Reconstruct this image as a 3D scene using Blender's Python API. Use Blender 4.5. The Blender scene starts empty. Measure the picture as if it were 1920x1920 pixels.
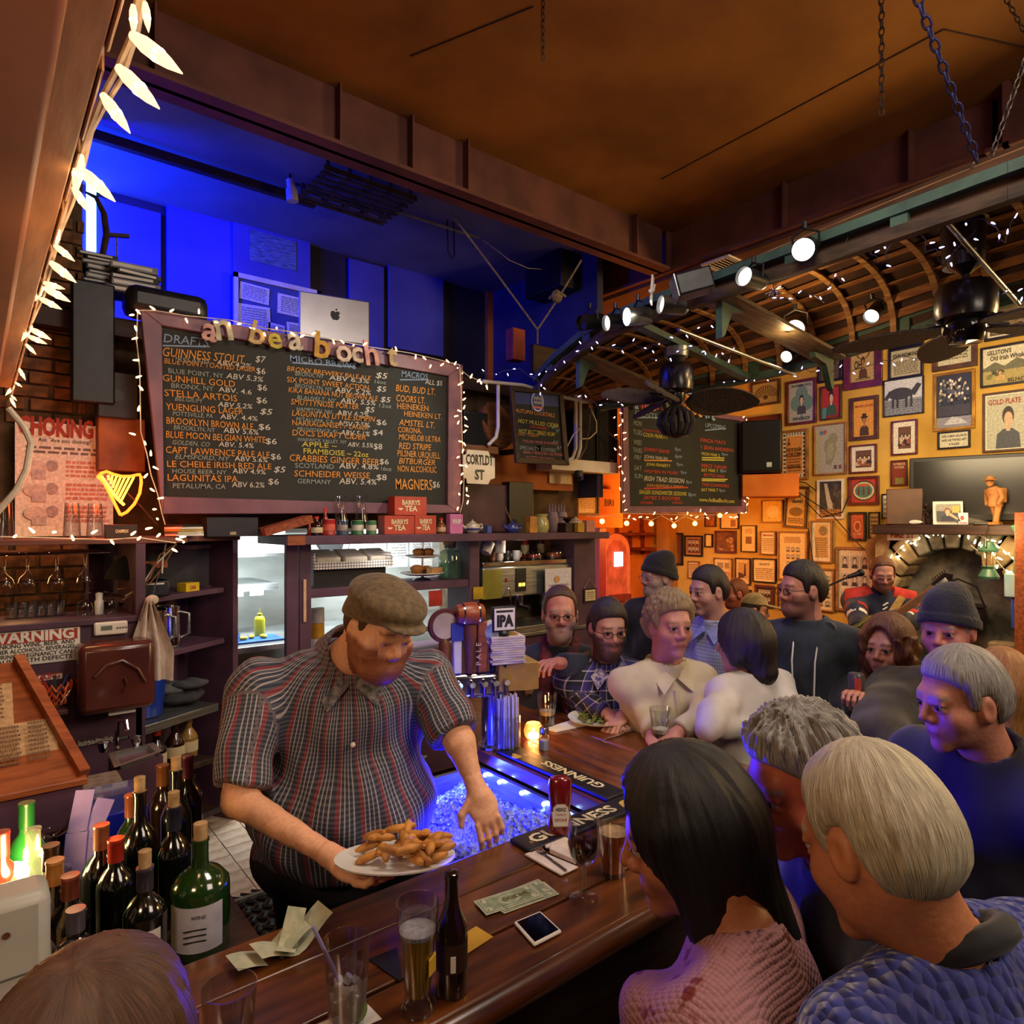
import bpy,bmesh,math,random
import numpy as np
from mathutils import Vector,Matrix,Euler
S=bpy.context.scene
COL=S.collection
R=math.radians
random.seed(7)
# ------ camera (room axes: x along the back bar, y towards it)
H,F,V0,CA,SA=1.97,1250.0,980.0,.6277,.7785
cam=bpy.data.objects.new('camera',bpy.data.cameras.new('camera'))
COL.objects.link(cam)
cam.location=(0,0,H)
cam.rotation_euler=(R(90),0,-math.asin(CA))
cam.data.sensor_width=36
cam.data.lens=F/1920*36
cam.data.shift_y=(V0-960)/1920
cam.data.clip_start=.02
S.camera=cam
S.view_settings.view_transform='Standard'
S.view_settings.look='None'
S.view_settings.gamma=1
S.view_settings.use_curve_mapping=False
S.view_settings.exposure=-0.12
S.cycles.use_denoising=True
S.cycles.max_bounces=6
S.cycles.transparent_max_bounces=16
S.cycles.caustics_reflective=False
S.cycles.caustics_refractive=False
S.cycles.sample_clamp_indirect=4
S.cycles.use_light_tree=True
def lin(h):
 if not isinstance(h,str):
  return(h[0],h[1],h[2],1)
 h=h.lstrip('#')
 c=[int(h[i:i+2],16)/255 for i in(0,2,4)]
 return tuple(x/12.92 if x<=.04045 else((x+.055)/1.055)**2.4 for x in c)+(1,)
 # ------ world, lamps of the room and added fill lights
W=bpy.data.worlds.new('room_air')
S.world=W
W.use_nodes=True
W.node_tree.nodes['Background'].inputs[0].default_value=lin('#5a3a24')
W.node_tree.nodes['Background'].inputs[1].default_value=.035
def lamp(name,kind,loc,power,col,size=.1,to=None,spot=60,blend=.4,sy=None):
 l=bpy.data.lights.new(name,kind)
 l.energy=power
 l.color=lin(col)[:3]
 if kind=='AREA':
  l.shape='RECTANGLE'
  l.size=size
  l.size_y=sy or size
 else:
  l.shadow_soft_size=size
 if kind=='SPOT':
  l.spot_size=R(spot)
  l.spot_blend=blend
 o=bpy.data.objects.new(name,l)
 COL.objects.link(o)
 o.location=loc
 if to is not None:
  o.rotation_euler=(Vector(to)-Vector(loc)).to_track_quat('-Z','Y').to_euler()
 return o
lamp('fill_room_warm','AREA',(2.2,-1.6,3.7),74,'#ffe8d2',1.6,(2.6,2.5,.8))  # unseen warm fill added behind the camera to brighten the room
lamp('fill_bar_top','AREA',(1.7,1.0,4.1),44,'#ffeede',.9,(1.6,1.7,0))  # unseen fill added above the bar; no fixture hangs there
lamp('fill_ceiling_wash','AREA',(6.2,-.4,3.2),95,'#ffd084',.8,(3.8,1.5,4.5))  # unseen fill added off to the right to brighten the ceiling
lamp('fill_picture_wall','AREA',(5.1,1.6,2.95),55,'#ffe2b0',.9,(7,2.4,2.2))  # added to brighten the ochre wall; no lamp stands there
lamp('fill_boat','POINT',(3.85,2.1,3.15),16,'#ffd090',.06)  # added inside the hull to light its ribs; not a fixture
lamp('lamp_loft_blue','AREA',(.2,4.9,4.2),150,'#1020ff',.5,(.8,5.8,3.7))
lamp('lamp_loft_ceiling','POINT',(.3,5.2,3.9),14,'#1060ff',.1)
lamp('fill_violet','SPOT',(2.0,4.1,3.9),110,'#7066ff',.25,(2.9,1.3,1.2),62,.8)  # violet fill added for the people from the loft side; no stage lamp
lamp('lamp_ice','AREA',(1.3,2.1,1.02),80,'#1018ff',.4,(1.3,1.7,.8),sy=.05)
lamp('lamp_ice_side','POINT',(1.15,1.75,1.0),9,'#1018ff',.05)
lamp('kitchen_light','AREA',(2.0,5.0,2.6),150,'#f4ffff',1.6,(2.0,5.2,0),sy=.4)
lamp('kitchen_light','AREA',(1.55,5.15,1.62),10,'#f4ffff',.5,(1.8,5.9,1.56),sy=.06)  # added fill for the shaded wall between the kitchen shelves
lamp('lamp_hall_amber','POINT',(5.6,4.3,2.0),75,'#ff9a38',.2)
lamp('lamp_fireplace','POINT',(6.2,1.7,1.9),14,'#ffd090',.15)
for k in range(3):
 lamp('lamp_icicles','POINT',(.26,.6+.9*k,2.45),3,'#ffc890',.08)
lamp('lamp_left_shelf','POINT',(.3,3.5,2.2),6,'#ffc080',.1)
lamp('fill_left_rack','POINT',(.15,3.95,1.74),2,'#ffb870',.06)  # added to brighten the bricks and glasses below the rack
lamp('kitchen_light','AREA',(1.5,5.0,1.40),9,'#f4ffff',.5,(1.8,5.9,1.2),sy=.06)  # added fill for the wall under the lower kitchen shelf
lamp('fill_under_shelf','POINT',(2.1,3.92,1.78),1.6,'#fff2e0',.05)  # added to lift the bread tray; the shelf carries no lamp
lamp('fill_under_shelf','POINT',(3.3,3.95,1.75),1.6,'#ffe8c8',.05)  # added to lift the mugs and espresso corner; no fixture here
lamp('fill_left_warm','AREA',(-.7,.5,2.4),14,'#ffd4a8',.4,(.8,1.9,1.5))  # unseen fill added from upper left for the bartender's face
# ------ measuring: pixel of the photograph + one known plane -> point in the room
def ray(u,v):
 t=(u-960)/F
 return Vector((CA+SA*t,SA-CA*t,(V0-v)/F))
def PD(u,v,d):
 return ray(u,v)*d+Vector((0,0,H))
def PX(u,v,X):
 r=ray(u,v);return PD(u,v,X/r.x)
def PY(u,v,Y):
 r=ray(u,v);return PD(u,v,Y/r.y)
def PZ(u,v,Z):
 r=ray(u,v);return PD(u,v,(Z-H)/r.z)
def depth(p):
 return p[0]*CA+p[1]*SA
 # ------ materials
MATS={}
def nt(name):
 m=bpy.data.materials.new(name)
 m.use_nodes=True
 n=m.node_tree.nodes
 return m,n,m.node_tree.links,n['Principled BSDF']
def pm(name,col,col2=None,scale=9.,rough=.6,metal=0.,bump=.15,stretch=(1,1,1),detail=4,coat=0.,spec=.5,coord='Object',lo=.35,hi=.65,sheen=0):
 """painted / wood / cloth surface: noise mixes two shades and gives fine relief"""
 if name in MATS:
  return MATS[name]
 m,n,l,b=nt(name)
 c=lin(col)
 c2=lin(col2)if col2 else tuple(x*.6 for x in c[:3])+(1,)
 tc=n.new('ShaderNodeTexCoord')
 mp=n.new('ShaderNodeMapping')
 mp.inputs['Scale'].default_value=stretch
 if coord in('Object','Generated','UV'):
  l.new(tc.outputs[coord],mp.inputs[0])
 else:
  at=n.new('ShaderNodeAttribute');at.attribute_name=coord
  l.new(at.outputs['Vector'],mp.inputs[0])
 nz=n.new('ShaderNodeTexNoise')
 nz.inputs['Scale'].default_value=scale
 nz.inputs['Detail'].default_value=detail
 l.new(mp.outputs[0],nz.inputs['Vector'])
 rp=n.new('ShaderNodeMapRange')
 rp.inputs[1].default_value=lo;rp.inputs[2].default_value=hi
 l.new(nz.outputs['Fac'],rp.inputs[0])
 mx=n.new('ShaderNodeMix');mx.data_type='RGBA'
 mx.inputs['A'].default_value=c;mx.inputs['B'].default_value=c2
 l.new(rp.outputs[0],mx.inputs['Factor'])
 l.new(mx.outputs['Result'],b.inputs['Base Color'])
 b.inputs['Roughness'].default_value=rough
 b.inputs['Metallic'].default_value=metal
 b.inputs['Coat Weight'].default_value=coat
 b.inputs['Coat Roughness'].default_value=.15
 b.inputs['Specular IOR Level'].default_value=spec
 b.inputs['Sheen Weight'].default_value=sheen
 if bump:
  bp=n.new('ShaderNodeBump')
  bp.inputs['Strength'].default_value=bump
  bp.inputs['Distance'].default_value=.01
  l.new(nz.outputs['Fac'],bp.inputs['Height'])
  l.new(bp.outputs[0],b.inputs['Normal'])
 MATS[name]=m
 return m
def glow(name,col,strength,sample=False):
 if name in MATS:
  return MATS[name]
 m,n,l,b=nt(name)
 b.inputs['Base Color'].default_value=lin(col)
 b.inputs['Emission Color'].default_value=lin(col)
 b.inputs['Emission Strength'].default_value=strength
 if not sample:
  m.cycles.emission_sampling='NONE'
 MATS[name]=m
 return m
def thin(name,col='#ffffff',refl=.5,body=0.,bodycol='#ffffff',rough=.05):
 """thin clear glass: see-through with a sharp reflection that grows towards the rim"""
 if name in MATS:
  return MATS[name]
 m,n,l,b=nt(name)
 out=n['Material Output']
 tr=n.new('ShaderNodeBsdfTransparent');tr.inputs[0].default_value=lin(col)
 gl=n.new('ShaderNodeBsdfGlossy');gl.inputs['Roughness'].default_value=rough
 lw=n.new('ShaderNodeLayerWeight');lw.inputs[0].default_value=.25
 mu=n.new('ShaderNodeMath');mu.operation='MULTIPLY_ADD'
 mu.inputs[1].default_value=refl;mu.inputs[2].default_value=.04
 l.new(lw.outputs['Facing'],mu.inputs[0])
 mx=n.new('ShaderNodeMixShader')
 l.new(mu.outputs[0],mx.inputs[0]);l.new(tr.outputs[0],mx.inputs[1]);l.new(gl.outputs[0],mx.inputs[2])
 last=mx
 if body:
  b.inputs['Base Color'].default_value=lin(bodycol)
  m2=n.new('ShaderNodeMixShader');m2.inputs[0].default_value=body
  l.new(mx.outputs[0],m2.inputs[1]);l.new(b.outputs[0],m2.inputs[2]);last=m2
 l.new(last.outputs[0],out.inputs[0])
 MATS[name]=m
 return m
def cm(name,rough=.6,attr='Col',bump=0.,scale=60,coat=0.,metal=0.,var=.25,sheen=0.,coord='Object',stretch=(1,1,1)):
 """colour comes from the vertices (print, skin, dyed cloth), a little noise breaks it up"""
 if name in MATS:
  return MATS[name]
 m,n,l,b=nt(name)
 at=n.new('ShaderNodeAttribute');at.attribute_name=attr
 tc=n.new('ShaderNodeTexCoord')
 mp=n.new('ShaderNodeMapping');mp.inputs['Scale'].default_value=stretch
 if coord=='Object':
  l.new(tc.outputs['Object'],mp.inputs[0])
 else:
  a2=n.new('ShaderNodeAttribute');a2.attribute_name=coord
  l.new(a2.outputs['Vector'],mp.inputs[0])
 nz=n.new('ShaderNodeTexNoise');nz.inputs['Scale'].default_value=scale;nz.inputs['Detail'].default_value=5
 l.new(mp.outputs[0],nz.inputs['Vector'])
 mr=n.new('ShaderNodeMapRange');mr.inputs[1].default_value=.3;mr.inputs[2].default_value=.7
 mr.inputs[3].default_value=1-var;mr.inputs[4].default_value=1+var
 l.new(nz.outputs['Fac'],mr.inputs[0])
 mx=n.new('ShaderNodeVectorMath');mx.operation='SCALE'
 l.new(at.outputs['Color'],mx.inputs[0]);l.new(mr.outputs[0],mx.inputs['Scale'])
 l.new(mx.outputs[0],b.inputs['Base Color'])
 b.inputs['Roughness'].default_value=rough;b.inputs['Coat Weight'].default_value=coat;b.inputs['Metallic'].default_value=metal
 b.inputs['Sheen Weight'].default_value=sheen
 if bump:
  bp=n.new('ShaderNodeBump');bp.inputs['Strength'].default_value=bump;bp.inputs['Distance'].default_value=.01
  l.new(nz.outputs['Fac'],bp.inputs['Height']);l.new(bp.outputs[0],b.inputs['Normal'])
 MATS[name]=m
 return m
 # ------ mesh builder
class MB:
 def __init__(s):
  s.v=[];s.f=[];s.c=[];s.M=Matrix.Identity(4);s.col=None
 def at(s,loc=(0,0,0),rz=0,rx=0,ry=0,sc=1):
  s.M=Matrix.Translation(loc)@Euler((rx,ry,rz)).to_matrix().to_4x4()@Matrix.Scale(sc,4);return s
 def add(s,vs,fs):
  k=len(s.v)
  s.v+=[tuple(s.M@Vector(p))for p in vs]
  s.f+=[tuple(i+k for i in f)for f in fs]
  s.c+=[s.col]*len(fs)
  return s
 def box(s,x0,y0,z0,x1,y1,z1):
  vs=[(x,y,z)for z in(z0,z1)for y in(y0,y1)for x in(x0,x1)]
  return s.add(vs,[(0,2,3,1),(4,5,7,6),(0,1,5,4),(2,6,7,3),(0,4,6,2),(1,3,7,5)])
 def cbox(s,c,d):
  return s.box(c[0]-d[0]/2,c[1]-d[1]/2,c[2]-d[2]/2,c[0]+d[0]/2,c[1]+d[1]/2,c[2]+d[2]/2)
 def hexa(s,p):
  return s.add(p,[(3,2,1,0),(4,5,6,7),(0,1,5,4),(1,2,6,5),(2,3,7,6),(3,0,4,7)])
 def bar(s,p0,p1,w,h,up=(0,0,1)):
  p0=Vector(p0);p1=Vector(p1);d=(p1-p0).normalized();up=Vector(up)
  x=d.cross(up)
  x=x.normalized()if x.length>1e-4 else Vector((1,0,0))
  y=x.cross(d).normalized()
  q=[]
  for p in(p0,p1):
   q+=[p-x*w/2-y*h/2,p+x*w/2-y*h/2,p+x*w/2+y*h/2,p-x*w/2+y*h/2]
  return s.hexa(q)
 def cyl(s,p0,p1,r0,r1=None,n=16,cap=True):
  r1=r0 if r1 is None else r1
  p0=Vector(p0);p1=Vector(p1);d=(p1-p0).normalized()
  a=Vector((0,0,1))if abs(d.z)<.9 else Vector((1,0,0))
  x=d.cross(a).normalized();y=d.cross(x)
  vs=[]
  for p,r in((p0,r0),(p1,r1)):
   vs+=[p+(x*math.cos(2*math.pi*i/n)+y*math.sin(2*math.pi*i/n))*r for i in range(n)]
  fs=[(i,(i+1)%n,n+(i+1)%n,n+i)for i in range(n)]
  if cap:
   fs+=[tuple(range(n-1,-1,-1)),tuple(range(n,2*n))]
  return s.add(vs,fs)
 def lathe(s,prof,n=24,c=(0,0,0),cap=True):
  vs=[];fs=[]
  for r,z in prof:
   vs+=[(c[0]+r*math.cos(2*math.pi*i/n),c[1]+r*math.sin(2*math.pi*i/n),c[2]+z)for i in range(n)]
  for k in range(len(prof)-1):
   fs+=[(k*n+i,k*n+(i+1)%n,(k+1)*n+(i+1)%n,(k+1)*n+i)for i in range(n)]
  if cap:
   fs+=[tuple(range(n-1,-1,-1)),tuple((len(prof)-1)*n+i for i in range(n))]
  return s.add(vs,fs)
 def tube(s,pts,r,n=6,cap=True):
  pts=[Vector(p)for p in pts]
  m=len(pts);vs=[];fs=[]
  x=None
  for k,p in enumerate(pts):
   d=(pts[min(k+1,m-1)]-pts[max(k-1,0)])
   d=d.normalized()if d.length>1e-9 else Vector((0,0,1))
   if x is None:
    a=Vector((0,0,1))if abs(d.z)<.9 else Vector((1,0,0))
    x=d.cross(a).normalized()
   else:
    x=(x-d*x.dot(d))
    x=x.normalized()if x.length>1e-6 else d.orthogonal().normalized()
   y=d.cross(x)
   rr=r[k]if isinstance(r,(list,tuple))else r
   vs+=[p+(x*math.cos(2*math.pi*i/n)+y*math.sin(2*math.pi*i/n))*rr for i in range(n)]
  for k in range(m-1):
   fs+=[(k*n+i,k*n+(i+1)%n,(k+1)*n+(i+1)%n,(k+1)*n+i)for i in range(n)]
  if cap:
   fs+=[tuple(range(n-1,-1,-1)),tuple((m-1)*n+i for i in range(n))]
  return s.add(vs,fs)
 def sph(s,c,r,n=14,m=9):
  rx,ry,rz=(r,r,r)if not isinstance(r,(tuple,list))else r
  vs=[(c[0],c[1],c[2]-rz)];fs=[]
  for j in range(1,m):
   a=-math.pi/2+math.pi*j/m
   vs+=[(c[0]+rx*math.cos(a)*math.cos(2*math.pi*i/n),c[1]+ry*math.cos(a)*math.sin(2*math.pi*i/n),c[2]+rz*math.sin(a))for i in range(n)]
  vs.append((c[0],c[1],c[2]+rz))
  fs+=[(0,1+(i+1)%n,1+i)for i in range(n)]
  for j in range(m-2):
   k=1+j*n
   fs+=[(k+i,k+(i+1)%n,k+n+(i+1)%n,k+n+i)for i in range(n)]
  k=1+(m-2)*n;t=len(vs)-1
  fs+=[(k+i,k+(i+1)%n,t)for i in range(n)]
  return s.add(vs,fs)
 def prism(s,poly,y0,y1):
  n=len(poly)
  vs=[(x,y0,z)for x,z in poly]+[(x,y1,z)for x,z in poly]
  return s.add(vs,[tuple(range(n)),tuple(range(2*n-1,n-1,-1))]+[(i,n+i,n+(i+1)%n,(i+1)%n)for i in range(n)])
 def slab(s,poly,z0,z1):
  n=len(poly)
  vs=[(x,y,z0)for x,y in poly]+[(x,y,z1)for x,y in poly]
  return s.add(vs,[tuple(range(n-1,-1,-1)),tuple(range(n,2*n))]+[(i,(i+1)%n,n+(i+1)%n,n+i)for i in range(n)])
 def mesh(s,name):
  me=bpy.data.meshes.new(name)
  me.from_pydata(s.v,[],s.f)
  if any(c is not None for c in s.c):
   at=me.attributes.new('Col','FLOAT_COLOR','CORNER')
   buf=[]
   for f,c in zip(s.f,s.c):
    buf+=list(lin(c or '#808080'))*len(f)
   at.data.foreach_set('color',buf)
  me.validate()
  return me
 def build(s,name,mat,parent=None,smooth=40,bevel=0,loc=None,rz=0):
  return put(name,s.mesh(name),mat,parent,smooth,bevel,loc,rz)
def put(name,me,mat,parent=None,smooth=40,bevel=0,loc=None,rz=0):
 if mat and not me.materials:
  me.materials.append(mat)
 if smooth:
  me.polygons.foreach_set('use_smooth',[True]*len(me.polygons))
  if smooth<180:
   me.set_sharp_from_angle(angle=R(smooth))
 o=bpy.data.objects.new(name,me)
 COL.objects.link(o)
 if parent:
  o.parent=parent
 if loc is not None:
  o.location=loc
 o.rotation_euler.z=rz
 if bevel:
  b=o.modifiers.new('edge','BEVEL');b.width=bevel;b.segments=2;b.limit_method='ANGLE'
 return o
def tag(o,label=None,cat=None,group=None,kind=None):
 if label:o['label']=label
 if cat:o['category']=cat
 if group:o['group']=group
 if kind:o['kind']=kind
 return o
def thing(name,label,cat,loc=(0,0,0),rz=0,group=None,rx=0,ry=0):
 o=bpy.data.objects.new(name,None)
 o.empty_display_size=.05
 COL.objects.link(o)
 o.location=loc;o.rotation_euler=(rx,ry,rz)
 return tag(o,label,cat,group)
def struct(o):
 o['kind']='structure';return o
def copy_tree(o,parent=None):
 c=o.copy();COL.objects.link(c)
 if parent:c.parent=parent
 for ch in list(o.children):
  copy_tree(ch,c)
 return c
 # ------ lettering
TXT=[]
def txt(body,size,mat,parent,loc,width=None,align='LEFT',tilt=0,name='lettering',bold=0.,ext=0.,rot=None,shear=0.,maxw=None):
 c=bpy.data.curves.new(name,'FONT')
 c.body=body;c.size=size;c.align_x=align;c.resolution_u=2
 c.offset=bold*size;c.extrude=ext;c.shear=shear
 c.materials.append(mat)
 o=bpy.data.objects.new(name,c)
 COL.objects.link(o)
 o.parent=parent
 o.location=loc
 o.rotation_euler=rot or(R(90),tilt,0)
 if width or maxw:
  TXT.append((o,width,maxw))
 return o
def fit_text():
 bpy.context.view_layer.update()
 for o,w,mw in TXT:
  d=o.dimensions.x
  if d>1e-6:
   if w:o.scale.x=w/d
   elif d>mw:o.scale.x=mw/d
 bpy.context.view_layer.update()
 dg=bpy.context.evaluated_depsgraph_get()
 for o in[x for x in COL.objects if x.type=='FONT']:
  me=bpy.data.meshes.new_from_object(o.evaluated_get(dg))
  n=bpy.data.objects.new('tmp',me)
  COL.objects.link(n)
  n.parent=o.parent;n.location=o.location;n.rotation_euler=o.rotation_euler;n.scale=o.scale
  nm=o.name
  bpy.data.objects.remove(o)
  n.name=nm;me.name=nm
  # ------ flat print: polygons with their own ink, one mesh
class Art(MB):
 def __init__(s,w,h,paper='#d8cfb4'):
  super().__init__();s.w=w;s.h=h;s.k=0
  s.rect(0,0,1,1,paper)
 def _p(s,pts,col):
  s.k+=1;y=-.00012*s.k
  s.col=col
  return s.add([((x-.5)*s.w,y,(z-.5)*s.h)for x,z in pts],[tuple(range(len(pts)))])
 def rect(s,x0,z0,x1,z1,col):
  return s._p([(x0,z0),(x1,z0),(x1,z1),(x0,z1)],col)
 def ell(s,x,z,rx,rz,col,n=18):
  return s._p([(x+rx*math.cos(2*math.pi*i/n),z+rz*math.sin(2*math.pi*i/n))for i in range(n)],col)
 def poly(s,pts,col):
  return s._p(pts,col)
 def lines(s,x0,z0,x1,z1,n,col,seed=1,fill=.55):
  rnd=random.Random(seed);dz=(z1-z0)/n
  for i in range(n):
   z=z0+dz*i;x=x0
   while x<x1-.02:
    w=rnd.uniform(.04,.16)*(x1-x0)*1.0
    e=min(x+w,x1)
    s.rect(x,z+dz*.2,e,z+dz*(.2+fill),col)
    x=e+.03*(x1-x0)
  return s
 def person(s,x,z,h,skin,coat,hair,hat=None):
  s.poly([(x-.36*h,z),(x-.32*h,z+.34*h),(x-.12*h,z+.46*h),(x+.12*h,z+.46*h),(x+.32*h,z+.34*h),(x+.36*h,z)],coat)
  s.rect(x-.06*h,z+.4*h,x+.06*h,z+.56*h,skin)
  s.ell(x,z+.76*h,.17*h,.22*h,hair)
  s.ell(x+.01*h,z+.68*h,.125*h,.17*h,skin)
  if hat:
   s.ell(x,z+.83*h,.3*h,.05*h,hat);s.rect(x-.15*h,z+.83*h,x+.15*h,z+1.0*h,hat)
  return s
  # ====== ROOM SHELL
m_ceil=pm('ceiling_board','#a26a22','#7a4a12',1.4,.8,bump=.05,stretch=(1,1,1))
m_dark=pm('dark_wood','#3a2116','#1f110b',6,.6,stretch=(1,6,6))
m_purple=pm('purple_paint','#5a3a4e','#432a3c',5,.55,bump=.08)
m_oxblood=pm('oxblood_paint','#6e4038','#55302a',4,.6,bump=.1)
m_ochre=pm('ochre_plaster','#dcb052','#bd9036',2.2,.85,bump=.2)
m_orange=pm('orange_plaster','#e8842a','#c9661c',2.0,.85,bump=.2)
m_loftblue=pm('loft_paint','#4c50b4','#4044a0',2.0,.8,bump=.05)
m_black=pm('black_plastic','#17161a','#0d0d10',20,.45,bump=.05)
m_steel=pm('brushed_steel','#b9bcbd','#8f9496',5,.35,.9,.05,stretch=(1,1,14))
m_chrome=pm('chrome','#d8d8dc','#b8b8c0',3,.12,1.,0)
m_white=pm('white_paint','#e6e2da','#cfcac0',6,.55,bump=.05)
m_bar=pm('bar_wood','#6e3c14','#361c08',3.2,.28,bump=.12,stretch=(1.2,9,9),coat=.5,lo=.3,hi=.7)
m_bar2=pm('bar_wood_cross','#80441a','#42200a',3.2,.28,bump=.12,stretch=(9,1.2,9),coat=.5,lo=.3,hi=.7)
m_wood=pm('worn_wood','#8a5a34','#5a3820',5,.6,stretch=(1,1,8))
m_orangewood=pm('orange_wood','#a2562a','#7c3c1a',5,.5,stretch=(1.5,9,9))
m_mortar=pm('old_mortar','#5e4a34','#3d2f20',9,.9,bump=.3)
m_brick=pm('old_brick','#8a5a30','#54361c',14,.85,bump=.5)
m_tile=pm('quarry_tile','#cbb6a2','#a4866c',9,.55,bump=.08)
m_rubber=pm('black_rubber','#1b1b1c','#101012',20,.6)
Y0,XW=4.0,7.0
ZB,ZI=1.07,.2
f=struct(MB().box(-3,-3,-.1,9,9,0).build('floor',pm('floor_boards','#3a2a1e','#241810',4,.5,stretch=(1,8,1),coat=.2)))
fi=struct(MB().box(-2,1.62,0,2.1,4.3,ZI-.012).build('floor',pm('tile_grout','#4a3c30','#2e251c',20,.9)))
tm=MB().box(0,0,0,.152,.094,.014).mesh('tile')
rnd=random.Random(3)
for i in range(-5,6):
 for j in range(13):
  put('tile',tm,m_tile,fi,0,0,(1.066+.157*i+rnd.uniform(-.001,.001),3.22+.097*j-.097*0,ZI-.014+rnd.uniform(-.001,.001)))
  # rubber duckboard mat on the tiles
mt=thing('rubber_mat','black perforated rubber mat on the tiled floor behind the bar','mat',(0,0,ZI))
g=MB()
for i in range(44):
 for j in range(6):
  x=-.25+i*.05;y=2.3+j*.16
  pts=[(x+.025*(1 if k%2 else-1)*.8,y+k*.04,.012)for k in range(5)]
  g.tube(pts,.008,4)
o=g.build('rubber_lattice',m_rubber,mt);o['kind']='stuff'
MB().box(-.3,2.2,0.001,2.0,3.2,.004).build('mat_base',m_black,mt)
MB().box(-.3,3.2,0.001,2.0,3.22,.02).build('mat_edge',pm('grey_rubber','#6a6a66','#55554f',20,.6),mt)
# ceilings
CZ=4.5
c=struct(MB().box(-3,-3,CZ,9,6,CZ+.1).build('ceiling',m_ceil))
g=MB()
for a,b in(((1480,212,0),(0,0,0)),):
 pass
js=MB()
p0=PZ(1240,336,CZ-.002);p1=PZ(1770,55,CZ-.002);p2=PZ(1920,88,CZ-.002);q0=PZ(770,105,CZ-.002);q1=PZ(1000,12,CZ-.002)
for a,b in((p0,p1),(p1,p2),(q0,q1)):
 js.bar(a,b,.008,.004)
js.build('panel_joint',m_dark,c)
struct(MB().box(4.72,-1,4.1,7.2,6,4.2).build('ceiling',pm('hall_ceiling','#7a4a2c','#5c3620',3,.8)))
# painted steel girders: web, flanges, stiffener plates
def girder(name,p0,p1,hgt,fl,plates,lab):
 o=thing(name,lab,'beam');o['kind']='structure'
 p0=Vector(p0);p1=Vector(p1)
 MB().bar(p0+Vector((0,0,hgt/2)),p1+Vector((0,0,hgt/2)),.03,hgt).build('web',m_oxblood,o)
 MB().bar(p0+Vector((0,0,.012)),p1+Vector((0,0,.012)),fl,.024).build('flange',m_oxblood,o)
 d=(p1-p0).normalized();s=d.cross(Vector((0,0,1)))
 for t in plates:
  c0=p0+(p1-p0)*t+Vector((0,0,.024))
  MB().bar(c0,c0+Vector((0,0,hgt-.024)),fl*.8,.012,up=d).build('stiffener',m_oxblood,o)
 return o
girder('trim_1',(-1,3.68,4.13),(4.62,3.68,4.13),.37,.2,(.3,.47,.555,.63,.93),'long oxblood painted girder across the ceiling above the menu board')
girder('trim_2',(4.75,5.6,4.13),(4.75,1.3,4.13),.37,.2,(.08,.45,.7,.9),'oxblood painted girder running over the hanging boat')
girder('trim_3',(4.6,1.2,4.13),(8,1.2,4.13),.37,.2,(.05,),'short oxblood girder at the top right corner of the ceiling')
# walls
wb=MB()
wb.box(-3,4.45,0,.475,4.6,CZ)
wb.box(.475,4.45,0,1.02,4.6,3.12)
wb.box(1.02,4.45,1.93,4.375,4.6,3.12)
wb.box(1.02,4.45,0,3.0,4.6,.95)
wb.box(2.95,4.45,.95,4.375,4.6,1.93)
wb=struct(wb.build('wall_back',m_mortar))
bm_=[MB().box(0,0,0,w,.03,.062).mesh('brick')for w in(.2,.19,.205)]
rnd=random.Random(5)
def bricks(u0,v0,u1,v1):
 a=PY(u0,v1,4.43);b=PY(u1,v0,4.43)
 z=a.z;k=0
 while z<b.z:
  x=a.x-(.11 if k%2 else 0)
  while x<b.x:
   o=put('brick',rnd.choice(bm_),m_brick,wb,0,.006,(x+rnd.uniform(-.004,.004),4.425+rnd.uniform(-.008,.006),z))
   o.scale.x=min(1,(b.x-x)/.21)
   x+=.215
  z+=.073;k+=1
bricks(-20,1020,178,1170)
bricks(10,420,158,790)
struct(MB().box(XW,-3,0,XW+.15,6,CZ).build('wall_right',m_ochre))
struct(MB().box(4.3,5.75,0,7.1,5.9,CZ).build('wall_far',m_orange))
struct(MB().box(-3,7.5,0,4.4,7.6,CZ).build('wall_kitchen',m_black))
struct(MB().box(-3.1,-3,0,-3,8,CZ).build('wall_left',m_dark))
struct(MB().box(-3,-3.1,0,9,-3,CZ).build('wall_behind',m_dark))
struct(MB().box(9,-3,0,9.1,6,CZ).build('wall_street',m_dark))
# loft over the kitchen
struct(MB().box(-3,4.3,3.02,4.45,5.8,3.12).build('floor',m_dark))
struct(MB().box(-3,5.8,3.0,4.5,5.9,CZ).build('wall_loft',pm('loft_dark','#2a2230','#1c1722',3,.8)))
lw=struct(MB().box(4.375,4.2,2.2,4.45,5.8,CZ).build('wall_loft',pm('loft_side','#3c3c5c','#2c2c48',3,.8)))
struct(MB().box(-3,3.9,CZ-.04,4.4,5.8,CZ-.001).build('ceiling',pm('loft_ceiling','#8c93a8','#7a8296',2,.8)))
a=PZ(165,236,4.4);b=PZ(560,345,4.4)
t=struct(MB().bar((-1,4.86,4.38),(2.0,4.86,4.38),.05,.06).build('trim_4',m_dark))
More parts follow.
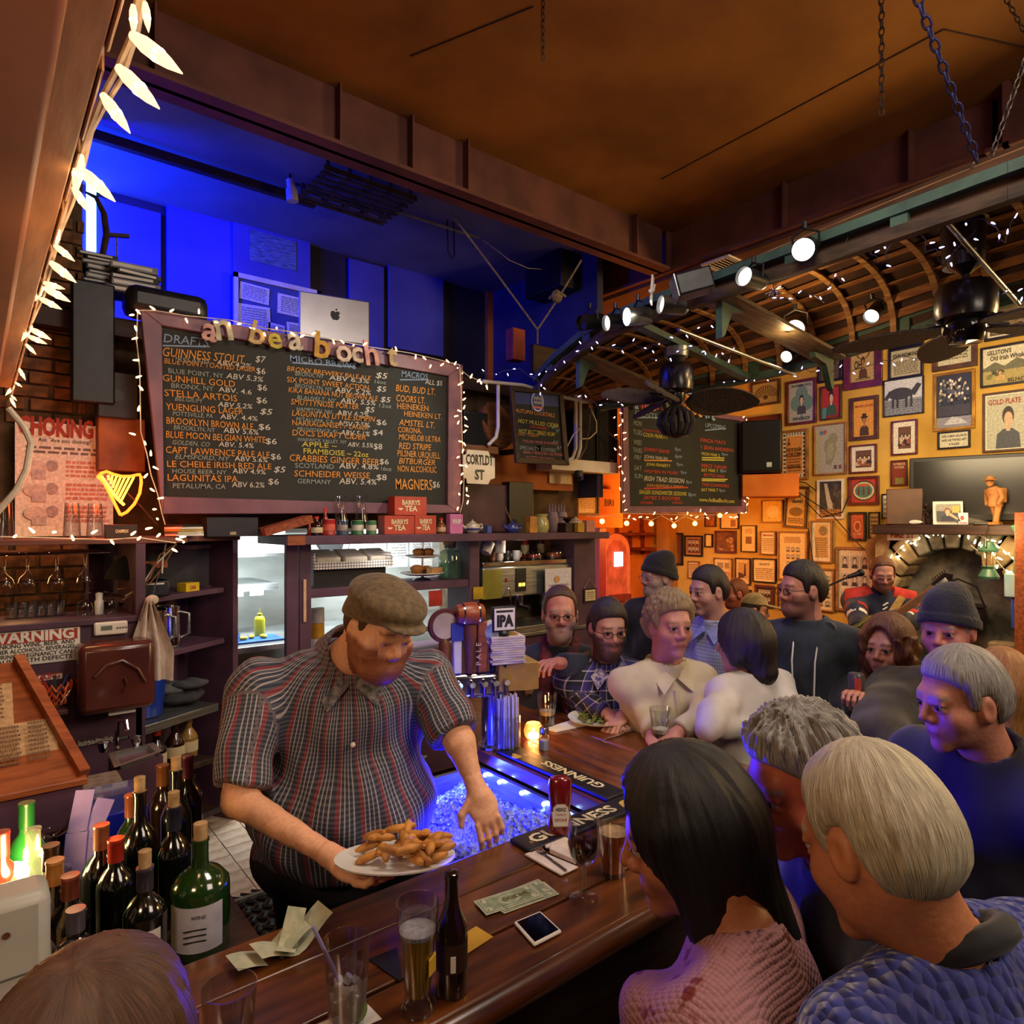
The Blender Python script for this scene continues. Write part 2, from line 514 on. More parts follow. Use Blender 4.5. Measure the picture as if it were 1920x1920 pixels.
# panels on the loft's back wall
def loftpanel(u0,vt,u1,vb,mat,name='painted_board',y=5.76,th=.03):
 x0=PY(u0,500,y).x;x1=PY(u1,500,y).x;zt=PY((u0+u1)/2,vt,y).z;zb=PY((u0+u1)/2,vb,y).z
 return MB().box(x0,y,zb,x1,y+th,zt).build(name,mat,bevel=.004)
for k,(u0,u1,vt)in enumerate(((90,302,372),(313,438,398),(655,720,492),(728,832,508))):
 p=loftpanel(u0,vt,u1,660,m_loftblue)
 tag(p,['wide pale wall panel under the blue light at the loft\'s left end','tall plain panel left of the loft noticeboard','narrow dim panel right of the loft noticeboard','dim panel at the loft\'s right end'][k],'panel','plain panels along the loft wall')
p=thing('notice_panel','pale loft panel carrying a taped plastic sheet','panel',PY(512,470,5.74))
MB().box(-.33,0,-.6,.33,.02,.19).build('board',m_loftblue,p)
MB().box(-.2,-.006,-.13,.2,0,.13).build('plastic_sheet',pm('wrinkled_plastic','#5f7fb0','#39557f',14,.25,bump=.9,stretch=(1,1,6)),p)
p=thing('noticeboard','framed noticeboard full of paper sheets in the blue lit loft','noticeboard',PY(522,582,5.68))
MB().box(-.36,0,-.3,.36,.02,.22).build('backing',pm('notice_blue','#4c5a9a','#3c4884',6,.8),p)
fr=MB().box(-.37,-.02,.2,.37,.01,.24).box(-.37,-.02,-.3,-.335,.01,.24).box(.335,-.02,-.3,.37,.01,.24)
fr.build('frame',m_white,p)
for k,(x,z,w,h,a)in enumerate(((-.2,.1,.24,.14,.05),(-.2,-.1,.26,.2,-.04),(.14,.06,.3,.17,.02),(.18,-.16,.22,.16,-.03),(-.02,-.2,.14,.16,.06))):
 ar=Art(w,h,'#e8e6de').lines(.1,.1,.9,.9,8,'#8890a8',k)
 o=ar.build('paper_sheet',cm('print'),p,0);o.location=(x,-.006,z);o.rotation_euler.y=a
 # soffit edge over the near end of the bar, with its icicle lights added later
so=struct(MB().box(-1.2,.2,2.5,.075,3.5,2.62).build('trim_5',pm('soffit_brown','#8c5a3a','#6e4328',3,.6,bump=.05),bevel=.01))
tr=MB().box(.075,.2,2.535,.120,3.5,2.60)
for k in range(14):
 tr.box(.121,.25+k*.24,2.535,.127,.25+k*.24+.2,2.6)
struct(tr.build('trim_6',pm('pine_strip','#a87848','#7f5630',4,.5,stretch=(8,1,8)),bevel=.004))
# ceiling vent over the girder
p=thing('ceiling_vent','pale square ceiling vent beyond the girder','vent',PZ(1357,494,4.095))
MB().box(-.13,-.13,-.012,.13,-.1,.004).box(-.13,.1,-.012,.13,.13,.004).box(-.13,-.1,-.012,-.1,.1,.004).box(.1,-.1,-.012,.13,.1,.004).build('frame',m_white,p)
for k in range(6):
 MB().at((0,-.08+k*.032,-.004),rx=.6).box(-.1,-.012,-.002,.1,.012,.002).build('slat',m_white,p)
 # oak post beside the chimney
b=PX(1912,1500,6.3)
MB().box(6.28,b.y-.04,0,6.36,b.y+.03,2.05).build('door_post',m_orangewood,bevel=.006);bpy.data.objects['door_post']['kind']='structure'
bpy.data.objects['door_post'].name='trim_7'
# ====== THE BAR (two legs)
BX0,BX1,BYO,BYI,LXI,LXO,LYE=-.9,2.25,1.015,1.475,1.56,2.25,3.15
bar=thing('bar_counter','long dark varnished wooden bar turning a corner around the ice well','bar')
rnd=random.Random(2)
for k,(y0,y1)in enumerate(((BYO,1.165),(1.167,1.33),(1.332,BYI))):
 MB().box(BX0,y0,ZB-.05,LXI if k else LXO-.3,y1,ZB-rnd.uniform(0,.0012)).build('plank',m_bar,bar,bevel=.012 if k==0 else .003)
for k,(x0,x1)in enumerate(((LXI,1.78),(1.782,2.02),(2.022,LXO))):
 MB().box(x0,1.167 if k<2 else BYO+.0,ZB-.05,x1,LYE,ZB-rnd.uniform(0,.0012)).build('plank',m_bar2,bar,bevel=.012 if k==2 else .003)
MB().box(LXO-.298,BYO,ZB-.05,2.02,1.165,ZB).build('plank',m_bar,bar,bevel=.003)
MB().box(BX0,BYO+.05,0,LXO-.06,BYO+.09,ZB-.05).build('front_panel',m_dark,bar)
MB().box(LXO-.1,BYO+.05,0,LXO-.06,LYE,ZB-.05).build('front_panel',m_dark,bar)
MB().tube([(BX0,BYO+.004,ZB-.03),(LXO,BYO+.004,ZB-.03)],.028,10).build('nosing',m_bar,bar)
MB().box(BX0,BYI-.03,ZI,LXI,BYI-.01,ZB-.05).build('back_panel',m_purple,bar)
# ice well
iw=thing('ice_well','steel ice well full of crushed ice glowing under blue light','ice well',(0,0,0))
zi=.955
MB().box(1.0,BYI+.004,.5,1.02,2.15,ZB-.06).box(LXI-.02,BYI+.004,.5,LXI,2.15,ZB-.06).box(1.02,2.13,.5,LXI-.02,2.15,ZB-.06).box(1.02,BYI+.004,.5,LXI-.02,BYI+.02,ZB-.06).build('steel_bin',m_steel,iw)
rnd=random.Random(9)
NX,NY=60,70
vs=[];fs=[]
for j in range(NY+1):
 for i in range(NX+1):
  vs.append((1.02+(LXI-.04-1.0)*i/NX,BYI+.02+(2.13-BYI-.02)*j/NY,zi+rnd.uniform(-.012,.014)+.03*math.sin(i*.13)*math.sin(j*.1)))
fs=[(j*(NX+1)+i,j*(NX+1)+i+1,(j+1)*(NX+1)+i+1,(j+1)*(NX+1)+i)for j in range(NY)for i in range(NX)]
m_ice,n,l,b=nt('crushed_ice')
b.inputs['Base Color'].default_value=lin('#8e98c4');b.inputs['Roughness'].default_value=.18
b.inputs['Subsurface Weight'].default_value=.0
nz=n.new('ShaderNodeTexVoronoi');nz.inputs['Scale'].default_value=60
tc=n.new('ShaderNodeTexCoord');l.new(tc.outputs['Object'],nz.inputs['Vector'])
bp=n.new('ShaderNodeBump');bp.inputs['Strength'].default_value=.8;bp.inputs['Distance'].default_value=.02
l.new(nz.outputs['Distance'],bp.inputs['Height']);l.new(bp.outputs[0],b.inputs['Normal'])
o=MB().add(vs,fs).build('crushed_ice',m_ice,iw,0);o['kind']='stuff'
for k,(x,y)in enumerate(((1.54,1.52),(1.54,1.62),(1.54,1.72),(1.54,1.84),(1.54,1.97),(1.54,2.06))):
 MB().sph((x-.012,y,1.0),.008,8,6).build('led',glow('led_blue','#9fc4ff',60),iw)
 # ====== BACK BAR FURNITURE
def X4(u,y=Y0):return PY(u,980,y).x
ZS0,ZS1=1.838,1.893
bb=thing('back_bar_shelving','purple painted back bar shelving around the kitchen hatch','shelving')
MB().box(X4(536,3.84),3.84,ZS0,X4(1117),Y0+.34,ZS1).build('top_shelf',m_purple,bb,bevel=.004)
for u0,u1,nm in((537,560,'post'),(562,584,'post'),(881,899,'post'),(1077,1117,'post')):
 MB().box(X4(u0),Y0,ZI,X4(u1),Y0+(.04 if u0<600 else .3),ZS0).build(nm,m_purple,bb,bevel=.004)
MB().box(X4(584),Y0+.01,1.50,X4(881),Y0+.4,1.555).build('shelf',m_purple,bb,bevel=.004)
MB().box(X4(584),Y0+.3,.95,X4(881),Y0+.4,1.0).build('shelf',m_purple,bb)
MB().box(X4(538),Y0-.004,1.33,X4(538)+.0,Y0,1.34).box(X4(568),Y0-.012,1.36,X4(573),Y0,1.62).build('paint_stir_stick',pm('raw_stick','#d8b490','#c49a74',9,.7),bb)
MB().box(X4(539,3.84),3.836,ZS0,X4(572,3.84),3.86,ZS1+.002).build('copper_patch',m_orangewood,bb)
MB().box(X4(584),Y0+.02,ZI,X4(1117),Y0+.34,1.08).build('lower_cabinet',m_purple,bb)
MB().box(X4(899),Y0-.02,1.08,X4(1117),Y0+.5,1.11).build('worktop',m_steel,bb,bevel=.004)
MB().box(X4(899),Y0+.36,1.11,X4(1060),Y0+.4,ZS0).build('back_board',m_dark,bb)
# left wing: wall with the signs
lw=thing('left_partition','purple painted half wall carrying the warning sign and dryer','partition')
YL=3.6
xl=PY(268,980,YL).x
MB().box(-1.3,YL,ZI,xl,YL+.1,1.50).build('panel',m_purple,lw,bevel=.004)
MB().box(-1.3,YL-.02,1.50,xl+.02,YL+.35,1.53).build('ledge',m_purple,lw,bevel=.004)
for k in range(4):
 MB().box(-1.0+k*.4,YL-.004,.3,-.98+k*.4,YL,1.05).build('board_joint',m_dark,lw)
 # glass rack shelf
gr=thing('glass_rack','upper left oxblood shelf with wine glass rails below','shelf')
MB().box(-1.3,YL,1.87,PY(352,980,YL).x,YL+.55,1.895).build('board',m_oxblood,gr,bevel=.003)
for k in range(9):
 MB().tube([(-1.2,YL+.06+.055*k,1.83),(.50,YL+.06+.055*k,1.83)],.004,6).build('rail',m_chrome,gr)
MB().box(.60,YL+.0,.2,.64,YL+.5,1.87).build('side_panel',m_purple,gr)
# corner shelves running back to the hatch
cs=thing('corner_shelves','diagonal purple corner shelves left of the kitchen hatch','shelving')
A0=Vector((.645,3.78));A1=Vector((1.20,4.14));dn=Vector((A1-A0)).normalized();nr=Vector((-dn.y,dn.x))
def cshelf(u0,v0,u1,v1,name,mat,dep=.34,th=.03,lip=0):
 def onl(u,v):
  r=ray(u,v);
  k=(A0.x*r.y-A0.y*r.x)/(dn.y*r.x-dn.x*r.y)
  p=A0+dn*k;d=p.x/r.x if abs(r.x)>.05 else p.y/r.y
  return Vector((p.x,p.y,H+r.z*d))
 a=onl(u0,v0);b=onl(u1,v1)
 q=[a,b,b+Vector((nr.x,nr.y,0))*dep,a+Vector((nr.x,nr.y,0))*dep]
 MB().hexa([p-Vector((0,0,th))for p in q]+q).build(name,mat,cs,bevel=.003)
 return a,b
cshelf(272,1122,420,1101,'shelf',m_purple)
cshelf(300,1226,421,1196,'shelf',m_purple)
sc_a,sc_b=cshelf(258,1366,410,1318,'steel_worktop',m_steel,.36,.045)
b1=cshelf(302,1452,409,1418,'shelf',m_dark)
b2=cshelf(330,1550,415,1512,'shelf',m_dark)
e0=A1
MB().hexa([Vector((A1.x,A1.y,ZI)),Vector((A1.x+.035,A1.y+.02,ZI)),Vector((A1.x-.15,A1.y+.31,ZI)),Vector((A1.x-.185,A1.y+.29,ZI)),Vector((A1.x,A1.y,1.87)),Vector((A1.x+.035,A1.y+.02,1.87)),Vector((A1.x-.15,A1.y+.31,1.87)),Vector((A1.x-.185,A1.y+.29,1.87))]).build('end_panel',m_purple,cs)
w0=A0+nr*.34;w1=A1+nr*.34
MB().hexa([(w0.x,w0.y,ZI),(w1.x,w1.y,ZI),(w1.x+nr.x*.02,w1.y+nr.y*.02,ZI),(w0.x+nr.x*.02,w0.y+nr.y*.02,ZI),(w0.x,w0.y,1.87),(w1.x,w1.y,1.87),(w1.x+nr.x*.02,w1.y+nr.y*.02,1.87),(w0.x+nr.x*.02,w0.y+nr.y*.02,1.87)]).build('back_panel',m_purple,cs)
MB().hexa([(.6,3.7,1.87),(1.2,4.0,1.87),(1.2,4.44,1.87),(.6,4.44,1.87),(.6,3.7,1.90),(1.2,4.0,1.90),(1.2,4.44,1.90),(.6,4.44,1.90)]).build('top_board',m_oxblood,cs)
# ====== KITCHEN BEHIND THE HATCH
m_tilew=pm('kitchen_white','#eef0ea','#dfe2da',3,.5)
kw=struct(MB().box(.6,5.9,.3,4.4,5.96,3.0).build('wall_kitchen',pm('kitchen_steel','#c4c9c6','#a2a8a4',2.5,.5,0,.1,stretch=(1,1,3))))
ks=thing('kitchen_shelving','steel kitchen shelves and worktop seen through the hatch','shelving')
z1=PY(475,1037,5.3).z;z2=PY(475,1103,5.2).z
MB().box(.9,5.3,z1-.03,2.4,5.88,z1).build('shelf',m_steel,ks)
MB().box(.9,5.2,z2-.02,1.85,5.88,z2+.03).build('shelf',m_steel,ks)
for k in range(4):
 MB().box(1.18+k*.15,5.19,z2-.055,1.28+k*.15,5.2,z2-.015).build('order_ticket',m_white,ks)
zc=PY(475,1212,4.62).z
kt=thing('kitchen_worktop','steel kitchen worktop running behind the hatch','worktop')
MB().box(.7,4.62,zc-.04,4.2,5.5,zc).build('top',m_steel,kt,bevel=.004)
MB().box(.8,4.7,.3,4.2,5.4,.45).build('lower_shelf',m_steel,kt)
MB().box(1.1,5.2,z1+.0,1.9,5.25,z1+.24).build('white_tile_splash',m_tilew,ks)
MB().box(2.0,5.7,z1+.28,4.3,5.88,z1+.32).build('hood_lip',m_steel,ks)
pp=thing('order_papers','white kitchen papers taped up behind the bread basket','papers',PY(735,1028,5.3))
for k,(x,w)in enumerate(((-.17,.22),(.06,.2),(.3,.24))):
 o=Art(w,.34,'#f2f4f2').lines(.1,.2,.9,.9,9,'#c9ced4',k).build('paper_sheet',cm('print'),pp,0);o.location=(x,0,0)
for(u,v,w,h,c,lab,nm)in((494,1030,.12,.11,'#c4281e','red tin on the upper kitchen shelf in the hatch','food_tin'),(516,1028,.11,.14,'#2f7fc0','blue carton on the upper kitchen shelf in the hatch','carton'),(450,1026,.2,.13,'#e8e8e2','white box on the upper kitchen shelf in the hatch','carton')):
 p=PY(u,1037,5.42);p.z=z1
 if nm=='food_tin':
  o=MB().lathe([(w*.48,0),(w*.5,.01),(w*.47,.02),(w*.47,h-.02),(w*.5,h-.01),(w*.48,h)],16).build(nm,pm('tin_red',c),None,40,loc=p)
  MB().box(-.03,-w*.49,h*.3,.03,-w*.46,h*.7).build('label',m_white,o)
 else:
  o=MB().box(-w/2,0,0,w/2,.12,h).build(nm,pm('carton'+c,c),None,40,.004,p)
  MB().box(-w*.3,-.003,h*.4,w*.3,0,h*.8).build('label',m_white,o)
 tag(o,lab,'tin' if nm=='food_tin' else 'box')
p=PY(470,1205,4.85);p.z=zc
o=thing('cutting_board','blue cutting board with lemon pieces in the kitchen hatch','board',p)
MB().box(-.17,-.12,0,.2,.14,.015).build('board',pm('board_blue','#2462c4','#1c50a8',9,.5),o,bevel=.004)
rnd=random.Random(4)
for k in range(3):
 o=MB().at((p.x-.06+.07*k,p.y-.03+.04*(k%2),p.z+.03),rz=k).sph((0,0,0),(.034,.02,.015),10,6).build('lemon_piece',pm('lemon','#f0c838','#d8a820',20,.5))
 tag(o,['cut lemon piece at the left of the blue cutting board','middle cut lemon piece on the blue cutting board','cut lemon piece nearest the plate on the blue cutting board'][k],'lemon','lemon pieces on the cutting board')
p=PY(487,1204,4.95);p.z=zc
o=thing('mustard_bottle','yellow squeeze bottle standing on the kitchen worktop','bottle',p)
my=pm('mustard_yellow','#d8d13a','#c0b828',6,.4)
MB().lathe([(.035,0),(.037,.01),(.037,.13),(.03,.15),(.016,.16)],18).build('body',my,o)
MB().lathe([(.018,.16),(.018,.175),(.006,.18),(.003,.215)],12).build('nozzle',my,o)
def dish(name,lab,p,r,food,cat='plate'):
 o=thing(name,lab,cat,p)
 MB().lathe([(r*.55,0),(r*.6,.004),(r,.022),(r*1.01,.026),(r*.62,.012),(0.001,.010)],28,cap=False).build('plate',pm('china','#ecebe6','#dddbd4',4,.25,coat=.4),o)
 rn=random.Random(int(r*1000));g=MB()
 for k in range(22):
  a=rn.uniform(0,6.3);q=r*.5*math.sqrt(rn.random())
  g.at((q*math.cos(a),q*math.sin(a),.022+rn.uniform(0,.02)),rz=rn.uniform(0,3),ry=rn.uniform(-.4,.4)).sph((0,0,0),(rn.uniform(.015,.03),.012,.009),7,5)
 o2=g.build('food',food,o);o2['kind']='stuff'
 return o
m_food=pm('golden_food','#c88a3a','#8a5420',25,.6)
dish('dinner_plate','plate of food waiting on the kitchen worktop',PY(513,1207,4.9)*1.0,.13,m_food)
p=PY(433,1200,4.8);p.z=zc
o=thing('steel_pot','small steel pot on the kitchen worktop by the cutting board','pot',p)
MB().lathe([(.055,0),(.06,.01),(.06,.07),(.064,.075),(.058,.07),(.056,.012),(.001,.012)],20,cap=False).build('pot',m_steel,o)
MB().tube([(-.06,0,.06),(-.15,0,.07)],.007).build('handle',m_steel,o)
p=PY(620,1016,5.2)
o=thing('frying_pan','dark frying pan hanging in the kitchen above the bread basket','pan',p)
MB().at((0,0,0),rx=1.2).lathe([(.001,0),(.11,0),(.15,.04),(.145,.04),(.108,.006),(.001,.006)],26,cap=False).build('pan',m_black,o)
MB().tube([(-.12,0,0),(-.3,-.02,.05)],.012,8).build('handle',pm('handle_blue','#1c3aa0'),o)
# ====== CHALKBOARDS AND THEIR LETTERING
def chalk(name,col):
 return pm(name,col,None,90,.95,bump=0,lo=.2,hi=.9,detail=2)
K=dict(o=chalk('chalk_orange','#e09a45'),w=chalk('chalk_white','#d6d2c4'),b=chalk('chalk_blue','#8ea6c4'),g=chalk('chalk_grey','#9aa79e'),y=chalk('chalk_yellow','#d8c850'),r=chalk('chalk_red','#d0533c'),p=chalk('chalk_pink','#d07a80'))
m_slate=pm('slate_black','#2b2c26','#1d1e1a',3,.8,bump=.03,lo=.25,hi=.8)
m_frame=pm('board_frame_purple','#7c5464','#644252',5,.5,bump=.08)
class Board:
 """upright board in the plane y = Y; pixel coordinates of the photograph place its lettering"""
 def __init__(s,name,lab,cat,Y,org):
  s.Y=Y;s.o=PY(org[0],org[1],Y);s.r=thing(name,lab,cat,s.o);s.n=0
 def p(s,u,v,y=0.):
  q=PY(u,v,s.Y+y)-s.o;return Vector((q.x,y,q.z))
 sl=0
 def t(s,body,u0,v,u1,h,k,bold=.004,mat=None,name='chalk_line'):
  a=s.p(u0,v,-.003);b=s.p(u1,v,-.003)
  rn=random.Random(body)
  size=h/F*depth(PY(u0,v,s.Y))*1.2
  return txt(body,size,mat or K[k],s.r,a,width=b.x-a.x,bold=bold,tilt=rn.uniform(-.012,.012)-s.sl*(980-v),name=name,shear=rn.uniform(-.05,.25))
 def line(s,u0,v0,u1,v1,k,w=.008):
  a=s.p(u0,v0,-.003);b=s.p(u1,v1,-.003)
  MB().bar(a,b,w,.001,up=(0,1,0)).build('chalk_underline',K[k],s.r)
MENU=Board('menu_board','large framed chalkboard listing drafts and prices above the back bar','chalkboard',Y0-.03,(580,960))
B=MENU;B.sl=.00013
def quad_frame(B,outer,inner,th=.04):
 for k in range(4):
  a,b=outer[k],outer[(k+1)%4];c,d=inner[(k+1)%4],inner[k]
  q=[B.p(*x)for x in(a,b,c,d)]
  MB().hexa([p+Vector((0,th*.4,0))for p in q]+[p+Vector((0,-th*.6,0))for p in q]).build('frame_rail',m_frame,B.r,bevel=.004)
 q=[B.p(*x)for x in inner]
 MB().hexa([p+Vector((0,th*.4,0))for p in q]+[p+Vector((0,0,0))for p in q]).build('slate',m_slate,B.r)
quad_frame(B,((303,964),(860,962),(865,685),(262,580)),((306,931),(836,947),(838,706),(302,612)))
for a in '''DRAFTS|305|641|391|19|b
GUINNESS STOUT|303|667|458|20|o
IRELAND|328|677|392|10|g
ABV 4.2%|405|684|472|11|w
$7|478|678|498|14|w
BLUE POINT TOASTED LAGER|307|681|478|12|o
$6|480|700|497|13|w
BLUE POINT, NY|315|699|418|11|g
ABV 5.3%|424|709|494|12|w
GUNHILL GOLD|304|714|440|15|o
$6|482|731|500|13|w
BRONX, NY|320|727|400|11|g
ABV. 4.6|410|734|472|11|w
STELLA ARTOIS|308|742|445|15|o
$6|480|755|500|13|w
BELGIUM|327|751|378|9|g
ABV 5.2%|408|762|474|11|w
YUENGLING LAGER|311|768|456|15|o
$5|486|776|510|13|w
POTTSVILLE, PA|323|779|398|10|g
ABV. 4.4%|413|785|483|11|w
BROOKLYN BROWN ALE|311|794|474|15|o
$6|484|805|506|13|w
BROOKLYN, NY|325|805|403|10|g
ABV 5.6%|419|811|485|12|w
BLUE MOON BELGIAN WHITE|310|820|497|15|o
$6|497|832|518|13|w
GOLDEN, CO|322|833|392|10|g
ABV. 5.4%|410|837|476|11|w
CAPT LAWRENCE PALE ALE|310|849|505|15|o
$6|507|861|526|13|w
ELMSFORD, NY|327|860|430|10|g
ABV 5.6%|440|864|502|11|w
LE CHEILE IRISH RED ALE|312|875|508|14|o
$5|512|885|535|13|w
HOUSE BEER, NY|322|887|424|10|g
ABV 4.9%|436|887|498|11|w
LAGUNITAS IPA|313|901|445|15|o
$6|502|908|522|13|w
PETALUMA, CA|323|915|422|11|g
ABV 6.2%|435|913|496|12|w
MICRO BREWS|543|677|667|14|b
BRONX BREWERY PALE ALE|537|695|695|11|o
$5|703|708|726|13|w
BRONX, NY|553|704|607|9|g
ABV 6.3%|617|712|692|11|w
16oz|700|718|722|8|g
SIX POINT SWEET ACTION|538|716|692|12|o
$5|705|733|724|12|w
BROOKLYN, NY|552|726|623|9|g
ABV. 5.2%|628|735|696|11|w
KIKA BANANA NUT BROWN ALE|540|735|708|12|o
$5|712|753|732|12|w
BLAUVELT, NY|556|748|630|9|g
ABV. 5.5%|638|755|705|11|w
12oz|708|763|732|8|g
SMUTTYNOSE PORTER|545|758|672|13|o
$5|683|772|702|12|w
HAMPTON, NH|555|770|622|9|g
ABV 6.2%|632|778|692|11|w
LAGUNITAS LITTLE SUMPIN|546|779|703|13|o
$6|705|796|724|12|w
PETALUMA, CA|555|789|624|8|g
ABV 7.5%|634|798|694|11|w
NARRAGANSETT LAGER|547|797|690|12|o
$4|698|815|717|12|w
PROVIDENCE, RI|556|807|632|8|g
ABV 5.1%|638|815|694|11|w
DOCS DRAFT CIDER|547|816|685|13|o
$8|700|842|716|13|w
WARWICK VALLEY, NY|557|827|650|8|g
ABV. 5.5%|652|837|700|10|w
APPLE ~|566|837|632|11|y
FRAMBOISE ~ 22oz|568|850|690|12|y
CRABBIES GINGER BEER|542|864|710|15|o
$6|711|870|728|12|w
SCOTLAND|553|877|626|11|g
ABV. 4.8%|636|878|710|12|w
16oz|712|882|732|9|g
SCHNEIDER WEISSE|551|893|693|14|o
$8|705|900|724|13|w
GERMANY|557|906|620|10|g
ABV. 5.4%|636|907|706|13|w
MACROS|752|706|802|14|b
ALL $5|797|720|830|11|w
BUD, BUD LT.|741|733|815|15|o
COORS LT.|742|752|796|15|o
HEINEKEN|744|766|803|13|o
HEINEKEN LT.|757|780|828|12|o
AMSTEL LT.|748|797|815|14|o
CORONA.|746|810|790|12|o
MICHELOB ULTRA|747|824|825|13|o
RED STRIPE|747|841|808|14|o
PILSNER URQUELL|745|855|825|14|o
BITBURGER|747|869|815|13|o
NON ALCOHOLIC|745|884|818|14|o
MAGNERS|741|917|810|24|o
$6|811|914|824|14|w'''.split('\n'):
 b=a.split('|');B.t(b[0],float(b[1]),float(b[2]),float(b[3]),float(b[4]),b[5])
B.line(305,648,394,650,'b');B.line(548,680,665,688,'b');B.line(750,712,804,712,'b')
# second board with the week's music
EV=B=Board('events_board','framed chalkboard of weekly music events hung by the fan','chalkboard',4.0,(1280,955))
quad_frame(B,((1165,962),(1399,961),(1399,783),(1165,752)),((1178,949),(1388,949),(1386,790),(1174,762)))
for a in '''EVENTS|1190|779|1231|12|b
UPCOMING|1322|801|1360|10|b
MON|1187|797|1203|11|g
TUES|1187|814|1204|11|g
WED|1188|833|1203|11|g
THURS|1187|848|1204|11|g
FRI|1188|861|1201|10|g
SAT|1189|881|1203|10|g
SUN|1189|896|1204|10|g
THE PATSY MONTGOMERY ENSEMBLE|1205|808|1270|5|r
COLIN McNUTT|1205|818|1252|9|y
UNPLUGGED|1254|816|1276|6|o
9pm|1278|817|1289|8|b
JOHNNY GRAVES|1207|845|1256|8|r
9pm|1265|845|1276|8|b
JOHN WALSH|1208|859|1252|8|w
6pm|1265|858|1278|8|b
JOHN FINNERTY|1212|873|1258|7|y
9pm|1268|873|1280|7|b
WOMEN IN MUSIC|1207|886|1272|7|r
9pm|1276|888|1287|7|b
IRISH TRAD SESSION|1207|901|1283|11|w
8pm|1286|906|1297|7|b
JOHN REDMOND & FRIENDS|1213|912|1282|6|o
SINGER SONGWRITER SESSIONS|1198|926|1287|9|y
8pm|1290|930|1304|8|b
JAMES 2 BOOMER|1207|936|1276|8|r
MONGERS|1200|945|1224|6|r
KWAN|1261|945|1279|6|r
FINCA MACS|1313|828|1360|8|r
1 SEAN ANDREWS|1313|841|1375|8|r
MON MAR 2|1315|853|1349|7|y
9pm|1353|854|1364|7|b
PIERCE TURNER|1314|876|1362|8|r
SAT MAR 7|1315|884|1346|7|y
8pm|1350|885|1361|7|b
BOTTLE KING|1319|893|1358|7|r
THE CONNORS|1315|911|1366|7|r
SAT MAR 7|1315|921|1346|7|y
9pm|1348|922|1359|7|b
www.AnBealBocht.com|1311|940|1377|9|y'''.split('\n'):
 b=a.split('|');B.t(b[0],float(b[1]),float(b[2]),float(b[3]),float(b[4]),b[5])
for q in((1190,783,1233,783,'b'),(1322,807,1361,803,'b'),(1316,858,1358,859,'y'),(1316,862,1358,863,'y'),(1316,898,1364,899,'y'),(1316,901,1360,902,'y'),(1208,863,1260,864,'o'),(1207,916,1290,914,'r')):
 B.line(*q,w=.012)
 # small cocktail board
HT=B=Board('cocktail_board','narrow dark framed cocktail chalkboard with blue crest','chalkboard',3.85,(1010,870))
fm=m_frame;m_frame=m_dark
quad_frame(B,((966,868),(1065,873),(1054,738),(955,724)),((972,857),(1056,863),(1046,742),(963,734)),.03)
m_frame=fm
q=[B.p(*x)for x in((964,757),(1047,763),(1046,742),(963,735))]
MB().hexa([p for p in q]+[p+Vector((0,-.004,0))for p in q]).build('blue_header',pm('header_blue','#33427e','#263466',4,.6),B.r)
MB().box(-.02,.0,.1,.02,.45,.14).build('bracket',m_dark,B.r)
q=B.p(1008,753,-.008)
g=Art(.13,.15,'#2c3a74');g.ell(.5,.5,.48,.5,'#c9cfe0');g.ell(.5,.5,.42,.44,'#33427e')
g.rect(.1,.16,.9,.26,'#c86a50')
o=g.build('crest',cm('print'),B.r,0);o.location=q
txt('SAMUEL',.034,K['w'],B.r,q+Vector((0,-.006,.012)),width=.09,align='CENTER',bold=.02)
txt('ADAMS',.034,K['w'],B.r,q+Vector((0,-.006,-.02)),width=.09,align='CENTER',bold=.02)
for a in '''AUTUMN COCKTAILS|967|773|1040|9|o
HOT MULLED CIDER|971|792|1047|9|y
$ WITH WHISKEY|993|802|1026|6|r
$7|1034|803|1044|7|b
HOT BUTTERED RUM|972|811|1040|9|y
HOT TODDY|972|816|1010|6|o
$7|1042|810|1050|7|b
MULLED WINE & WHISKEY|980|829|1047|6|p
$7|1036|831|1046|6|b
SPECIALTY COFFEES|974|842|1042|8|g
$7|1043|842|1053|7|b
IRISH / MEXICAN / ALMOND|981|850|1055|6|p
NUTTY IRISHMAN|986|860|1040|7|p'''.split('\n'):
 b=a.split('|');B.t(b[0],float(b[1]),float(b[2]),float(b[3]),float(b[4]),b[5])
 # cut-out letters pinned along the top of the menu board
lb=thing('letter_banner','row of cut out pastel letters pinned along the menu board top','banner',MENU.o)
cols=['#d8a8a0','#c9c4a4','#cdb070','#c9b84a','#d6c9b0','#c99a3c','#d9c3ae','#cbb8a0','#d09a8c','#b9a070']
for k,(ch,u,v,h)in enumerate((('a',376,633,34),('n',402,637,40),('b',463,638,32),('e',503,652,30),('a',541,655,34),('b',586,667,36),('o',627,672,32),('c',659,678,30),('h',684,684,34),('t',727,684,30))):
 q=MENU.p(u,v,-.05)
 s=h/F*depth(PY(u,v,MENU.Y))*1.9
 txt(ch,s,pm('felt'+cols[k],cols[k],None,20,.8,bump=.1),lb,q,ext=.006,bold=.02,tilt=random.Random(k).uniform(-.25,.25),name='letter')
lb2=thing('letter_banner','row of bright cut out letters above the events board, partly behind the fan','banner',EV.o)
cols=['#9ab4d0','#d4503c','#d89a40','#d8803c','#e0a040','#5a9ad0','#e0b050','#e09a40','#e8b860','#8ab8d8']
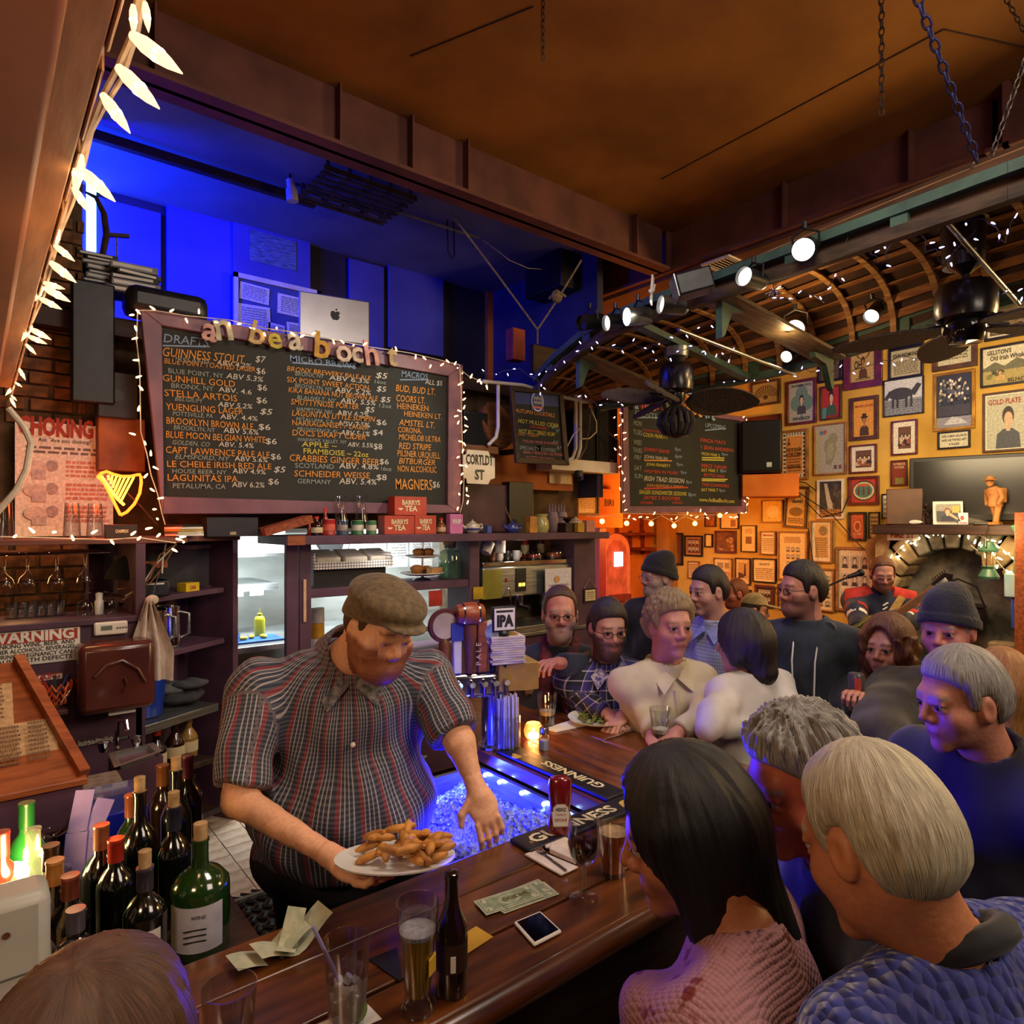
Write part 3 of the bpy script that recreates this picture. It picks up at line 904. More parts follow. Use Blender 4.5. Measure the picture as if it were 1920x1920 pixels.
for k,(ch,u,v,h)in enumerate((('a',1189,766,18),('n',1202,766,18),('b',1221,768,18),('e',1240,769,18),('a',1256,766,18),('l',1275,772,18),('b',1285,776,18),('o',1298,778,17),('c',1309,781,17),('h',1322,784,18),('t',1334,788,20))):
 q=EV.p(u,v,-.05)
 s=h/F*depth(PY(u,v,EV.Y))*1.5
 txt(ch,s,pm('felt'+cols[k%10],cols[k%10],None,20,.8,bump=.1),lb2,q,ext=.005,bold=.02,tilt=random.Random(k+50).uniform(-.2,.2),name='letter')
 # ====== STRING LIGHTS
bulb_me=MB().lathe([(.0035,0),(.0045,.004),(.0045,.014),(.003,.022),(.0008,.027)],7).mesh('bulb')
sock_me=MB().cyl((0,0,-.012),(0,0,.001),.0045,.0045,6).mesh('socket')
cone_me=MB().lathe([(.007,0),(.010,.012),(.0095,.035),(.006,.06),(.001,.085)],10).mesh('bulb')
globe_me=MB().sph((0,0,.022),.02,12,8).mesh('bulb')
g_warm=glow('bulb_warm','#ffc07a',9);g_led=glow('bulb_led','#b8b4ff',7);g_amber=glow('bulb_amber','#ffb04a',14);g_red=glow('bulb_rose','#ff9a6a',8)
m_wirew=pm('wire_white','#d8cdbc','#b8ac98',20,.5);m_wireg=pm('wire_grey','#5a5a6a','#3a3a48',20,.5)
BULBS={}
def string_light(name,lab,path,bulbs,mat,wire,group,me=None,sc=1.,seed=1,r=.003,dirs=None):
 o=thing(name,lab,'string lights',path[0],0,group)
 p0=Vector(path[0])
 MB().tube([Vector(p)-p0 for p in path],r,5).build('wire',wire,o)
 rn=random.Random(seed)
 for k,b in enumerate(bulbs):
  m=(me or bulb_me)
  key=(m.name,mat.name)
  if key not in BULBS:
   m2=m.copy();m2.materials.clear();m2.materials.append(mat);BULBS[key]=m2
  q=bpy.data.objects.new('bulb',BULBS[key]);COL.objects.link(q);q.parent=o
  q.location=Vector(b)-p0
  d=Vector(dirs[k])if dirs else Vector((rn.uniform(-1,1),rn.uniform(-1,.2),rn.uniform(-1,1)))
  q.rotation_euler=d.to_track_quat('Z','Y').to_euler()
  q.scale=(sc,sc,sc)
 return o
def along(pts,n,jit=0.,seed=0):
 rn=random.Random(seed);L=[0]
 for a,b in zip(pts,pts[1:]):L.append(L[-1]+(Vector(b)-Vector(a)).length)
 out=[]
 for k in range(n):
  t=L[-1]*(k+.5)/n
  for i in range(len(pts)-1):
   if L[i+1]>=t:break
  f=(t-L[i])/max(L[i+1]-L[i],1e-6)
  p=Vector(pts[i]).lerp(Vector(pts[i+1]),f)
  out.append(p+Vector((rn.uniform(-jit,jit),rn.uniform(-jit,0),rn.uniform(-jit,jit))))
 return out
def pxs(l,Y):return[PY(u,v,Y)for u,v in l]
GS='warm string lights around the boards'
yb=MENU.Y-.045
path=pxs([(258,582),(290,582),(350,592),(430,600),(500,616),(560,624),(620,636),(690,650),(770,662),(862,684)],yb)
bl=pxs([(255,580),(291,581),(319,584),(348,597),(373,588),(402,604),(430,605),(452,607),(478,617),(495,624),(519,616),(545,623),(563,632),(585,627),(627,645),(645,644),(662,648),(681,647),(744,658),(779,673),(793,669),(808,684),(826,686),(842,680),(852,684)],yb-.01)
string_light('string_lights','warm string lights along the top edge of the menu board',path,bl,g_warm,m_wirew,GS,sc=1.15,seed=2)
path=pxs([(258,582),(256,640),(262,690),(263,760),(264,810),(275,850),(283,890),(295,925),(303,960),(310,985)],yb)
bl=pxs([(251,590),(253,611),(258,633),(261,675),(255,708),(268,732),(259,771),(254,815),(273,834),(283,855),(287,875),(270,896),(282,916),(307,933),(287,955),(296,974)],yb-.01)
string_light('string_lights','warm string lights down the left edge of the menu board',path,bl,g_warm,m_wirew,GS,sc=1.15,seed=3)
path=pxs([(862,684),(865,740),(866,800),(868,860),(870,900),(868,940),(863,962)],yb)
bl=pxs([(858,690),(867,700),(859,722),(868,716),(870,735),(868,750),(858,769),(869,767),(852,781),(871,781),(858,795),(871,797),(869,811),(860,827),(869,830),(869,842),(861,856),(872,872),(861,872),(868,887),(866,902),(875,914),(862,928),(874,928),(859,951),(876,945)],yb-.01)
string_light('string_lights','warm string lights down the right edge of the menu board',path,bl,g_warm,m_wirew,GS,sc=1.15,seed=4)
path=pxs([(866,695),(880,706),(900,714),(914,720)],yb)
string_light('string_lights','short warm light string from the menu board corner to the pipes',path,pxs([(882,709),(895,716),(903,720),(912,722)],yb),g_warm,m_wirew,GS,sc=1.3,seed=5)
YE=EV.Y-.04
path=pxs([(1163,752),(1165,800),(1166,860),(1166,920),(1167,962)],YE)
bl=pxs([(1162,774),(1151,784),(1167,786),(1160,799),(1168,812),(1152,816),(1169,825),(1161,837),(1155,844),(1161,851),(1170,862),(1160,876),(1168,889),(1170,902),(1162,914),(1170,928),(1168,942),(1171,957)],YE-.01)
string_light('string_lights','warm string lights down the left edge of the events board',path,bl,g_red,m_wirew,GS,sc=1.2,seed=6)
path=pxs([(1399,783),(1399,840),(1399,900),(1400,961)],YE)
bl=pxs([(1393,783),(1400,787),(1391,797),(1399,796),(1401,816),(1394,825),(1400,837),(1393,847),(1400,859),(1394,868),(1400,878),(1395,899),(1395,918),(1400,932),(1395,938),(1400,948)],YE-.01)
string_light('string_lights','warm string lights down the right edge of the events board',path,bl,g_red,m_wirew,GS,sc=1.2,seed=7)
path=pxs([(1167,962),(1230,964),(1300,966),(1350,964),(1400,962)],YE)
bl=pxs([(1181,966),(1187,972),(1198,970),(1212,970),(1228,960),(1258,972),(1270,969),(1289,964),(1297,966),(1304,971),(1313,960),(1321,962),(1325,970),(1360,963),(1368,969),(1376,971),(1383,970),(1390,962),(1398,961)],YE-.01)
string_light('string_lights','warm string lights along the bottom of the events board',path,bl,g_warm,m_wirew,GS,sc=1.2,seed=8)
path=pxs([(1100,968),(1129,968),(1150,966),(1175,973),(1197,970),(1221,976),(1240,966),(1264,980),(1285,968),(1303,976),(1330,968),(1350,966)],4.1)
bl=pxs([(1129,972),(1175,976),(1221,977),(1264,981),(1303,977),(1350,962)],4.1)
string_light('bulb_string','sagging string of round amber bulbs below the events board',path,bl,g_amber,m_wirew,'bulb strings in the back room',globe_me,1.15,9,dirs=[(0,0,-1)]*6)
# shelf edge lights on the left
path=pxs([(-20,1006),(60,1008),(130,1010),(200,1012),(260,1008),(330,1018)],3.55)
bl=pxs([(26,1007),(65,999),(99,998),(138,1013),(172,1000),(208,1013),(246,1003),(258,1012),(273,992),(300,1001),(330,1010),(337,1007),(344,1017),(323,1029)],3.54)
string_light('string_lights','warm string lights tangled along the glass rack shelf',path,bl,g_warm,m_wirew,GS,sc=1.2,seed=10)
# icicle lights on the soffit strip, over the bar
pth=[];bl=[];dr=[]
rnd=random.Random(12)
spec=[(272,5,276,38),(250,10,250,58),(248,66,342,138),(222,127,299,204),(193,178,244,250),(150,290,140,365),(152,318,216,378),(138,352,168,400),(108,430,106,455),(95,458,140,490),(95,492,143,530),(80,530,122,542),(84,540,132,566),(72,535,66,565),(76,560,116,580),(45,608,40,640),(54,616,96,637),(50,630,88,645),(44,645,68,665),(28,690,48,713),(22,716,42,726),(8,722,10,742),(6,740,32,752),(2,745,30,765),(-4,790,12,800)]
for u0,v0,u1,v1 in spec:
 a=PZ(u0,v0,2.56);a.x=max(a.x,.133)
 b=PD(u1,v1,depth(a)*1.0)
 bl.append(a);dr.append(b-a)
pth=[Vector((max(q.x,.13),q.y,2.575))for q in(PZ(u,v,2.575)for u,v in((262,-30),(250,60),(222,125),(190,185),(165,250),(150,300),(130,370),(108,440),(92,490),(78,545),(52,615),(30,690),(8,740),(-10,790)))]
o=thing('icicle_lights','warm pointed icicle lights strung along the pine strip over the bar','string lights',pth[0])
MB().tube([p-pth[0]for p in pth],.004,6).build('wire',m_wirew,o)
MB().tube([p-pth[0]+Vector((.006,.01,math.sin(k*2)*.01))for k,p in enumerate(pth)],.0035,6).build('wire',m_wirew,o)
mb_cone=glow('bulb_icicle','#ffcf95',2.2);mb_tip=glow('filament','#ffd9a0',40)
ic=MB().lathe([(.005,0),(.0062,.006),(.0085,.016),(.0085,.034),(.006,.05),(.0008,.068)],10).mesh('bulb');ic.materials.append(mb_cone)
fi_=MB().sph((0,0,.034),(.0065,.0065,.012),8,6).mesh('filament');fi_.materials.append(mb_tip)
m_ic=pm('icicle_cover','#e8cfa8','#d8b890',20,.4)
for a,d in zip(bl,dr):
 q=bpy.data.objects.new('bulb',ic);COL.objects.link(q);q.parent=o
 q.location=a-pth[0];q.rotation_euler=d.to_track_quat('Z','Y').to_euler()
 s=max(.5,min(d.length/.068,2.0));q.scale=(min(s,1.3),min(s,1.3),s)
 w=bpy.data.objects.new('filament',fi_);COL.objects.link(w);w.parent=q;w.scale=(1.35,1.35,1)
 # ====== UPTURNED ROWING BOAT HUNG FROM THE CEILING
m_rib=pm('boat_rib','#c99a5c','#8a5c30',6,.7,stretch=(6,1,6))
m_lath=pm('boat_lath','#b0783f','#7c4c24',6,.7,stretch=(6,1,6))
m_green=pm('boat_green','#4a6a5a','#2e463c',5,.6,bump=.15)
m_old=pm('boat_weathered','#54402c','#33261a',7,.75,bump=.3,stretch=(5,1,5))
boat=thing('rowing_boat','upturned wooden rowing boat with green gunwales hung from the ceiling','boat',(3.85,2.0,3.3))
BO=Vector((3.85,2.0,3.3))
# stations along y: near x, near z, far x, far z, keel z
ST=[(-0.6,3.2,3.25,4.55,3.28,3.6),(0.2,3.16,3.25,4.55,3.27,3.6),(0.76,3.15,3.24,4.52,3.25,3.58),(1.4,3.18,3.23,4.5,3.2,3.55),(2.0,3.2,3.22,4.5,3.1,3.51),(2.6,3.21,3.21,4.48,3.05,3.45),(3.03,3.24,3.2,4.4,3.02,3.4),(3.5,3.32,3.12,4.3,2.98,3.31),(4.0,3.47,2.98,4.1,2.95,3.17),(4.25,3.62,2.89,3.95,2.93,3.04)]
def stn(y):
 y=max(ST[0][0],min(ST[-1][0],y))
 for a,b in zip(ST,ST[1:]):
  if a[0]<=y<=b[0]:
   f=(y-a[0])/(b[0]-a[0]);return[a[i]+(b[i]-a[i])*f for i in range(6)]
def hull(y,t,inset=0.):
 _,xn,zn,xf,zf,zk=stn(y)
 a=math.pi*(1-t)
 cx=(xn+xf)/2;w=(xf-xn)/2-inset
 zg=zn+(zf-zn)*t
 c=math.cos(a);s_=math.sin(a)
 e=abs(s_)**.8
 return Vector((cx+w*(abs(c)**.8)*(1 if c>0 else-1),y,zg+(zk-zg-inset)*e))-BO
ys=[-.5+.25*k for k in range(20)]
for k,y in enumerate(ys):
 if y>4.2:break
 pts=[hull(y,t/14,.015)for t in range(15)]
 g=MB()
 for a,b in zip(pts,pts[1:]):g.bar(a,b,.035,.014,up=(0,1,0)if False else(b-a).cross(Vector((0,1,0))))
 g.build('rib',m_rib,boat)
for k in range(1,13):
 t=k/13
 g=MB();yy=[-.55+.3*i for i in range(17)]
 pts=[hull(min(y,4.22),t)for y in yy]
 for a,b in zip(pts,pts[1:]):
  if(b-a).length>.01:g.bar(a,b,.05,.01,up=(0,0,1)if .2<t<.8 else(1,0,0))
 g.build('lath',m_lath,boat)
 # tarred skin behind the laths
vs=[];fs=[];NT=16
yy=[-.58+.3*i for i in range(17)]
for y in yy:
 for t in range(NT+1):
  p=hull(min(y,4.24),t/NT,-.02);vs.append(tuple(p))
for i in range(len(yy)-1):
 for t in range(NT):
  a=i*(NT+1)+t;fs.append((a,a+1,a+NT+2,a+NT+1))
MB().add(vs,fs).build('skin',pm('boat_skin','#5a3c24','#3a2616',4,.8),boat)
for side in(0,1):
 for lvl,(dz,mat,hh)in enumerate(((0,m_green if side else m_old,.055),(.1,m_green,.045))):
  g=MB();yy=[-.6+.35*i for i in range(14)]
  pts=[hull(min(y,4.25),side)+Vector((.03*side-.03*(1-side),0,dz))for y in yy]
  for a,b in zip(pts,pts[1:]):g.bar(a,b,.05,hh)
  g.build('gunwale',mat,boat)
 for k in range(9):
  y=-.3+k*.5
  p=hull(y,side)
  MB().cbox(p+Vector((-.02+.04*side,0,.05)),(.05,.07,.08)).build('gunwale_block',m_green,boat)
for k,y in enumerate((.55,2.15,3.35)):
 a=hull(y,0)+Vector((0,0,-.01));b=hull(y,1)+Vector((0,0,-.01))
 MB().bar(a,b,.2,.022,up=(0,0,1)).build('thwart',pm('thwart_wood','#8c7a5c','#5f5038',6,.6,stretch=(1,6,6)),boat)
 for s_,p,sx in((0,a,1),(1,b,-1)):
  MB().at(p).prism([(0,0),(sx*.26,.0),(sx*.24,-.03),(sx*.1,-.06),(sx*.03,-.2),(0,-.22)]if sx>0 else[(0,0),(0,-.22),(-.03,-.2),(-.1,-.06),(-.24,-.03),(-.26,0)],-.02,.02).build('knee_bracket',m_green,boat)
MB().bar(hull(PD(1268,738,4.4).y,0),hull(PD(1268,738,4.4).y,1),.07,.04).build('fan_beam',m_green,boat)
g=MB()
for t in(0,.25,.5,.75):
 p=hull(4.24,t);q=hull(4.24,t+.25);g.bar(p,q,.06,.06)
g.build('bow_board',m_old,boat)
# steel conduit poles strapped across the boat
for k,(a,b,r)in enumerate((((1272,618),(1490,702),.011),((1772,412),(1910,570),.012))):
 p=PD(a[0],a[1],3.9 if k==0 else 3.0);q=PD(b[0],b[1],4.6 if k==0 else 3.5)
 MB().cyl(p-BO,q-BO,r,r,10).build('conduit',m_steel,boat)
 # chains
link_me={}
def chain(name,lab,p0,p1,mat,ll=.042,wire=.0042,group='chains hanging from the ceiling'):
 p0=Vector(p0);p1=Vector(p1);o=thing(name,lab,'chain',p0,0,group)
 if ll not in link_me:
  g=MB();n=12
  pts=[(ll*.3*math.cos(2*math.pi*i/n),0,ll*.62*math.sin(2*math.pi*i/n))for i in range(n+1)]
  link_me[ll]=g.tube(pts,wire,5,False).mesh('link')
 L=(p1-p0).length;n=int(L/(ll*.98));d=(p1-p0).normalized();q=d.to_track_quat('Z','Y')
 for k in range(n):
  me=link_me[ll]
  key=(ll,mat.name)
  if key not in BULBS:
   m2=me.copy();m2.materials.append(mat);m2.polygons.foreach_set('use_smooth',[True]*len(m2.polygons));BULBS[key]=m2
  w=bpy.data.objects.new('link',BULBS[key]);COL.objects.link(w);w.parent=o
  w.location=d*(L*(k+.5)/n)
  w.rotation_mode='QUATERNION'
  w.rotation_quaternion=q@Euler((0,0,R(90*(k%2)))).to_quaternion()
 return o
m_rust=pm('rusty_iron','#4a3226','#2c1d16',30,.7,.5,.2);m_bluechain=pm('blue_chain','#4a4a78','#33335c',30,.5,.5,.1);m_greych=pm('grey_chain','#8a847c','#5a554e',30,.4,.8,.1)
p=PD(1018,113,3.0);chain('chain','short dark chain end hanging alone from the middle of the ceiling',(p.x,p.y,CZ),p,m_rust,.03,.003)
p=PD(1653,216,2.9);chain('chain','long dark chain hanging straight down left of the blue one',(p.x,p.y,CZ),p,m_rust,.035,.0035)
hook=PD(1832,300,2.75)
p=PD(1700,-60,2.3);chain('chain','slanted blue chain running down to the boat',p,hook,m_bluechain,.045,.005)
p=PD(1925,105,2.6);chain('chain','slanted grey steel chain meeting the blue chain at the boat',p,hook+Vector((.05,-.03,0)),m_greych,.034,.0035)
p=PD(1865,-40,3.0);chain('chain','thin rusty chain at the ceiling\'s right edge',p,PD(1930,75,3.2),m_rust,.03,.003)
chain('chain','grey chain dropping from the hook into the boat\'s ribs',hook,PD(1768,405,2.85),m_greych,.034,.0035)
o=thing('rope_sling','pale rope sling holding up the bow of the boat','rope',PD(1008,618,5.0))
q=PD(1008,618,5.0)
MB().tube([PD(845,400,4.9)-q,PD(930,512,5.0)-q,(0,0,0),PD(1008,645,5.0)-q],.008,6).tube([(0,0,0),PD(1045,562,5.05)-q,PD(1090,488,5.1)-q],.008,6).build('rope',pm('hemp_rope','#8a7a5a','#5e5238',60,.9),o)
MB().sph(PD(1044,556,5.04)-q,(.05,.04,.05),8,6).tube([PD(1030,560,5.04)-q,PD(1044,545,5.0)-q,PD(1060,556,5.05)-q],.012,6).build('knot',pm('hemp_rope','#8a7a5a'),o)
# blue-white LED strings wound along the boat
def led_string(lab,px,seed):
 pts=[PD(u,v,d)for u,v,d in px]
 rn=random.Random(seed)
 path=[]
 for a,b in zip(pts,pts[1:]):
  for k in range(4):
   f=k/4;path.append(a.lerp(b,f)+Vector((rn.uniform(-.015,.015),rn.uniform(-.02,.02),rn.uniform(-.03,.01))))
 path.append(pts[-1])
 n=max(6,int(sum((b-a).length for a,b in zip(path,path[1:]))/.085))
 string_light('led_string',lab,path,along(path,n,.025,seed),g_led,m_wireg,'blue white light strings on the boat',bulb_me,.8,seed,.0022)
led_string('blue white lights dangling from the near gunwale at the bow',((905,700,5),(960,690,4.9),(1010,705,4.8),(1012,735,4.7),(1020,700,4.7),(1060,668,4.6),(1100,640,4.5)),1)
led_string('blue white lights looped under the dark spotlights',((1100,640,4.4),(1140,650,4.3),(1190,640,4.2),(1210,655,4.2),(1250,640,4.1),(1290,618,4.0),(1340,600,3.9)),2)
led_string('blue white lights around the first fan\'s rod',((1220,668,4.2),(1270,660,4.2),(1300,650,4.2),(1320,665,4.2),(1345,672,4.2),(1365,665,4.25),(1370,690,4.3)),3)
led_string('blue white lights along the green far gunwale',((1340,715,4.9),(1400,712,4.8),(1470,700,4.7),(1540,690,4.5),(1600,690,4.4),(1660,670,4.3),(1720,665,4.1),(1790,630,3.9)),4)
led_string('blue white lights hanging beside the bright front facing spotlight',((1580,470,3.1),(1605,425,3.1),(1620,440,3.1),(1650,490,3.15),(1665,470,3.1),(1690,430,3.05)),5)
led_string('blue white lights clustered on the silver tinsel knot',((1690,430,3.0),(1705,405,3.0),(1720,415,3.0),(1735,440,3.0),(1748,470,3.1),(1760,500,3.1),(1790,470,3.1),(1830,430,3.1)),6)
led_string('blue white lights draped past the second fan motor',((1765,380,2.9),(1780,410,2.9),(1830,405,2.9),(1870,425,2.9),(1880,460,2.9),(1905,400,2.8)),7)
led_string('blue white lights below the second fan',((1745,600,3.5),(1770,622,3.5),(1800,615,3.4),(1835,610,3.4),(1860,560,3.3),(1890,540,3.3),(1925,570,3.2)),8)
led_string('blue white lights and hooks behind the round spotlight\'s bracket',((1400,570,4.0),(1440,555,3.9),(1470,560,3.8),(1500,545,3.7),(1540,560,3.7),(1560,520,3.6),(1580,500,3.6)),9)
led_string('blue white lights strung right of the fan over the cocktail board',((1070,740,4.8),(1110,757,4.8),(1140,755,4.8),(1165,752,4.9)),10)
for k,(u,v,d)in enumerate(((1712,412,2.98),(1450,545,3.85))):
 p=PD(u,v,d);rn=random.Random(k);g=MB()
 for i in range(60):
  a=Vector((rn.gauss(0,1),rn.gauss(0,1),rn.gauss(0,1))).normalized()*rn.uniform(.03,.065)
  g.bar((0,0,0),a,.002,.001)
 o=g.build('tinsel',m_chrome,None,0,loc=p);tag(o,['silver tinsel burst tied to the boat under the chain','small silver tinsel burst beside the spotlight in the boat'][k],'tinsel')
 # ------ spotlights
m_can=pm('can_black','#26272a','#17181a',12,.4,.3);m_cans=pm('can_silver','#8e9290','#6a6e6c',12,.35,.8)
def spot(lab,u,v,d,u2,v2,dd,r,lit,mat=None,power=0,L=.17,aim=None):
 """front at pixel (u,v), depth d; rear at (u2,v2), depth d+dd"""
 f=PD(u,v,d);b=PD(u2,v2,d+dd);ax=(f-b).normalized()
 o=thing('spotlight',lab,'spotlight',f,0,'can spotlights clamped to the boat')
 o.rotation_euler=ax.to_track_quat('Z','Y').to_euler()
 MB().lathe([(r*.55,-L),(r*.8,-L*.93),(r*.95,-L*.8),(r,-.01),(r*1.04,0),(r*.96,.0),(r*.9,-.03),(.001,-.035)],24,cap=False).build('housing',mat or m_can,o)
 MB().lathe([(.001,-.028),(r*.5,-.022),(r*.9,-.02)],20,cap=False).build('lens',glow('lens_%s'%lit,'#fff6e2',lit)if lit else m_black,o)
 MB().tube([(-r*1.06,0,-L*.5),(-r*1.15,r*1.2,-L*.5),(0,r*1.7,-L*.5),(r*1.15,r*1.2,-L*.5),(r*1.06,0,-L*.5)],.006,6).cyl((0,r*1.7,-L*.5),(0,r*2.3,-L*.55),.012,.012,8).build('yoke',m_can,o)
 if power:
  lamp('lamp_spot','SPOT',f+ax*.03,power,'#fff0d8',r*.6,aim or f+ax*2,75,.6)
 return o
spot('dim black can spotlight nearest the bow',1090,606,4.3,1128,600,.1,.05,0,L=.2)
spot('lit can spotlight second along, beside the brightest left one',1136,606,4.15,1172,602,.05,.05,5)
spot('bright silver can spotlight third along the near gunwale',1175,594,3.98,1216,592,.04,.055,14,m_cans,60,aim=(1.3,3.9,2.3))
spot('silver can spotlight with shaded mouth above the third',1238,571,3.8,1280,575,.03,.052,2.2,m_cans,25,aim=(2.2,3.9,2.5))
spot('small can spotlight left of the blinding front facing one',1394,518,3.3,1438,532,.12,.048,5)
spot('blinding round spotlight facing the camera on the near gunwale',1506,468,3.12,1520,462,.16,.052,45)
spot('blinding spotlight under the thwart in the middle of the boat',1490,618,4.2,1500,600,.16,.06,40,None,95,aim=(1.95,1.7,1.07))
spot('narrow lit spotlight angled below the blinding thwart spotlight',1474,669,4.5,1488,660,.06,.04,18)
spot('lit black can spotlight pointing down beside the picture wall',1633,594,3.9,1655,568,.1,.045,4,None,30,aim=(2.3,1.4,1.3))
# black rectangular gel box seen from behind
p=PD(1300,532,3.55)
o=thing('gel_box','black square lamp box tilted on the near gunwale','lamp',p,rz=-.75)
MB().at(ry=-.25).box(-.1,-.07,-.06,.09,.07,.055).build('box',m_can,o,bevel=.01)
MB().at(ry=-.25).box(-.106,-.07,-.062,-.1,.07,.058).build('rim',m_cans,o)
p=PD(1222,545,3.85)
o=thing('toy_propeller','small white toy propeller plane perched on the near gunwale','toy',p,rz=.5)
MB().at(ry=.35).box(-.02,-.006,-.09,.02,.006,.1).build('wing',m_white,o,bevel=.004)
MB().at(ry=1.2).sph((0,0,0),(.016,.016,.08),8,6).build('fuselage',m_white,o)
MB().at((.06,0,.03),ry=.8).box(-.006,-.005,-.05,.006,.005,.05).build('tail',m_white,o)
# ------ ceiling fans
m_fan=pm('fan_black','#241c20','#141013',10,.3,coat=.3)
m_palm=pm('woven_palm','#5a4c40','#33291f',90,.7,bump=.4)
def fan(lab,p,rod,r,bl,angs,tilt,basket=True,blw=.11):
 o=thing('hanging_fan',lab,'fan',p)
 MB().lathe([(.001,-.0),(r*.7,.0),(r*.95,.02),(r,.05),(r,.15),(r*.85,.19),(r*.4,.21),(.001,.21)],28,cap=False).build('motor',m_fan,o)
 MB().cyl((0,0,.2),(0,0,rod),.02,.02,10).build('rod',m_fan,o)
 MB().lathe([(.02,rod-.1),(.075,rod-.06),(.085,rod),(.001,rod)],20,cap=False).build('canopy',m_cans if basket else m_fan,o)
 MB().lathe([(.06,-.0),(.055,-.06),(.03,-.09)],18).build('hub',m_fan,o)
 for a in angs:
  g=MB();n=14
  top=[];
  for k in range(n+1):
   t=k/n;x=.1+t*bl;w=blw*(math.sin(math.pi*min(1,(t*.92+.06)))**.65)
   top.append((x,w))
  pl=[(x,w)for x,w in top]+[(x,-w)for x,w in reversed(top)]
  b=g.slab(pl,-.006,.006).build('blade',m_palm,o)
  b.rotation_euler=(tilt,.06,a);b.location=(0,0,-.02)
  MB().bar((.05,0,-.0),(.2,0,-.01),.03,.012).build('blade_iron',m_fan,o).rotation_euler.z=a
 if basket:
  q=thing('light_basket',None,None);q.parent=o;
  g=MB()
  for k in range(14):
   a=2*math.pi*k/14
   g.tube([(.03*math.cos(a),.03*math.sin(a),-.09),(.1*math.cos(a),.1*math.sin(a),-.14),(.115*math.cos(a),.115*math.sin(a),-.2),(.08*math.cos(a),.08*math.sin(a),-.26),(.01*math.cos(a),.01*math.sin(a),-.28)],.016,6)
  bpy.data.objects.remove(q)
  g.build('basket_shade',pm('dark_wicker','#2e2622','#191412',40,.7,bump=.3),o)
 else:
  MB().lathe([(.09,-.0),(.095,-.05),(.07,-.1),(.001,-.105)],22,cap=False).build('light_bowl',thin('smoked_glass','#6a5a50',.8,.3,'#2a2220'),o)
 return o
a0=math.atan2(SA,-CA*0+CA)
fan('ceiling fan with wicker basket hanging before the events board',PD(1268,738,4.4),.3,.11,.46,(-2.75,2.85,-.62,-.22,1.2),-.62)
fan('dark ceiling fan with glass bowl at the boat\'s near end',PD(1810,606,3.3),.34,.135,.5,(-.75,1.9,.6,-2.0),.1,False)
o=tag(MB().cyl((0,0,0),(0,0,.2),.09,.1,20).lathe([(.05,.2),(.11,.22),(.11,.24),(.03,.3)],20).build('lamp_housing',m_fan,None,40,loc=PD(1806,500,3.35)),'ribbed black lamp housing hung over the second fan','lamp')
# ------ lobster pot under the loft ceiling, track light, speakers
p=PY(668,345,4.55)
o=thing('lobster_pot','half round slatted lobster pot hung under the loft ceiling','lobster pot',p)
m_pot=pm('pot_slats','#5a5040','#3a3226',9,.8)
for k in range(5):
 x=-.32+k*.16
 pts=[(x,.24*math.cos(a),.28*math.sin(a)-.1)for a in[math.pi*i/10 for i in range(11)]]
 MB().tube(pts,.012,6).bar((x,-.24,-.1),(x,.24,-.1),.03,.02).build('hoop',m_pot,o)
for k in range(11):
 a=math.pi*k/10
 MB().bar((-.36,.26*math.cos(a),.3*math.sin(a)-.1),(.36,.26*math.cos(a),.3*math.sin(a)-.1),.035,.01,up=(0,math.cos(a),math.sin(a)+.01)).build('slat',m_pot,o)
for k in range(6):
 MB().bar((-.36,-.2+.08*k,-.11),(.36,-.2+.08*k,-.11),.035,.01).build('slat',m_pot,o)
MB().tube([(-.2,0,.2),(-.2,0,.6)],.006).tube([(.2,0,.2),(.2,0,.6)],.006).build('cord',m_pot,o)
def tube_light(lab,a,b,mat,r=.012):
 o=thing('track_rail',lab,'rail',a);MB().cyl((0,0,0),Vector(b)-Vector(a),r,r,10).build('rail',mat,o);return o
tr=tube_light('pale tube rail with a dangling cable under the loft ceiling',PY(725,391,4.6),PY(898,446,4.6),pm('rail_white','#a8a8b8'))
a=PY(725,391,4.6)
MB().tube([PY(u,v,4.6)-a for u,v in((905,450),(930,468),(955,488),(990,503),(1020,505))],.004,5).build('cable',m_wirew,tr)
MB().tube([PY(u,v,4.6)-a for u,v in((838,400),(840,470),(848,485),(852,480),(850,400))],.007,5).build('hanger',m_rust,tr)
tube_light('short bright blue edge rail by the lobster pot',PY(480,305,4.75),PY(542,329,4.75),m_white,.01)
p=PY(544,350,4.7)
o=thing('small_spotlight','small white spotlight hanging left of the lobster pot','spotlight',p)
MB().cyl((0,0,.05),(.01,0,-.02),.028,.03,14).cyl((.01,0,-.02),(.018,0,-.1),.04,.042,14).build('housing',m_white,o)
MB().cyl((0,0,.05),(0,0,.14),.008,.008,8).build('stem',m_black,o)
p=PX(1040,520,4.33)
o=thing('loft_speaker','black speaker box mounted on the loft\'s side wall','speaker',p)
MB().box(-.2,-.3,-.2,.03,.2,.17).build('cabinet',m_black,o,bevel=.01)
MB().box(-.212,-.27,-.17,-.2,.17,.14).build('grille',pm('speaker_cloth','#0c0c10','#050508',200,.9),o)
MB().bar((0,0,.17),(0,0,.26),.03,.02).build('bracket',m_steel,o)
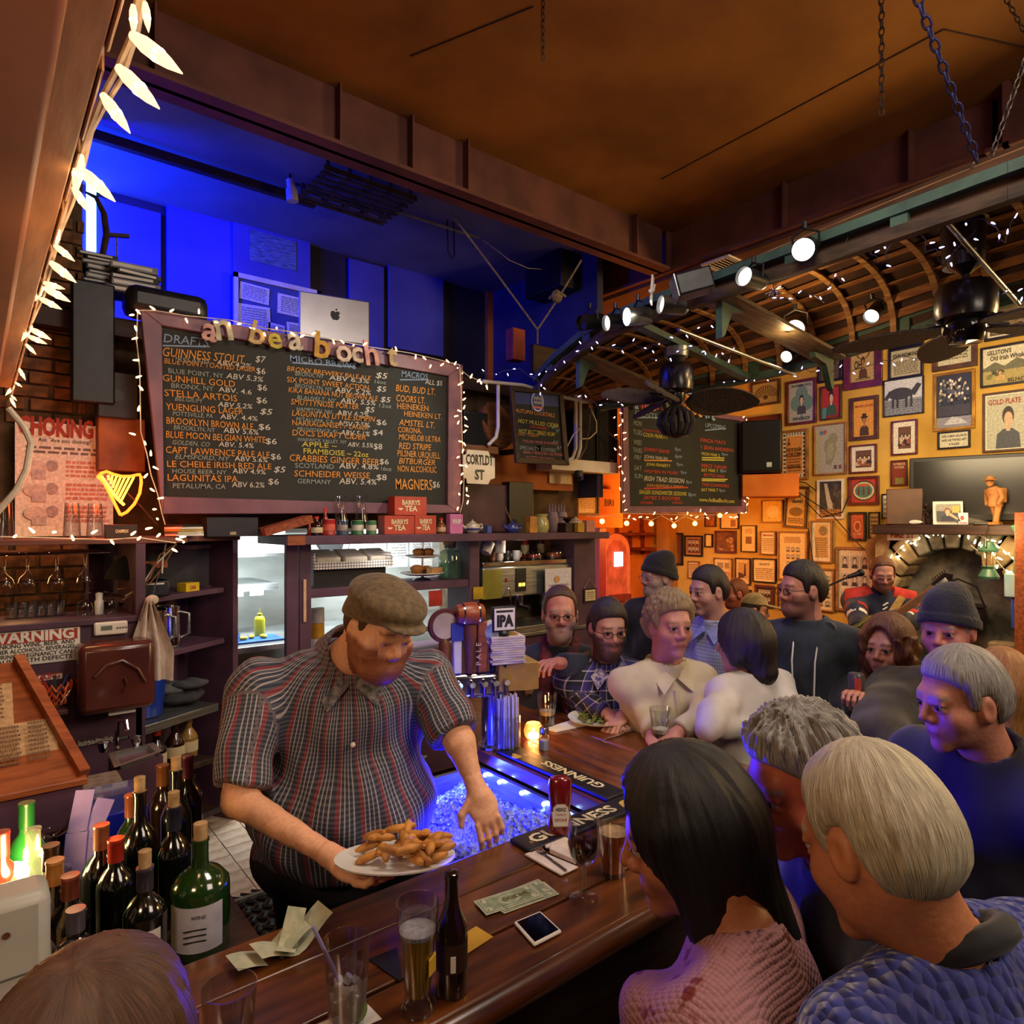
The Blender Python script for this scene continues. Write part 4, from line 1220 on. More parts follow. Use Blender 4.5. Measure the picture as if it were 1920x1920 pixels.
# ====== ON THE LOFT EDGE
ZL=3.12
p=PY(765,660,4.1)
o=thing('wooden_tub','low round brown wooden desk front behind the menu board','desk',(PY(770,700,4.05).x,5.15,3.125))
prof=[(.60,0),(.62,.04),(.62,.13),(.60,.15),(.001,.15)]
MB().lathe(prof,40,cap=False).build('drum',m_orangewood,o)
zt=o.location.z+.15
p=PY(628,628,4.75);p.z=zt
o=thing('computer','silver desktop computer seen from behind on the loft desk','computer',(p.x,p.y,zt),rz=-.18)
m_alu=pm('aluminium','#c4c2c0','#aeacaa',3,.35,.6,0)
MB().box(-.265,-.012,.06,.265,.012,.40).build('screen_back',m_alu,o,bevel=.01)
MB().box(-.09,.0,.0,.09,.14,.008).bar((0,.02,.0),(0,.015,.1),.1,.008,up=(0,1,0)).build('stand',m_alu,o)
ap=[(.0,.018),(.012,.026),(.028,.024),(.036,.012),(.028,.004),(.026,-.006),(.034,-.016),(.022,-.036),(.010,-.042),(0,-.038),(-.010,-.042),(-.022,-.036),(-.036,-.012),(-.036,.008),(-.028,.024),(-.012,.026)]
MB().at((0,-.0125,.26)).prism(ap,-.001,0).prism([(.0,.03),(.012,.032),(.016,.048),(.004,.044)],-.001,0).build('logo',m_black,o)
def piles(lab,u,v,n,w,Y,seed):
 p=PY(u,v,Y);p.z=max(p.z,ZL)
 rn=random.Random(seed);z=p.z
 for k in range(n):
  h=rn.uniform(.018,.04);ww=w*rn.uniform(.8,1)
  o=MB().box(-ww/2,-.09,0,ww/2,.1,h).build('case',pm('case%d'%(k%3),['#3a3a44','#8f8f98','#20202a'][k%3]),None,40,.002,(p.x+rn.uniform(-.02,.02),p.y,z),rn.uniform(-.12,.12))
  MB().box(-ww/2+.01,-.093,h*.25,ww/2-.03,-.0905,h*.75).build('label',m_white,o)
  tag(o,'%s case from the bottom, %s'%(['lowest','second','third','fourth','fifth','sixth','seventh'][k],lab),'case','flat cases stacked in the loft');z+=h
piles('in the taller loft stack under the blue strip lamp',190,540,7,.22,4.5,1)
piles('in the shorter loft stack near the menu board',250,560,5,.26,4.4,2)
o=thing('equipment_case','long black rounded case lying on the loft edge over the board\'s left end','case',PY(315,592,4.2));o.location.z=ZL
MB().box(-.22,-.1,0,.2,.12,.16).build('case',m_black,o,bevel=.05)
o=thing('sickle','curved dark sickle on a cord hanging in the loft','sickle',PY(195,430,4.45))
q=o.location
MB().tube([PY(u,v,4.45)-q for u,v in((160,360),(180,370),(195,400),(200,440),(192,480),(170,520))],[.006,.012,.016,.018,.016,.01],8).build('blade',m_rust,o)
MB().bar(PY(200,440,4.45)-q,PY(242,443,4.45)-q,.025,.02).build('handle',m_dark,o)
MB().tube([PY(219,443,4.45)-q,PY(219,520,4.45)-q],.005).build('cord',pm('hemp_rope','#8a7a5a'),o)
o=tag(MB().box(-.03,-.02,-.35,.03,.02,.3).build('strip_lamp',glow('strip_blue','#7fb0ff',5),None,40,.004,PY(171,418,5.74)),'glowing blue upright strip lamp at the loft\'s left edge','lamp')
o=tag(MB().box(-.2,-.02,-.35,.0,.05,.3).build('speaker_cabinet',m_black,None,40,.01,PY(215,640,4.2)),'tall black speaker cabinet left of the menu board','speaker')
o=thing('grey_speaker','small grey speaker with one dark cone left of the menu board','speaker',PY(220,742,4.2))
MB().box(-.09,0,-.12,.1,.15,.13).build('cabinet',pm('speaker_grey','#3a3c46','#2c2e36'),o,bevel=.006)
MB().cyl((-.0,-.004,0),(0,0,0),.035,.035,20).build('cone',m_black,o)
o=thing('amber_box','glowing orange carved box wedged beside the menu board','box',PY(235,830,4.25))
MB().box(-.13,0,-.16,.1,.12,.14).build('box',pm('amber_wood','#b0602a','#7c3c16',7,.6),o,bevel=.006)
tag(MB().box(-.13,0,-.2,.0,.1,.06).build('red_carton',pm('red_carton','#a03c28','#7c2c1c'),None,40,.004,PY(985,632,4.25)),'red carton on the loft edge behind the rope','box')
# ====== UPPER WALL RIGHT OF THE MENU BOARD
tw=thing('timber_screen','dark timber screen behind the street sign and cocktail board','screen')
def tY(u0,v0,u1,v1,y,th,nm,mat):
 a=PY(u0,v1,y);b=PY(u1,v0,y)
 MB().box(a.x,y,a.z,b.x,y+th,b.z).build(nm,mat,tw,bevel=.004)
m_screen=pm('screen_purple','#54343c','#3c242c',4,.6)
tY(866,910,960,998,4.15,.06,'lower_panel',m_screen)
tY(862,842,1075,912,4.3,.06,'amber_panel',pm('amber_plaster','#b5692c','#7c421a',3,.8))
tY(862,838,935,846,4.05,.28,'shelf',m_wood)
tY(1035,868,1160,880,4.1,.3,'shelf',m_white)
tY(1000,680,1160,700,4.3,.06,'rail',m_dark)
tY(955,905,1000,1000,4.12,.1,'door',m_black)
tY(1072,884,1168,990,4.66,.05,'orange_panel',m_orange)  # added backing panel; its orange also stands in for the glow here
for nm,lab,u0,v0,u1,v1,y in(('cabinet_speaker','wide black speaker on the shelf behind the pipes',1075,760,1118,872,4.15),('cabinet_speaker','tall black speaker beside the events board\'s left lights',1120,745,1158,872,4.12),('cabinet_speaker','black speaker box right of the menu board over the sign shelf',870,775,915,838,4.12)):
 a=PY(u0,v1,y);b=PY(u1,v0,y)
 o=thing(nm,lab,'speaker',((a.x+b.x)/2,y,a.z))
 w=(b.x-a.x)/2;h=b.z-a.z
 MB().box(-w,0,0,w,.26,h).build('cabinet',m_black,o,bevel=.006)
 MB().box(-w*.9,-.008,h*.06,w*.9,0,h*.94).build('grille',pm('speaker_cloth','#0c0c10','#050508',200,.9),o)
 MB().box(w*.2,-.011,h*.06,w*.5,-.008,h*.085).build('badge',m_steel,o)
o=thing('tambourine','round hide drum leaning on the shelf behind the pipe','drum',PY(925,800,4.2))
MB().at(rx=1.35,rz=.25).lathe([(.17,0),(.19,0),(.19,.05),(.17,.05)],30).build('hoop',m_wood,o)
MB().at(rx=1.35,rz=.25).lathe([(.001,.045),(.175,.045)],30,cap=False).build('skin',pm('hide','#a07c56','#76583a',5,.7),o)
pp=thing('conduit_pipes','white painted conduit pipes bending down to the shelf','pipes',PY(1090,800,4.0))
q=pp.location
for pts in(((934,722),(934,800),(930,820),(915,835)),((1080,740),(1080,840),(1074,858),(1062,865)),((1088,740),(1088,840),(1082,862),(1066,868)),((905,715),(980,722),(1060,745),(1110,756))):
 MB().tube([PY(u,v,4.02)-q for u,v in pts],.014,8).build('pipe',m_white,pp)
cb=thing('cable_bundle','loose pale and dark cables looping beside the pipes','cables',q)
for k,pts in enumerate((((1105,760),(1118,790),(1118,810),(1105,822),(1090,823)),((1108,760),(1105,800),(1098,840),(1085,862)),((1062,840),(1075,815),(1090,800)),((1125,790),(1140,810),(1158,825),(1160,850)))):
 MB().tube([PY(u,v,4.0)-q for u,v in pts],.006,6).build('cable',[m_wirew,m_wireg,m_wirew,m_rust][k],cb)
o=thing('security_camera','small dark security camera under the white shelf','camera',PY(1085,893,4.1))
MB().cyl((0,0,.05),(0,0,.0),.035,.04,14).sph((0,0,0),.038,12,8).build('housing',m_black,o)
MB().cyl((0,-.03,-.015),(0,-.045,-.02),.014,.014,10).build('lens',pm('lens_blue','#3a3a90'),o)
# enamel street sign
sg=thing('street_sign','white enamel street sign with notched corners beside the menu board','sign',PY(899,876,3.98))
a=PY(869,906,3.98)-sg.location;b=PY(928,847,3.98)-sg.location
x0,x1,z0,z1=a.x,b.x,a.z,b.z;c=.035
MB().prism([(x0+c,z0),(x1-c*1.8,z0),(x1-c*1.2,z0+c),(x1,z0+c*1.4),(x1,z1-c*1.4),(x1-c*1.2,z1-c),(x1-c*1.8,z1),(x0+c,z1),(x0+c*.8,z1-c),(x0,z1-c*1.2),(x0,z0+c*1.2),(x0+c*.8,z0+c)],0,.012).build('plate',pm('enamel','#e8e2d2','#cfc6b0',4,.4),sg)
MB().box(-.02,.012,-.12,.02,.18,-.08).build('bracket',m_dark,sg)
txt('CORTLDT',.1,m_black,sg,((x0+x1)/2,-.003,(z0+z1)/2+.02),width=(x1-x0)*.86,align='CENTER',bold=.03)
txt('ST',.1,m_black,sg,((x0+x1)/2,-.003,(z0+z1)/2-.09),width=(x1-x0)*.3,align='CENTER',bold=.03)
# bits on the amber wall
for lab,u0,v0,u1,v1,y,sty in(('pale paper notice high on the amber wall',1030,872,1072,906,4.28,0),('glowing framed street map behind the pottery cats',1013,918,1075,962,4.5,1),('bright lamp lit framed print left of the events board',1083,922,1120,962,4.6,2),('plain orange wooden crate panel with stencilled letters',1122,918,1160,962,4.6,3)):
 a=PY(u0,v1,y);b=PY(u1,v0,y);w=b.x-a.x;h=b.z-a.z
 o=thing('framed_print' if sty!=3 else 'crate_panel',lab,'picture' if sty!=3 else 'crate',((a.x+b.x)/2,y,(a.z+b.z)/2))
 if sty==3:
  MB().box(-w/2,0,-h/2,w/2,.02,h/2).build('panel',m_orange,o)
  txt('BRI',.1,m_rust,o,(-.06,-.003,-.05),bold=.0)
 else:
  A_=Art(w,h,['#cbb48c','#f0c060','#f6d9a0'][sty])
  if sty:A_.rect(.08,.08,.92,.92,['','#e8c070','#f2dcb4'][sty]).lines(.15,.2,.85,.85,7,['','#a8702c','#c89a6a'][sty],sty)
  A_.build('print',cm('print'),o,0)
  if sty:
   t=.02;f=MB().box(-w/2-t,-.015,h/2,w/2+t,.01,h/2+t).box(-w/2-t,-.015,-h/2-t,w/2+t,.01,-h/2).box(-w/2-t,-.015,-h/2,-w/2,.01,h/2).box(w/2,-.015,-h/2,w/2+t,.01,h/2)
   f.build('frame',m_wood,o)
   # hall: arcade cash machine, coat hooks, shelves on the orange wall
o=thing('cash_machine','pink lit cash machine with arched hood against the orange wall','machine',(PY(1168,1100,5.3).x,5.3,0))
x0=-.22
MB().box(-.24,0,0,.24,.4,1.0).build('body',pm('machine_red','#c84838','#a03428'),o,bevel=.02)
arc=[(.24*math.cos(a),1.62+.22*math.sin(a))for a in[math.pi*i/12 for i in range(13)]]
MB().prism([(.24,1.0)]+arc+[(-.24,1.0)],.1,.4).build('hood',pm('machine_pink','#e08a78','#c87060'),o)
arc2=[(.17*math.cos(a),1.60+.16*math.sin(a))for a in[math.pi*i/12 for i in range(13)]]
MB().prism([(.17,1.1)]+arc2+[(-.17,1.1)],.085,.1).build('face',pm('machine_face','#d46a58'),o)
MB().box(-.06,.07,1.45,.08,.085,1.62).build('screen',glow('screen_blue','#cfe0ff',3),o)
MB().box(-.15,.0,1.05,.15,.1,1.12).build('keypad',m_red if 'm_red' in globals()else pm('machine_dark','#802820'),o)
o=thing('coat_rack','black coat rack with four white hooks on the orange wall','rack',PY(1156,1030,5.74))
a=PY(1131,1036,5.74)-o.location;b=PY(1181,1023,5.74)-o.location
MB().box(a.x,0,a.z,b.x,.015,b.z).build('board',m_black,o)
for k in range(4):
 x=a.x+(b.x-a.x)*(.2+.2*k)
 MB().tube([(x,-.0,.03),(x,-.04,.0),(x,-.05,.03)],.008,6).build('hook',m_white,o)
for k,(u0,v0,u1,v1,lab)in enumerate(((1167,1000,1220,1004,'upper red shelf with posts on the orange wall'),(1192,1028,1222,1032,'short lower red shelf on the orange wall'))):
 a=PY(u0,v1,5.6);b=PY(u1,v0,5.6)
 o=thing('red_shelf',lab,'shelf',(a.x,5.5,a.z))
 MB().box(0,0,0,b.x-a.x,.24,.03).build('board',pm('shelf_red','#8a3a24','#6a2818'),o)
 [MB().box(x,.2,-.06,x+.03,.24,.25).build('bracket',pm('shelf_red','#8a3a24'),o)for x in(.02,b.x-a.x-.05)]
tag(MB().box(0,0,0,.1,.08,1.93).build('red_door_edge',pm('door_crimson','#a02838','#7c1c2a',3,.5),None,40,.004,(PY(1124,1100,4.7).x,4.7,0)),'crimson upright door edge beside the back bar','door')
o=struct(MB().box(PX(1238,1000,6.9).x-.08,PX(1238,1000,6.9).y-.2,0,6.99,PX(1238,1000,6.9).y,2.3).build('trim_8',pm('corner_boards','#c98a3a','#a06a28',3,.7)))
# PA speaker right of the events board, on an amber bracket
p=PX(1428,840,6.5)
o=thing('mounted_speaker','black speaker high on the picture wall right of the events board','speaker',p,rz=R(-60))
MB().box(-.2,-.2,-.27,.2,.2,.27).build('cabinet',m_black,o,bevel=.02)
MB().box(-.18,-.215,-.25,.18,-.2,.25).build('grille',pm('speaker_cloth','#0c0c10'),o)
MB().box(.05,-.22,-.22,.1,-.215,-.17).build('badge',m_steel,o)
p=PX(1430,905,6.6)
tag(MB().box(-.2,-.25,-.16,.35,.25,.075).build('amber_ledge',m_orange,None,40,.01,p,R(-60)),'amber plaster ledge under the wall speaker','ledge')
# ====== PICTURES ON THE OCHRE WALL
m_print=cm('print',.55)
FR=dict(k=pm('frame_black','#1c1814','#100d0a',9,.4),b=pm('frame_brown','#5a3820','#3c2412',9,.5),m=pm('frame_mahogany','#6a2a1c','#4a1a10',9,.4,coat=.2),o=pm('frame_oak','#a87440','#7c5028',9,.5),g=pm('frame_gold','#c9962c','#96691a',9,.35,.6),w=pm('frame_white','#e6dfd0','#cfc6b4',9,.5))
m_ink=pm('ink_black','#241e18','#191410',30,.7);m_inkr=pm('ink_red','#b23a28','#8e2a1c',30,.7);m_inkc=pm('ink_cream','#e0d2a8','#cdbd90',30,.7);m_inkg=pm('ink_olive','#6a6a3a','#505028',30,.7)
PAL=dict(cream='#d9cfae',tan='#b08a56',grey='#8d8f88',sky='#9fb0c8')
def picture(u0,u1,v0,v1,fr,fw,lab,draw,texts=(),mat=0,matcol='#e2dac4',tilt=0,X=None,cat='picture',name='framed_picture',glass=True):
 X=X or XW
 um=(u0+u1)/2
 a=PX(u0,(v0+v1)/2,X-.012);b=PX(u1,(v0+v1)/2,X-.012)
 w=a.y-b.y;c=PX(um,(v0+v1)/2,X-.012)
 y=(a.y+b.y)/2;dm=depth(c);h=(v1-v0)/F*dm
 o=thing(name,lab,cat,(X-.012,y,c.z),R(-90),'framed pictures on the ochre wall',ry=0)
 o.rotation_euler=(0,tilt,R(-90))if not tilt else(Matrix.Rotation(R(-90),3,'Z')@Matrix.Rotation(tilt,3,'Y')).to_euler()
 t=fw/F*dm
 if fr:
  for nm,q in(('frame_rail',(-w/2,h/2-t,w/2,h/2)),('frame_rail',(-w/2,-h/2,w/2,-h/2+t)),('frame_rail',(-w/2,-h/2+t,-w/2+t,h/2-t)),('frame_rail',(w/2-t,-h/2+t,w/2,h/2-t))):
   MB().box(q[0],-.022,q[1],q[2],.01,q[3]).build(nm,FR[fr],o,bevel=.003)
 else:
  t=0
 iw,ih=w-2*t,h-2*t
 if mat:
  Art(iw,ih,matcol).build('mount',m_print,o,0)
  k=mat;iw*=1-2*k;ih*=1-2*k*w/h
 A_=Art(iw,ih,'#cbbf9a');draw(A_,random.Random(lab));
 q=A_.build('print',m_print,o,0);q.location.y=-.001
 for s,x,z,hh,ww,m in texts:
  txt(s,hh*ih*1.38,m,o,((x-.5)*iw,-.004-.00012*A_.k,(z-.5)*ih),width=ww*iw,align='CENTER',bold=.02)
 return o
def d_text(paper,ink,n=9,top=.9,bot=.08):
 def f(A,r):A.rect(0,0,1,1,paper);A.lines(.1,bot,.9,top,n,ink,r.randint(0,99))
 return f
def d_photo(base,*tones):
 def f(A,r):
  A.rect(0,0,1,1,base)
  for k in range(26):
   x,z=r.random(),r.random();s=r.uniform(.05,.2)
   A.ell(min(max(x,s),1-s),min(max(z,s*.8),1-s*.8),s*r.uniform(.4,1),s*r.uniform(.3,.8),r.choice(tones),9)
 return f
def d_port(bg,skin,coat,hair,z=.0,h=.9,hat=None,x=.5,extra=None):
 def f(A,r):
  A.rect(0,0,1,1,bg)
  if extra:extra(A,r)
  A.person(x,z,h,skin,coat,hair,hat)
 return f
def shamrock(A,r):
 for x,z in((.5,.72),(.3,.48),(.7,.48)):A.ell(x,z,.24,.2,'#6a8a7a')
 A.rect(.46,.1,.54,.4,'#6a8a7a')
def d_grid(bg,nx,ny,dark='#4a443c',z0=.05,z1=.95,x0=.06,x1=.94):
 def f(A,r):
  A.rect(0,0,1,1,bg)
  for i in range(nx):
   for j in range(ny):
    a=x0+(x1-x0)*i/nx;b=z0+(z1-z0)*j/ny;w=(x1-x0)/nx*.86;h=(z1-z0)/ny*.7
    A.rect(a,b+h*.18,a+w,b+h*1.18,'#b5a88c');cx=a+w/2
    A.poly([(a+w*.12,b+h*.18),(a+w*.25,b+h*.5),(a+w*.75,b+h*.5),(a+w*.88,b+h*.18)],dark)
    A.ell(cx,b+h*.78,w*.24,h*.3,dark);A.ell(cx,b+h*.72,w*.18,h*.24,'#cdbf9e')
 return f
def d_horse(A,r):
 A.rect(0,0,1,1,'#c9cedb');A.rect(0,0,1,.45,'#8f93a0');A.lines(0,0,1,.4,7,'#666a76',3)
 A.ell(.42,.6,.32,.17,'#3a3c48');A.poly([(.66,.6),(.86,.85),(.97,.8),(.92,.7),(.8,.5)],'#3a3c48')
 for x in(.2,.32,.55,.68):A.rect(x,.2,x+.06,.55,'#3a3c48')
 A.poly([(.0,.5),(.14,.72),(.2,.62),(.06,.42)],'#3a3c48')
def d_crowd(A,r):
 A.rect(0,0,1,1,'#2c3046');A.rect(.0,.0,1,.2,'#8a8a92')
 for k in range(46):
  x=r.uniform(.08,.92);z=r.uniform(.5,.92);A.ell(x,z,.035,.03,r.choice(['#b8a890','#d0c4b0','#9a8c7c','#e0d8c8']),8);A.poly([(x-.05,z-.1),(x+.05,z-.1),(x+.03,z-.03),(x-.03,z-.03)],r.choice(['#1a1c28','#3a3e50','#50546a']))
 A.rect(.05,.22,.95,.42,'#3a3a48');A.poly([(.2,.05),(.45,.2),(.7,.16),(.9,.05)],'#b9bcc4')
def d_map(A,r):
 A.rect(0,0,1,1,'#a9a48e')
 A.poly([(.35,.2),(.5,.16),(.62,.3),(.72,.5),(.68,.62),(.76,.72),(.66,.84),(.52,.82),(.42,.72),(.32,.68),(.28,.5),(.36,.4)],'#8f8c6a')
 A.poly([(.4,.28),(.55,.3),(.62,.48),(.6,.64),(.46,.62),(.38,.5)],'#a09c78')
 A.ell(.2,.85,.07,.045,'#5a7a8a');A.ell(.32,.86,.06,.05,'#b05040');A.rect(.62,.08,.72,.16,'#5a4a5a');A.rect(.78,.08,.88,.16,'#8a4a4a')
def d_landscape(A,r):
 A.rect(0,0,1,1,'#b9b08c');A.rect(0,.5,1,1,'#d4cfb2')
 A.poly([(0,.45),(.25,.62),(.45,.48),(.7,.66),(1,.5),(1,.3),(0,.3)],'#6a6a52')
 A.rect(0,.0,1,.38,'#a89a5e')
 for k in range(9):A.ell(r.uniform(.1,.9),r.uniform(.15,.4),.06,.04,r.choice(['#5a5a34','#7a743c','#3e4430']),9)
 A.person(.36,.1,.3,'#c9a078','#c0a060','#5a3a20')
def d_waterfall(A,r):
 A.rect(0,0,1,1,'#3a3630');A.poly([(.2,.95),(.34,.95),(.5,.5),(.7,.2),(.4,.15),(.3,.5)],'#b9b2a4');A.rect(0,0,1,.22,'#8a5a30');A.lines(0,0,1,.2,4,'#c48a4a',5)
 for k in range(12):A.ell(r.uniform(.45,.95),r.uniform(.3,.95),.06,.1,r.choice(['#4a463e','#5c564a','#2a2824']),8)
def d_label(A,r):
 A.rect(0,0,1,1,'#b83a30');A.ell(.5,.5,.46,.44,'#2c3a34');A.ell(.5,.5,.42,.38,'#c9bf94');A.ell(.5,.5,.34,.3,'#4a7a74')
 for x in(.3,.5,.7):A.rect(x-.035,.32,x+.035,.56,'#6a3018');A.rect(x-.015,.56,x+.015,.68,'#6a3018')
 A.rect(.28,.68,.72,.78,'#c05a40')
def d_rays(A,r):
 A.rect(0,0,1,1,'#a58a58')
 for k in range(15):
  a=math.pi*(k+.2)/15;b=math.pi*(k+.7)/15
  A.poly([(.5,.3),(.5+.48*math.cos(a),.3+.6*math.sin(a)),(.5+.48*math.cos(b),.3+.6*math.sin(b))],'#4a3820')
 A.ell(.5,.3,.14,.16,'#a58a58');A.ell(.5,.3,.1,.12,'#4a3820')
def d_figures(A,r):
 A.rect(0,0,1,1,'#6a4a34')
 for k in range(6):A.person(.15+.14*k,.12+.1*(k%2),.5,'#d8c0a0',r.choice(['#c9b898','#9a5a40','#3a2c28']),'#2a1c14')
def d_crest(A,r):
 A.rect(0,0,1,1,'#c05438');A.rect(.1,.08,.9,.92,'#cc6a48');A.rect(.13,.1,.87,.9,'#c05438');A.ell(.5,.5,.26,.22,'#d89a60');A.ell(.5,.5,.18,.16,'#a03c28');A.lines(.2,.14,.8,.26,2,'#e0b080',4)
def d_horseshoe(A,r):
 A.rect(0,0,1,1,'#b89a60');A.ell(.5,.68,.3,.18,'#6a4a24');A.ell(.5,.66,.22,.14,'#b89a60');A.person(.5,.08,.5,'#9a7040','#5a3a1c','#3a2410')
T='center'
picture(1408,1464,714,760,'b',4,'brown framed sunburst emblem beside the fan blade',d_rays)
picture(1475,1532,712,796,'m',5,'grey poster of a woman within a large shamrock leaf',d_port('#a9ab9c','#c4ae94','#4a4640','#2c2824',.2,.5,extra=shamrock),(('SHAMROCK',.5,.9,.06,.8,m_ink),('WHISKEY',.5,.05,.08,.7,m_ink)))
picture(1539,1579,723,787,'b',3,'red and green print of a lady holding a glass',d_port('#a8302c','#c9b090','#3a5a4a','#241a18',.1,.8,extra=lambda A,r:(A.rect(0,0,.4,.35,'#4a8a8a'),A.rect(.2,0,1,.15,'#8a3020'))))
picture(1535,1580,640,716,'k',4,'dark brown crest print half behind the green gunwale',d_photo('#5a4630','#8a6c40','#3a2c1c','#6f5838'))
picture(1583,1655,620,728,'m',13,'wide mahogany framed whiskey advertisement with horseshoe',d_horseshoe,(('CORBETT',.5,.85,.1,.7,m_ink),('OH',.3,.3,.2,.3,m_ink),('COOKSTOWN',.5,.04,.05,.6,m_ink)))
picture(1667,1733,597,650,'k',4,'dark poster behind the gunwale post, high on the wall',d_photo('#3a3228','#5a4c38','#2a241c','#6a5a40'),(('CELEBRATION',.5,.1,.14,.8,m_inkc),))
picture(1667,1732,651,709,'k',4,'torn cream proclamation poster over the blue horse photograph',d_text('#b5ac90','#6a6048',8,.6),(('JOHN REDMOND',.5,.72,.15,.85,m_ink),))
picture(1749,1833,560,692,'b',9,'tall cream election poster partly behind the second fan',d_text('#c4c0a0','#6a6448',5,.3,.08),(('MR. MAAS',.5,.68,.13,.9,m_ink),('WE WANT',.3,.47,.09,.38,m_ink),('COLLINS',.72,.47,.09,.42,m_ink)))
picture(1846,1935,552,634,'k',5,'large dark print in the top right corner of the wall',d_photo('#5a4a34','#7a6644','#3c3020','#8a7650'),mat=.06)
picture(1839,1940,645,722,'k',4,'wide landscape poster of hills with a small walking figure',d_landscape,(("GELSTON'S",.34,.82,.12,.5,m_ink),('Old Irish Whiskey',.55,.66,.13,.8,m_ink),('BELFAST',.7,.03,.1,.36,m_ink)))
picture(1657,1733,709,779,'k',2,'blue tinted photograph of a grey horse in a field',d_horse)
picture(1751,1829,697,806,'g',5,'gold framed dark photograph of a seated crowd',d_crowd)
picture(1594,1648,744,825,'b',7,'orange poster of a man in a brimmed hat',d_port('#d8963a','#a8744a','#4a3420','#2a1c12',.02,.62,'#33241a'),(('MICHAEL COLLINS',.5,.82,.07,.85,m_inkr),))
picture(1843,1940,733,846,'b',4,'large poster of a shawled dark haired woman above the television',d_port('#b3b49c','#c9a888','#4c5058','#3a3430',.0,.8),(('GOLD PLATE',.42,.83,.1,.75,m_inkr),),mat=.03)
picture(1527,1588,794,890,'o',3,'grey green map of an island in a thin frame',d_map)
def plough(A,r):
 A.rect(0,0,1,1,'#d9d2bc')
 for k in range(11):
  for x in(.0,.86):A.rect(x+.02,k/11+.02,x+.12,k/11+.06,'#4a3c2c')
 for k in range(6):
  for z in(.0,.93):A.rect(.16+k*.12,z+.01,.2+k*.12,z+.06,'#4a3c2c')
 A.rect(.14,.08,.86,.92,'#d8904a');A.lines(.2,.12,.8,.5,6,'#8a5a2c',3);A.person(.28,.72,.16,'#8a5a30','#5a3a20','#3a2410')
picture(1464,1516,806,900,'o',5,'orange playbill with a film strip border',plough,(('THE PLOUGH',.5,.58,.08,.66,m_ink),('& THE STARS',.5,.48,.08,.66,m_ink),('THE PETROTTAANE',.5,.2,.06,.6,m_ink)))
picture(1672,1721,788,853,'m',3,'small picture of two seated figures on a wide pale mount',d_figures,mat=.22)
picture(1594,1645,834,887,'m',3,'small brown picture of dancing figures on a wide pale mount',d_figures,mat=.17)
picture(1759,1820,808,841,'k',3,'cream sign reading GIVE A MAN AN INCH AND HE THINKS HE\'S A RULER',lambda A,r:A.rect(0,0,1,1,'#cfcaae'),(('GIVE A MAN AN INCH',.5,.7,.16,.86,m_ink),("AND HE THINKS HE'S",.5,.42,.16,.86,m_ink),('A RULER',.5,.14,.16,.36,m_ink)),cat='sign',name='framed_sign')
picture(1671,1702,863,911,'b',2,'small red poster above the brown wooden speaker',lambda A,r:(A.rect(0,0,1,1,'#8e3a2c'),A.rect(.2,.04,.8,.3,'#8a8a4a')),(('PATTERSONS',.5,.84,.09,.84,m_inkc),('MATCHES',.5,.7,.09,.66,m_inkc)))
picture(1395,1466,780,808,'m',2,'carved red brown board under the fan blade',d_text('#5a2418','#8a3a24',2,.8,.2))
picture(1472,1515,912,990,'b',4,'crooked brown framed handbill with a horse drawing',lambda A,r:(A.rect(0,0,1,1,'#d0a050'),A.lines(.1,.06,.9,.22,3,'#6a4a20',3),A.ell(.5,.38,.36,.12,'#8a6428')),(('KENNEDY',.42,.76,.08,.6,m_ink),('GRAND',.55,.62,.08,.6,m_ink)),tilt=.07)
picture(1533,1583,899,973,'w',4,'white framed photograph of a dark waterfall',d_waterfall)
picture(1591,1649,893,947,'m',5,'red beer label poster with an oval of bottles',d_label)
picture(1591,1625,960,1014,'k',4,'small red crest print in a black frame',d_crest)
picture(1629,1650,960,1009,'k',2,'narrow tan print beside the small red crest',d_text('#b99458','#6a4a28',5))
picture(1654,1670,926,972,'k',2,'narrow white print half hidden by the brown cabinet',d_text('#e2dcc8','#9a9078',4))
picture(1428,1469,938,980,'o',2,'yellow picture with a lamp glare in its middle',lambda A,r:(A.rect(0,0,1,1,'#e0b84a'),A.ell(.5,.5,.3,.3,'#ecd080')))  # lighter oval paints lamp glare into the print
picture(1520,1562,976,1055,'o',3,'tall pale framed newspaper article under the waterfall photograph',lambda A,r:(A.rect(0,0,1,1,'#e0d4b4'),A.rect(.15,.08,.85,.95,'#d0aa6a'),A.lines(.2,.1,.8,.62,9,'#a07a44',3),A.ell(.58,.78,.2,.12,'#8a744c')))
picture(1341,1381,995,1037,'m',3,'square brown photograph with pale specks under the bulbs',d_photo('#7a4a20','#5a3414','#c08a50','#8e5a2a'))
picture(1390,1419,985,1035,'k',1.5,'narrow cream print with a small dark block',lambda A,r:(A.rect(0,0,1,1,'#e8c880'),A.lines(.25,.7,.75,.9,4,'#b08a48',2),A.rect(.28,.3,.7,.58,'#8a5a30')))
picture(1426,1455,996,1040,'o',2,'cream playbill with a red heading',d_text('#f0dcae','#b08a5a',8,.75),(('BEHAN',.5,.82,.09,.7,m_inkr),))
picture(1459,1515,996,1088,'o',3,'large cream document with a grid of tiny portraits',lambda A,r:(d_grid('#e8c484',3,3,'#6a4424',.25,.72,.25,.8)(A,r),A.lines(.2,.78,.8,.92,4,'#a87c44',4)))
picture(1322,1337,1001,1026,'k',2,'tiny black framed cream card',lambda A,r:A.rect(0,0,1,1,'#ecd08a'))
picture(1250,1281,999,1059,'k',3,'tall dark print of a pale figure at the corner',d_port('#6a3a1c','#e0a060','#8a4a24','#4a2410',.05,.8))
